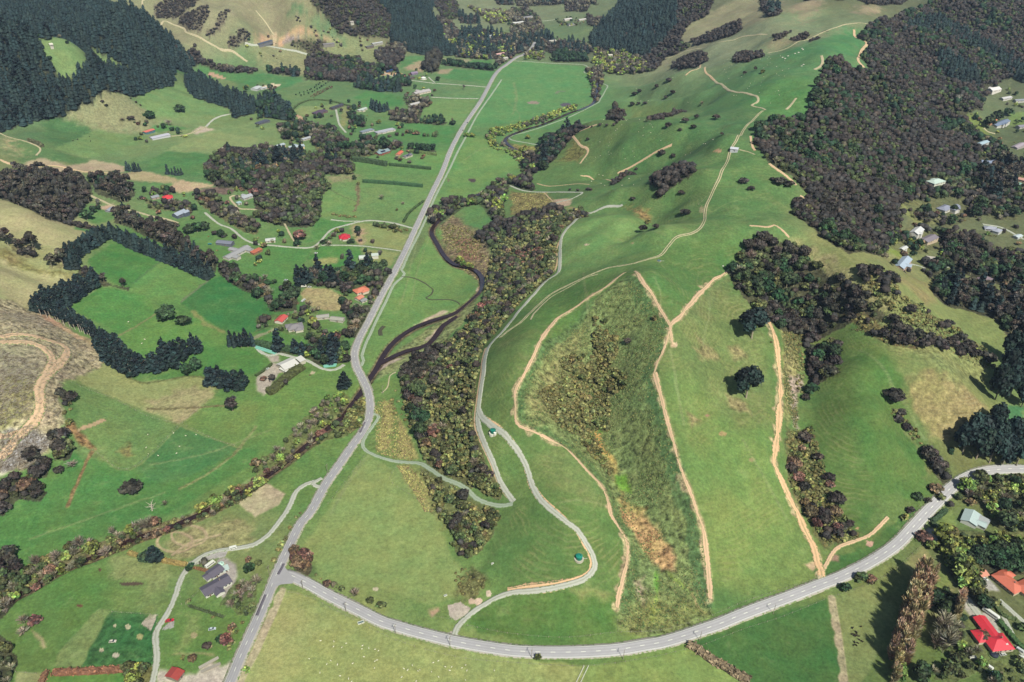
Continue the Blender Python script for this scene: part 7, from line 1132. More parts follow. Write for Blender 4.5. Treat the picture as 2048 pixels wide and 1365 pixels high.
tank((443,1133), 2.2, 2.4, (176, 204, 196), 'pale mint water tank behind the farm roofs'); tank((1988,1312), 2.4, .9, (44, 48, 62), 'round black trampoline behind the red roofed house', 'trampoline', 'trampoline', (100, 120, 70)); tank((1984,1350), 2.0, .9, (122, 150, 190), 'round blue pool beside the white trailer', 'pool', 'paddling_pool', (110, 120, 80)); tank((847,159), 5.2, 3.6, (214, 216, 216), 'white domed shed beside the purple roofed house', 'dome shed', 'dome_shed'); tank((1318,523), 1.6, .7, (84, 110, 120), 'round blue grey stock trough beside the ridge track', 'trough', 'stock_trough', (160, 156, 130))
house((1461,302), (1476,302), 7.5, 3.0, 1.2, (206, 208, 224), (200, 202, 214), 'pale silver shed alone on the ridge top beside the track', 'gable', 'shed', 'shed', win=1, door=(90, 90, 100))
for p, l, s in (((722,1246), 'concrete trough in a small railed pen beside the curved road', 2.2), ((891,1192), 'small white pump box in the near middle field', 1.2), ((426,741), 'small pale trough at the corner of the dry field', 1.0), ((1446,533-0), 'small white salt block feeder on the spur', .8), ((985,1128), 'white fence gate post pair on the terraced slope', 1.0), ((765,721), 'white concrete weir box at the stream fork', 3.2)):
    x, y = gp(p); z = float(H(x, y)); t_ = empty('trough', (x, y, z), .4); tag(t_, l, 'trough' if 'trough' in l else 'box'); V, Fc = bxm([(-s, s, -s*.5, s*.5, -1, .25), (-s, s, -s*.5, -s*.38, .25, .8), (-s, s, s*.38, s*.5, .25, .8), (-s, -s*.86, -s*.38, s*.38, .25, .8), (s*.86, s, -s*.38, s*.38, .25, .8)]); mesh_obj('basin', V, Fc, cm_((222, 220, 214)), t_); V, Fc = bxm([(-s*.85, s*.85, -s*.37, s*.37, .3, .5)]); mesh_obj('water', V, Fc, cm_((110, 130, 134), .2), t_)
POLES = [(606,1179,'beside the road junction'), (692,1224,'second along the curved road from the junction'), (791,1268,'third along the curved road from the junction'), (900,1292,'opposite the farm track entrance'), (1063,1316,'at the lowest point of the curved road'), (1246,1319,'right of the lowest point of the curved road'), (1399,1282,'by the hedge corner on the curved road'), (1546,1228,'on the right part of the curved road'), (539,1150,'left of the junction on the long road'), (766,788,'right of the stream bridge'), (655,946,'left of the long road by the drive entrance'), (1960,958,'inside the road bend at the right')]
pole0 = None
for x_, y_, l_ in POLES:
    x, y = gp((x_, y_)); z = float(H(x, y))
    if pole0 is None:
        pole0 = empty('power_pole', (0, 0, 0)); V, Fc = [], []; cyl(V, Fc, .22, -1.5, 9.2, 8, 0, 0, .15); a_ = mesh_obj('pole', V, Fc, cm_((150, 142, 132), .9), pole0); b_ = part('crossarm', [(-1.5, 1.5, -.09, .09, 8.6, 8.8)], cm_((120, 104, 90), .9), pole0)
        for u in (-1.3, -.6, .6, 1.3): V, Fc = [], []; cyl(V, Fc, .07, 8.8, 9.05, 6, u, 0); mesh_obj('insulator', V, Fc, cm_((210, 210, 206)), b_)
        o = pole0
    else:
        o = pole0.copy(); COL.objects.link(o)
        for ch_ in list(pole0.children):
            c = ch_.copy(); COL.objects.link(c); c.parent = o
            for g_ in ch_.children: d = g_.copy(); COL.objects.link(d); d.parent = c
    o.location = (x, y, z); o.rotation_euler = (R(2), 0, 1.2); tag(o, 'wooden power pole ' + l_, 'power pole', 'power poles along the roads')
# bridge under the road deck
bi = np.argmin(seg_dist(RIVER_L[:, 0], RIVER_L[:, 1], ROADL[0])); bx_, by_ = RIVER_L[bi]; k_ = np.argmin(np.hypot(ROADL[0][:, 0] - bx_, ROADL[0][:, 1] - by_)); dT = ROADL[0][k_ + 1] - ROADL[0][k_ - 1]; px0, py0 = ROADL[0][k_]; zb = float(deck_h(np.array([px0]), np.array([py0]))[0])
br = empty('road_bridge', (px0, py0, zb), math.atan2(dT[1], dT[0])); tag(br, 'low concrete road bridge over the dark stream', 'bridge')
part('deck', [(-13, 13, -4.9, 4.9, -.8, .05)], cm_((170, 166, 162), .9), br)
for sg in (-1, 1):
    rl = part('railing', [(-13, 13, sg * 4.75 - .08, sg * 4.75 + .08, .75, .95)] + [(u - .1, u + .1, sg * 4.75 - .1, sg * 4.75 + .1, .05, .85) for u in np.linspace(-12.6, 12.6, 12)], cm_((206, 204, 200)), br); part('abutment', [(sg * 12 - 1, sg * 12 + 1, -4.7, 4.7, -3.2, -.8)], cm_((150, 146, 140), .9), br)
# ---------------------------------------------------------------- fences
POSTM = mesh_obj('post', *bxm([(-.11, .11, -.11, .11, -.5, 1.25)]), cm_((176, 166, 150), .9)); pm = POSTM.data; bpy.data.objects.remove(POSTM)
WIRE = cm_((168, 164, 156), .6)
def fence(pts, label, sp=7, hgt=1.1):
    p = W(pts); L = smooth_line(p, 1.5) if len(p) > 2 else np.array([p[0] + (p[1] - p[0]) * t_ for t_ in np.linspace(0, 1, 120)]); s = np.concatenate([[0], np.cumsum(np.linalg.norm(np.diff(L, axis=0), axis=1))]); sp = max(sp, s[-1] / 95); z0 = float(H(*L[0])); t_ = empty('farm_fence', (L[0][0], L[0][1], z0)); tag(t_, label, 'fence')
    ks = np.arange(0, s[-1], sp); X = np.interp(ks, s, L[:, 0]); Y = np.interp(ks, s, L[:, 1]); Zq = H(X, Y) + drape_off(X, Y) * .4; V, Fc = [], []
    for k in range(len(ks)):
        o = bpy.data.objects.new('post', pm); COL.objects.link(o); o.parent = t_; o.location = (X[k] - L[0][0], Y[k] - L[0][1], Zq[k] - z0); o.rotation_euler[2] = k * .7
        for j, hz in enumerate((.35, .7, 1.05)):
            V += [(X[k] - L[0][0], Y[k] - L[0][1], Zq[k] - z0 + hz - .02), (X[k] - L[0][0], Y[k] - L[0][1], Zq[k] - z0 + hz + .03)]
            if k: a = 6 * (k - 1) + 2 * j; b = 6 * k + 2 * j; Fc.append((a, b, b + 1, a + 1))
    mesh_obj('wire', V, Fc, WIRE, t_)
for s_, l_ in (('560,1182 620,1196 690,1232 770,1272 840,1298', 'wire fence on the lower side of the curved road, left run'), ('850,1300 930,1318 1020,1326 1170,1333 1290,1318 1372,1300', 'wire fence on the lower side of the curved road, centre run'), ('1395,1296 1480,1262 1560,1236 1655,1198', 'wire fence on the lower side of the curved road, right run'), ('1660,1196 1740,1168 1790,1140 1845,1090', 'wire fence above the poplar paddock by the road'),
               ('1668,1200 1682,1280 1694,1365', 'fence along the bare strip between two lower paddocks'), ('935,1252 1020,1268 1130,1276 1232,1266 1320,1262 1400,1240', 'wire fence above the curved road below the gully'), ('1425,1232 1500,1200 1580,1175 1638,1155', 'fence above the curved road on the right spur'), ('1660,1150 1740,1115 1800,1060 1840,1010', 'fence along the upper verge near the road bend'),
               ('864,1232 912,1242', 'pale rail fence at the farm track gate'), ('630,1010 600,1065 580,1105', 'fence between the straight road and the middle field'), ('735,905 690,965 655,1010', 'wire fence on the upper edge of the middle field'), ('1234,1222 1236,1262', 'short fence at the foot of the left firebreak'), ('1420,1200 1420,1236', 'short fence at the foot of the right firebreak'),
               ('143,765 225,797 300,835 370,852 430,880 480,895', 'fence crossing the left green paddocks'), ('185,900 260,938 360,850 425,795', 'fence dividing the dark and light left paddocks'), ('360,1140 362,1208 372,1210', 'fence beside the near farm drive'), ('372,1208 415,1165', 'pale diagonal fence beside the long farmhouse'), ('372,1210 410,1222 448,1234', 'fence across the lawn below the long farmhouse'),
               ('224,1225 270,1228 316,1231', 'fence at the top of the dark green garden'), ('316,1232 308,1290 305,1335', 'fence between the dark garden and the drive'), ('32,1345 90,1350', 'low fence at the bottom left corner'), ('1397,410 1420,385 1435,355', 'old fence line left of the ridge track'), ('1396,410 1412,418', 'short fence tying into the ridge track'), ('800,925 780,960 820,990 870,1030 905,1062', 'fence on the right edge of the middle field')):
    fence(P(s_), l_)
# ---------------------------------------------------------------- hedges
HEDGEM = foliage_mat('hedge_leaf')
def hedge(pts, w_, h, c, label, rough=.25):
    L = smooth_line(W(pts), 1.6) if len(pts) > 2 else np.array([W(pts)[0] + (W(pts)[1] - W(pts)[0]) * t_ for t_ in np.linspace(0, 1, max(6, int(np.linalg.norm(W(pts)[1] - W(pts)[0]) / 1.6)))])
    T = np.gradient(L, axis=0); T /= np.linalg.norm(T, axis=1)[:, None] + 1e-9; Nn = np.stack([T[:, 1], -T[:, 0]], 1); prof = [(-1, -.3), (-1.02, .45), (-.92, .9), (-.45, 1.03), (0, 1.0), (.45, 1.03), (.92, .9), (1.02, .45), (1, -.3)]; g = np.random.default_rng(len(L)); V, C, Fc = [], [], []; c = np.array(c, float); o_ = L[0]; z0 = float(H(*o_))
    for i, (x, y) in enumerate(L):
        z = float(H(x, y)) - z0; e = .55 if i in (0, len(L) - 1) else 1
        for u, q in prof: j = g.normal(size=3) * rough * .5; V.append((x + Nn[i, 0] * u * w_ / 2 * e + j[0] - o_[0], y + Nn[i, 1] * u * w_ / 2 * e + j[1] - o_[1], z + q * h * (.85 + .15 * e) + j[2])); C.append(c * (1 + .12 * g.normal()))
    n_ = len(prof)
    for i in range(len(L) - 1):
        for j in range(n_ - 1): Fc.append((i * n_ + j, i * n_ + j + 1, (i + 1) * n_ + j + 1, (i + 1) * n_ + j))
    m_ = len(Fc); 
    for i in range(int(len(L) * 14)):
        k = g.integers(len(L)); u = g.uniform(-1, 1); q = g.uniform(.1, 1); 
        if g.random() < .5: u = math.copysign(1, u)
        else: q = 1.0
        p = np.array((L[k, 0] + Nn[k, 0] * u * w_ / 2 - o_[0], L[k, 1] + Nn[k, 1] * u * w_ / 2 - o_[1], float(H(*L[k])) - z0 + q * h)) + g.normal(size=3) * .2; a = g.normal(size=3) * rough * 1.3; b = g.normal(size=3) * rough * 1.3; s = len(V); V += [p - a, p + b, p + a, p - b]; C += [c * (.9 + .5 * g.random())] * 4; Fc.append((s, s + 1, s + 2, s + 3))
    e0 = tuple(range(n_)); e1 = tuple(len(L) * n_ - 1 - j for j in range(n_)); Fc += [(0, j, j + 1, j + 1)[:3] for j in range(1, n_ - 1)] + [((len(L) - 1) * n_, (len(L) - 1) * n_ + j + 1, (len(L) - 1) * n_ + j) for j in range(1, n_ - 1)]
    o = mesh_obj('hedge', V, Fc, HEDGEM, cols=np.clip(lin(np.clip(np.array(C), 4, 250)) / KX, .004, .9)); o.location = (o_[0], o_[1], z0); tag(o, label, 'hedge')
hedge(Z((1,1), '855,95 1100,112 1335,135'), 5.5, 4.5, (60, 92, 62), 'long clipped dark hedge across the square green paddock'); hedge(Z((0,1), '1065,1325 1230,1340 1400,1358'), 5, 4, (84, 104, 66), 'long clipped hedge at the top of the square paddock'); hedge(Z((0,1), '1220,1215 1330,1228 1445,1246'), 5, 4, (90, 108, 68), 'shorter clipped hedge behind the orange shed')
hedge(Z((0,1), '770,1290 880,1300 1050,1330'), 7, 7, (60, 78, 56), 'tall dark hedge left of the clipped hedges', .5); hedge(Z((0,1), '285,890 350,835 450,805 600,815 720,845 860,880'), 3, 2.6, (74, 94, 62), 'thin curving hedge round the lawn of the plum roof'); hedge(Z((2,1), '90,425 150,395 240,310 370,215'), 9, 4.5, (92, 96, 60), 'broad olive hedge beside the gravel yard', .45); hedge(Z((2,1), '0,285 60,245 130,190'), 2.5, 2, (90, 100, 62), 'thin hedge left of the gravel yard')
hedge(Z((2,1), '0,30 120,55 300,85 440,120'), 7, 5, (62, 78, 54), 'tall dark hedge behind the wrapped bales', .5); hedge(Z((3,3), '1425,0 1370,45 1310,90'), 3.2, 3, (62, 76, 54), 'clipped hedge along the curved road at the bend'); hedge(Z((3,3), '1300,100 1350,135 1400,165'), 3.2, 3, (60, 74, 52), 'clipped hedge at the drive mouth by the bend'); hedge(Z((3,3), '1845,885 1900,950 1980,1050 2050,1110'), 3.5, 2.6, (78, 96, 58), 'clipped hedge right of the red roofed wing')
hedge(Z((3,3), '1805,740 1860,820 1920,855 1980,865'), 2.5, 1.6, (92, 100, 64), 'low curved hedge below the orange tiled house'); hedge(Z((3,0), '430,1300 640,1290 850,1280 1025,1268'), 4.2, 2.6, (132, 100, 74), 'long brown hedge across the bottom left', .35); hedge(Z((3,0), '1030,340 1110,360 1195,385'), 3, 2.2, (140, 108, 78), 'short brown hedge left of the dark pine'); hedge(Z((3,0), '1300,400 1390,415 1490,435'), 3.4, 2.4, (138, 104, 76), 'short brown hedge right of the dark pine')
hedge(Z((3,0), '375,1290 355,1330 335,1390'), 3.6, 2.6, (120, 92, 70), 'brown hedge end at the bottom left corner'); hedge(Z((3,0), '1555,455 1660,480'), 2, 1.6, (134, 100, 72), 'small brown hedge beside the caravan'); hedge(Z((3,2), '1410,1075 1480,1110 1600,1200 1700,1250 1790,1310 1900,1364'), 5, 3, (136, 122, 100), 'rough grey brown hedge leaving the curved road', .5); hedge(Z((2,3), '1450,880 1480,900'), 5, 3, (60, 76, 54), 'dark bush block beside the bend pines')
hedge(Z((3,0), '1510,760 1640,800 1790,850'), 1.6, 1.2, (92, 96, 66), 'low dark hedge across the farmhouse lawn'); hedge(Z((1,1), '1340,250 1230,340 1180,420'), 3, 2, (84, 104, 66), 'dark roadside hedge above the lane mouth', .4); hedge(Z((0,0), '230,1130 290,1150 340,1180'), 5, 4, (82, 82, 64), 'dark scrub hedge by the far left track', .5)
# ---------------------------------------------------------------- vehicles, bales, stock
def car(p, ang, c, label, L=4.6, w_=1.85, h=1.5, kind='car'):
    x, y = gp(p); z = float(H(x, y)) + float(drape_off(x, y)) + .12; t_ = empty('car' if kind == 'car' else kind, (x, y, z), ang); tag(t_, label, kind.replace('_', ' '))
    if kind in ('car',): prof = [(-L/2, .35), (-L/2, .8), (-L*.44, .95), (L*.2, .95), (L*.46, .8), (L/2, .6), (L/2, .35)]; cab = [(-L*.42, .93), (-L*.33, h), (L*.06, h), (L*.22, .93)]
    else: prof = [(-L/2, .45), (-L/2, h*.45), (L/2, h*.45), (L/2, .45)]; cab = [(-L/2 + .05, h*.44), (-L/2 + .1, h), (L*.42, h), (L/2 - .05, h*.44)]
    def ext(name, pr, ww, mat, par, taper=1.0): V = [(a, s * ww / 2 * (taper if b > pr[0][1] + .2 else 1), b) for s in (-1, 1) for a, b in pr]; n_ = len(pr); Fc = [tuple(range(n_)), tuple(2 * n_ - 1 - i for i in range(n_))] + [(i, n_ + i, n_ + (i + 1) % n_, (i + 1) % n_) for i in range(n_)]; return mesh_obj(name, V, Fc, mat, par)
    bd = ext('body', prof, w_, cm_(c, .3, .5), t_); cb = ext('cabin', cab, w_ * .96, GLASS if kind == 'car' else cm_(c, .35), t_, .85); part('roof_panel', [(cab[1][0] + .1, cab[2][0] - .05, -w_ * .39, w_ * .39, h - .02, h + .05)], cm_(c, .3, .5), cb)
    if kind != 'car':
        for sg in (-1, 1): part('window', [(-L * .4, L * .36, sg * w_ * .46 - .03, sg * w_ * .46 + .03, h * .58, h * .82)], GLASS, cb)
    for a in (-L * .3, L * .3):
        for s in (-1, 1):
            V, Fc = [], []; cyl(V, Fc, .34, -.11, .11, 12); wv = [(q[0], q[2], q[1]) for q in V]; o = mesh_obj('wheel', wv, [tuple(reversed(f)) for f in Fc], cm_((40, 40, 42)), t_); o.location = (a, s * (w_ / 2 - .08), .34)
    for s in (-1, 1): part('headlight', [(L / 2 - .04, L / 2 + .04, s * w_ * .36 - .18, s * w_ * .36 + .18, .6, .76)], cm_((235, 235, 230), .2), t_)
    return t_
car((340,1243), .25, (206, 22, 48), 'red car parked on the gravel bay beside the farm drive', 5.6, 2.0); car((467,1098), .35, (235, 235, 235), 'white van on the long farm drive', 5.4, 2.1, 2.2, 'van'); car((421,1132), .95, (232, 230, 226), 'white caravan parked above the farm roofs', 8.0, 2.5, 2.8, 'caravan'); car((412,1131), .95, (40, 46, 56), 'dark car beside the white caravan', 4.6)
car((425,1260), .2, (198, 208, 222), 'silver car on the lawn below the farmhouse', 4.8); car((226,1285), .1, (214, 206, 196), 'pale utility parked in the dark green garden', 4.6); car((1981,1231), -1.0, (238, 238, 240), 'long white bus beside the gravel drive', 11.5, 2.7, 3.1, 'bus'); car((1969,1160), -.7, (226, 226, 230), 'white car in front of the orange roofed garage', 4.6); car((1964,1153), -.7, (60, 66, 82), 'dark car in front of the orange roofed garage', 4.6)
car((2005,1311), .2, (206, 206, 204), 'pale car behind the red roofed house', 4.6); car((1945,1317), .05, (216, 214, 212), 'white trailer on the lawn left of the red roof', 5.0, 2, 1.4, 'trailer'); car((1977,1335), -.9, (236, 236, 238), 'white boat trailer near the blue pool', 5.5, 2.0, 1.5, 'trailer'); car((2046,1322), -.6, (236, 236, 238), 'white camper van at the right edge', 6.5, 2.3, 2.6, 'van'); car((2040,1302), -.9, (210, 212, 218), 'grey boat under cover at the right edge', 5, 2, 1.3, 'boat')
car((935,247), 1.45, (44, 46, 60), 'dark car driving on the far straight road', 4.6); car((926,262), 1.45, (52, 60, 60), 'second dark car driving on the straight road', 4.6); car((572,562-0), .5, (200, 206, 214), 'silver car by the trees above the dry field', 4.8); car((619,576), .1, (226, 226, 226), 'white car in the yard above the dry field', 4.8); car((608,575), .2, (236, 232, 228), 'white truck in the yard above the dry field', 6, 2.3, 2.6, 'truck'); car((607,603), 1.2, (206, 208, 214), 'grey boat trailer on the dry circular field', 7, 2.6, 1.6, 'trailer'); car((535,740), .9, (222, 222, 222), 'white car in the gravel yard', 4.8); car((632,508), .1, (230, 230, 228), 'white car by the pale tree at the lane corner', 4.6); car((420,490), .1, (60, 140, 146), 'teal cart on the lawn beside the long shed', 4.6, 2.0, 1.5, 'trailer')
BV, BF = [], []; cyl(BV, BF, .7, 0, 1.25, 14); balem = mesh_obj('silage_bale', BV, BF, cm_((140, 206, 196), .35)); bmesh_ = balem.data; bpy.data.objects.remove(balem)
for q, n_, l_, gname in ((Z((2,1), '0,48 160,100'), 22, 'pale turquoise wrapped bale in the long row behind the hedge', 'wrapped bales in the long row'), (Z((2,1), '0,62 150,108'), 20, 'pale turquoise wrapped bale in the front line of the long row', 'wrapped bales, front line'), (Z((2,1), '545,205 640,192'), 13, 'turquoise wrapped bale in the short stack by the lane', 'wrapped bales in the short stack'), (Z((2,1), '548,213 636,203'), 12, 'turquoise wrapped bale at the front of the short stack', 'wrapped bales, front of the short stack')):
    w_ = W(q)
    for k in range(n_):
        x, y = w_[0] + (w_[1] - w_[0]) * k / (n_ - 1); o = bpy.data.objects.new('silage_bale', bmesh_); COL.objects.link(o); o.location = (x, y, float(H(x, y)) + .05); o.scale = (1.15, 1.15, 1.05 + .1 * math.sin(k * 2.1)); tag(o, l_, 'hay bale', gname)
def beast(cb, ch_, s, name):
    V, Fc, C = [], [], []; rings = [(-.62, .18, .62), (-.5, .30, .62), (-.1, .34, .60), (.3, .31, .62), (.48, .20, .68), (.62, .13, .80), (.74, .12, .86), (.9, .07, .80)]; n_ = 8
    for a, r_, zz in rings:
        for i in range(n_): t_ = 6.2832 * i / n_; V.append((a, r_ * .85 * math.cos(t_), zz + r_ * math.sin(t_))); C.append(cb if a < .6 else ch_)
    for k in range(len(rings) - 1):
        for i in range(n_): Fc.append((k * n_ + i, k * n_ + (i + 1) % n_, (k + 1) * n_ + (i + 1) % n_, (k + 1) * n_ + i))
    Fc += [tuple(reversed(range(n_))), tuple((len(rings) - 1) * n_ + i for i in range(n_))]
    for a, b in ((-.45, .16), (-.45, -.16), (.35, .15), (.35, -.15)):
        s_ = len(V)
        for zz, r_ in ((.5, .07), (.25, .05), (0, .045)):
            for i in range(4): t_ = 6.2832 * i / 4; V.append((a + r_ * math.cos(t_), b + r_ * math.sin(t_), zz)); C.append(ch_)
        for k in range(2):
            for i in range(4): Fc.append((s_ + (k + 1) * 4 + i, s_ + (k + 1) * 4 + (i + 1) % 4, s_ + k * 4 + (i + 1) % 4, s_ + k * 4 + i))
    for b in (-.1, .1): s_ = len(V); V += [(.70, b, .93), (.76, b, .95), (.72, b * 2.2, .98)]; C += [ch_] * 3; Fc.append((s_, s_ + 1, s_ + 2))
    o = mesh_obj(name, np.array(V) * s, Fc, FUR, cols=np.clip(lin(np.array(C, float)) / KX, .004, .9), smooth=True); me = o.data; bpy.data.objects.remove(o); return me
FUR, t, b = new_mat('fleece', .95, .1); a = N(t, 'ShaderNodeAttribute', attribute_name='tint'); t.links.new(a.outputs['Color'], b.inputs['Base Color'])
SHEEP = beast((238, 232, 214), (200, 190, 174), 1.05, 'sheep'); COW = beast((58, 48, 44), (40, 34, 32), 1.75, 'cow')
def herd(poly, n_, me, name, label, group, seed, sc=1.0):
    p = W(poly); g = np.random.default_rng(seed); x0, y0 = p.min(0); x1, y1 = p.max(0); k = 0
    while k < n_:
        x, y = g.uniform(x0, x1), g.uniform(y0, y1)
        if not inside(np.array([x]), np.array([y]), p)[0]: continue
        o = bpy.data.objects.new(name, me); COL.objects.link(o); o.location = (x, y, float(H(x, y))); o.rotation_euler = (0, 0, g.uniform(0, 6.28)); s = g.uniform(.85, 1.15) * sc; o.scale = (s, s, s); tag(o, label, name, group); k += 1
herd(P('620,1280 760,1290 860,1320 1000,1335 960,1365 640,1365 600,1330'), 42, SHEEP, 'sheep', 'white sheep grazing on the pale field below the curved road', 'sheep on the pale lower field', 1, .9); herd(P('1220,230 1330,270 1420,280 1440,320 1340,320 1240,320 1160,320 1190,270'), 60, SHEEP, 'sheep', 'white sheep grazing on the middle spur of the green ridge', 'sheep on the middle ridge spur', 2, .95)
herd(P('1440,120 1560,110 1620,150 1560,220 1440,200'), 45, SHEEP, 'sheep', 'white sheep grazing high on the far green ridge', 'sheep high on the ridge', 3, .95); herd(P('1180,350 1260,330 1340,330 1280,380 1180,380'), 16, SHEEP, 'sheep', 'white sheep grazing above the hairpin track', 'sheep above the hairpin track', 4, 1.15); herd(P('190,870 240,860 400,860 400,900 300,930 200,900'), 9, SHEEP, 'sheep', 'white sheep grazing on the left green paddocks', 'sheep on the left paddocks', 5); herd(P('1280,170 1380,170 1420,230 1330,240 1260,215'), 30, SHEEP, 'sheep', 'white sheep grazing on the upper folds of the ridge', 'sheep on the upper folds', 9, .95)
herd(P('1180,1050 1240,1040 1235,1060'), 0, SHEEP, 'sheep', 'x', 'x', 6); herd(P('1695,1262 1722,1250 1726,1285 1702,1300'), 15, COW, 'cow', 'dark cow resting in the paddock left of the poplars', 'dark cattle left of the poplars', 7, .8); herd(P('140,270 190,262 190,290 150,296'), 5, COW, 'cow', 'dark cow on the upper left pasture', 'dark cattle on the upper left pasture', 8); herd(P('250,640 380,690 330,715 270,690'), 5, SHEEP, 'sheep', 'white sheep in the paddock inside the windbreak', 'sheep inside the windbreak', 12, 1.1)
# pale leaning stems of the thinned windbreak, dead tree, logging slash, hilltop rocks
for k in range(26):
    q = W(Z((1,0), '325,1160 500,1225 660,1300 830,1390')); L = smooth_line(q, 1); i = int((k + .5) / 26 * (len(L) - 1)); x, y = L[i] + rng.uniform(-1.5, 1.5, 2); V, Fc, C = [], [], []; ln = rng.uniform(11, 15); lx, ly = rng.uniform(-1.8, -.2), rng.uniform(-.5, 1.2)
    t_ = empty('bare_stem_pine', (x, y, float(H(x, y)) - .2), 0); tag(t_, 'pale bare stemmed pine in the thinned row, %s' % (['left end', 'left part', 'middle part', 'right part', 'right end'][min(4, k * 5 // 26)]), 'tree', 'pale bare stemmed pines along the logging slope')
    tube(V, Fc, C, (0, 0, -1), (lx, ly, ln), .28, .12, (1, 1, 1), 6)
    for b_ in range(4): a = rng.uniform(0, 6.28); f = rng.uniform(.4, .9); tube(V, Fc, C, (lx * f, ly * f, ln * f), (lx * f + math.cos(a) * 1.6, ly * f + math.sin(a) * 1.6, ln * f + .8), .08, .03, (1, 1, 1), 3)
    mesh_obj('trunk', np.array(V), Fc, cm_((206, 192, 182), .9), t_); c = bpy.data.objects.new('crown', PROTO['pine'][k % 4][0]); COL.objects.link(c); c.parent = t_; c.location = (lx, ly + 1.0, ln * .62); c.scale = (.62, .62, .36)
x, y = gp((304,1022)); t_ = empty('dead_tree', (x, y, float(H(x, y)))); tag(t_, 'bleached white dead tree on the bright green flat', 'dead tree'); V, Fc, C = [], [], []; tube(V, Fc, C, (0, 0, -1), (1, .5, 7), .5, .25, (1, 1, 1), 6)
for i in range(12): a = i * 2.4; tube(V, Fc, C, (.6, .3, 2 + i * .4), (math.cos(a) * 4.5, math.sin(a) * 4.5, 3 + i * .55), .2, .05, (1, 1, 1), 4)
mesh_obj('trunk', np.array(V), Fc, cm_((214, 202, 190), .9), t_)
g = np.random.default_rng(3); V, Fc, C = [], [], []
for poly, n_ in ((P('0,610 70,630 170,690 200,725 125,765 120,850 60,860 90,740 60,700 0,690'), 2200), (P('0,870 60,850 110,880 60,935 0,945'), 1500), (P('0,700 80,730 60,820 0,860'), 1400)):
    p = W(poly); x0, y0 = p.min(0); x1, y1 = p.max(0); X = g.uniform(x0, x1, n_ * 2); Y = g.uniform(y0, y1, n_ * 2); k = inside(X, Y, p); X, Y = X[k][:n_], Y[k][:n_]; Zs = H(X, Y); D = g.uniform(0, 3.14, len(X)); Ls = g.uniform(1, 4, len(X))
    for x, y, z, d, l in zip(X, Y, Zs, D, Ls): tube(V, Fc, C, (x - math.cos(d) * l, y - math.sin(d) * l, z + .1), (x + math.cos(d) * l, y + math.sin(d) * l, z + .45), .14, .08, (np.array((176, 168, 158)) if g.random() < .6 else np.array((120, 104, 88))), 3)
tag(mesh_obj('logging_slash', np.array(V), np.array(Fc), LEAF, cols=lin(np.array(C)) / KX), 'grey scattered logs and branches on the cleared left slope', 'logging slash', kind='stuff')
for k, (a_, b_) in enumerate(((1604,98), (1606,100), (1607,130), (1603,133), (1590,108), (1597,106), (1576,113), (1570,118), (1565,116))):
    x, y = gp((a_, b_)); bm = bmesh.new(); bmesh.ops.create_icosphere(bm, subdivisions=2, radius=1.3)
    for v in bm.verts: v.co *= 1 + g.normal() * .14; v.co.z *= .7
    me = bpy.data.meshes.new('rock'); bm.to_mesh(me); bm.free(); me.materials.append(cm_((196, 192, 184), .9, .2, .15)); o = bpy.data.objects.new('rock', me); COL.objects.link(o); o.location = (x, y, float(H(x, y)) + .3); o.scale = (1.4, 1, 1); tag(o, 'pale limestone boulder high on the far green ridge', 'rock', 'pale boulders on the far ridge')
# low tussocks that roughen the unmown ground
def tufts(polys, n_, cols, s0, s1, seed, name, label):
    g = np.random.default_rng(seed); V, Fc, C = [], [], []
    for poly in polys:
        p = W(poly); x0, y0 = p.min(0); x1, y1 = p.max(0); X = g.uniform(x0, x1, n_ * 3); Y = g.uniform(y0, y1, n_ * 3); k = inside(X, Y, p); X, Y = X[k][:n_], Y[k][:n_]; dn = fbm(X, Y, 16, 2, 2); k = dn > g.uniform(.3, .62, len(X)); X, Y = X[k], Y[k]; Zs = H(X, Y)
        for x, y, z in zip(X, Y, Zs):
            r_ = g.uniform(s0, s1); s = len(V); cc = np.array(cols[g.integers(len(cols))], float) * g.uniform(.8, 1.15); m_ = 5
            for j in range(m_): a = 6.283 * j / m_ + g.random(); V.append((x + r_ * math.cos(a), y + r_ * math.sin(a), z - .1)); C.append(cc * .85)
            V.append((x + g.normal() * .15, y + g.normal() * .15, z + r_ * g.uniform(.7, 1.3))); C.append(cc * 1.1)
            for j in range(m_): Fc.append((s + j, s + (j + 1) % m_, s + m_))
    tag(mesh_obj(name, np.array(V), np.array(Fc), LEAF, cols=lin(np.clip(np.array(C), 4, 250)) / KX), label, 'ground cover', kind='stuff')
tufts([P('1262,560 1300,600 1335,655 1325,690 1305,745 1318,800 1343,880 1378,990 1408,1110 1418,1200 1410,1230 1300,1262 1242,1255 1242,1200 1262,1110 1228,1030 1200,962 1136,897 1045,850 1040,790 1095,690 1185,610')], 15000, [(104, 126, 74), (84, 112, 66), (130, 134, 86), (92, 118, 68), (114, 128, 80)], .35, .9, 21, 'rough_grass', 'rough tussock grass filling the gully between the firebreaks')
tufts([Z((3,2), '860,-30 1060,-20 1200,170 1280,300 1290,460 1120,430 1020,240 880,60')], 1500, [(176, 140, 96), (150, 112, 76), (190, 160, 116), (120, 104, 70)], .3, .8, 22, 'swamp_sedge', 'orange brown sedge in the wet gully floor')
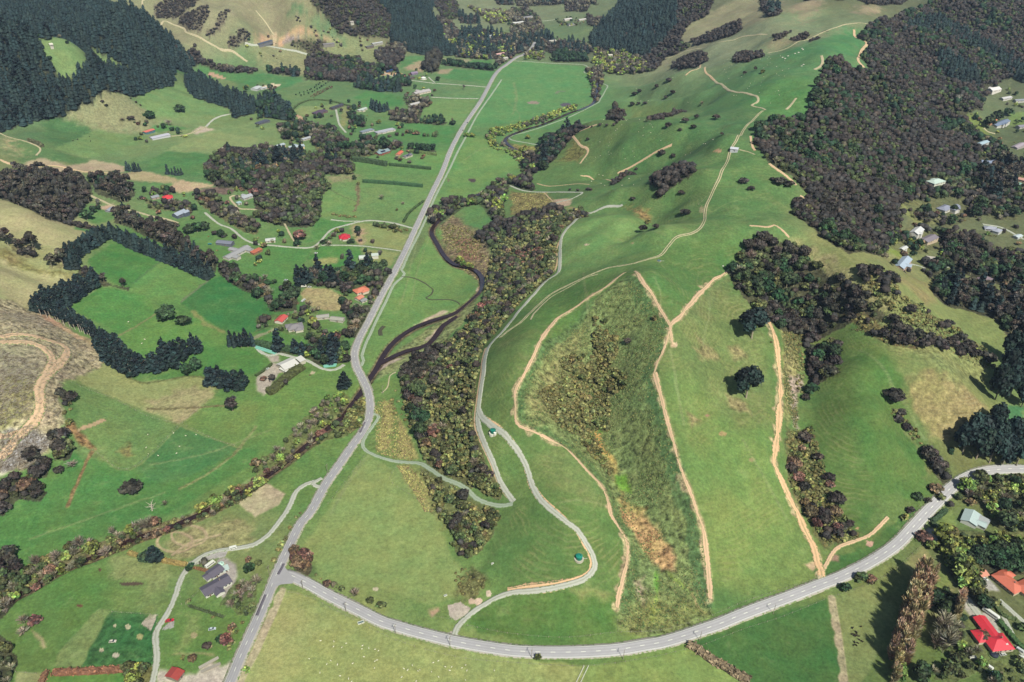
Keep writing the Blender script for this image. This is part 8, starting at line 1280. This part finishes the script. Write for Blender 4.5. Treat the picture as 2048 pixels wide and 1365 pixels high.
tufts([P('1575,862 1625,860 1650,930 1690,1050 1720,1075 1650,1095 1610,1030 1575,960'), P('1720,545 1800,590 1960,690 1990,740 1880,690 1760,640'), P('1680,620 1760,640 1850,690 1790,700 1700,660'), P('1565,665 1600,665 1612,780 1590,860 1570,800')], 2600, [(120, 108, 74), (96, 92, 62), (140, 112, 80), (104, 112, 66)], .4, 1.1, 23, 'rough_scrub', 'rusty low scrub on the right gully sides')
tufts([P('880,450 905,430 965,470 990,525 985,565 930,545 890,510'), Z((2,1), '950,480 1080,480 1280,900 1300,960 960,900'), Z((2,1), '1130,1000 1230,1000 1420,1250 1420,1370 1350,1364'), Z((1,2), '0,180 280,180 330,260 160,340 0,350')], 1500, [(140, 118, 88), (120, 112, 72), (160, 140, 96), (120, 92, 76)], .35, 1.0, 24, 'flood_scrub', 'low rusty scrub and rushes beside the stream')

V, Fc = [], []; cyl(V, Fc, .28, -.1, 1.0, 6); gm = mesh_obj('tree_guard', V, Fc, cm_((232, 232, 226), .6)); gme = gm.data; bpy.data.objects.remove(gm)
w_ = W(P('1172,1334 1154,1372'))
for k in range(14):
    for sd_ in (-1.4, 1.4):
        x, y = w_[0] + (w_[1] - w_[0]) * k / 13; x += sd_; o = bpy.data.objects.new('tree_guard', gme); COL.objects.link(o); o.location = (x, y, float(H(x, y))); tag(o, 'small white plastic tree guard in the double line below the curved road', 'tree guard', 'white tree guards below the curved road')
# ---------------------------------------------------------------- haze: one even box of air round the scene
m = bpy.data.materials.new('valley_haze'); m.use_nodes = True; t = m.node_tree; t.nodes.clear(); out = t.nodes.new('ShaderNodeOutputMaterial'); pv = t.nodes.new('ShaderNodeVolumePrincipled')
pv.inputs['Color'].default_value = (.55, .75, 1, 1); pv.inputs['Density'].default_value = HAZE; t.links.new(pv.outputs[0], out.inputs['Volume'])
lo = float(HG.min()) - 1.5; V, Fc = bxm([(-12300, 12300, -12300, 12300, lo, max(float(HG.max()), CH) + 40)]); tag(mesh_obj('haze', V, Fc, m), 'thin bluish air over the whole valley', 'haze', kind='stuff')
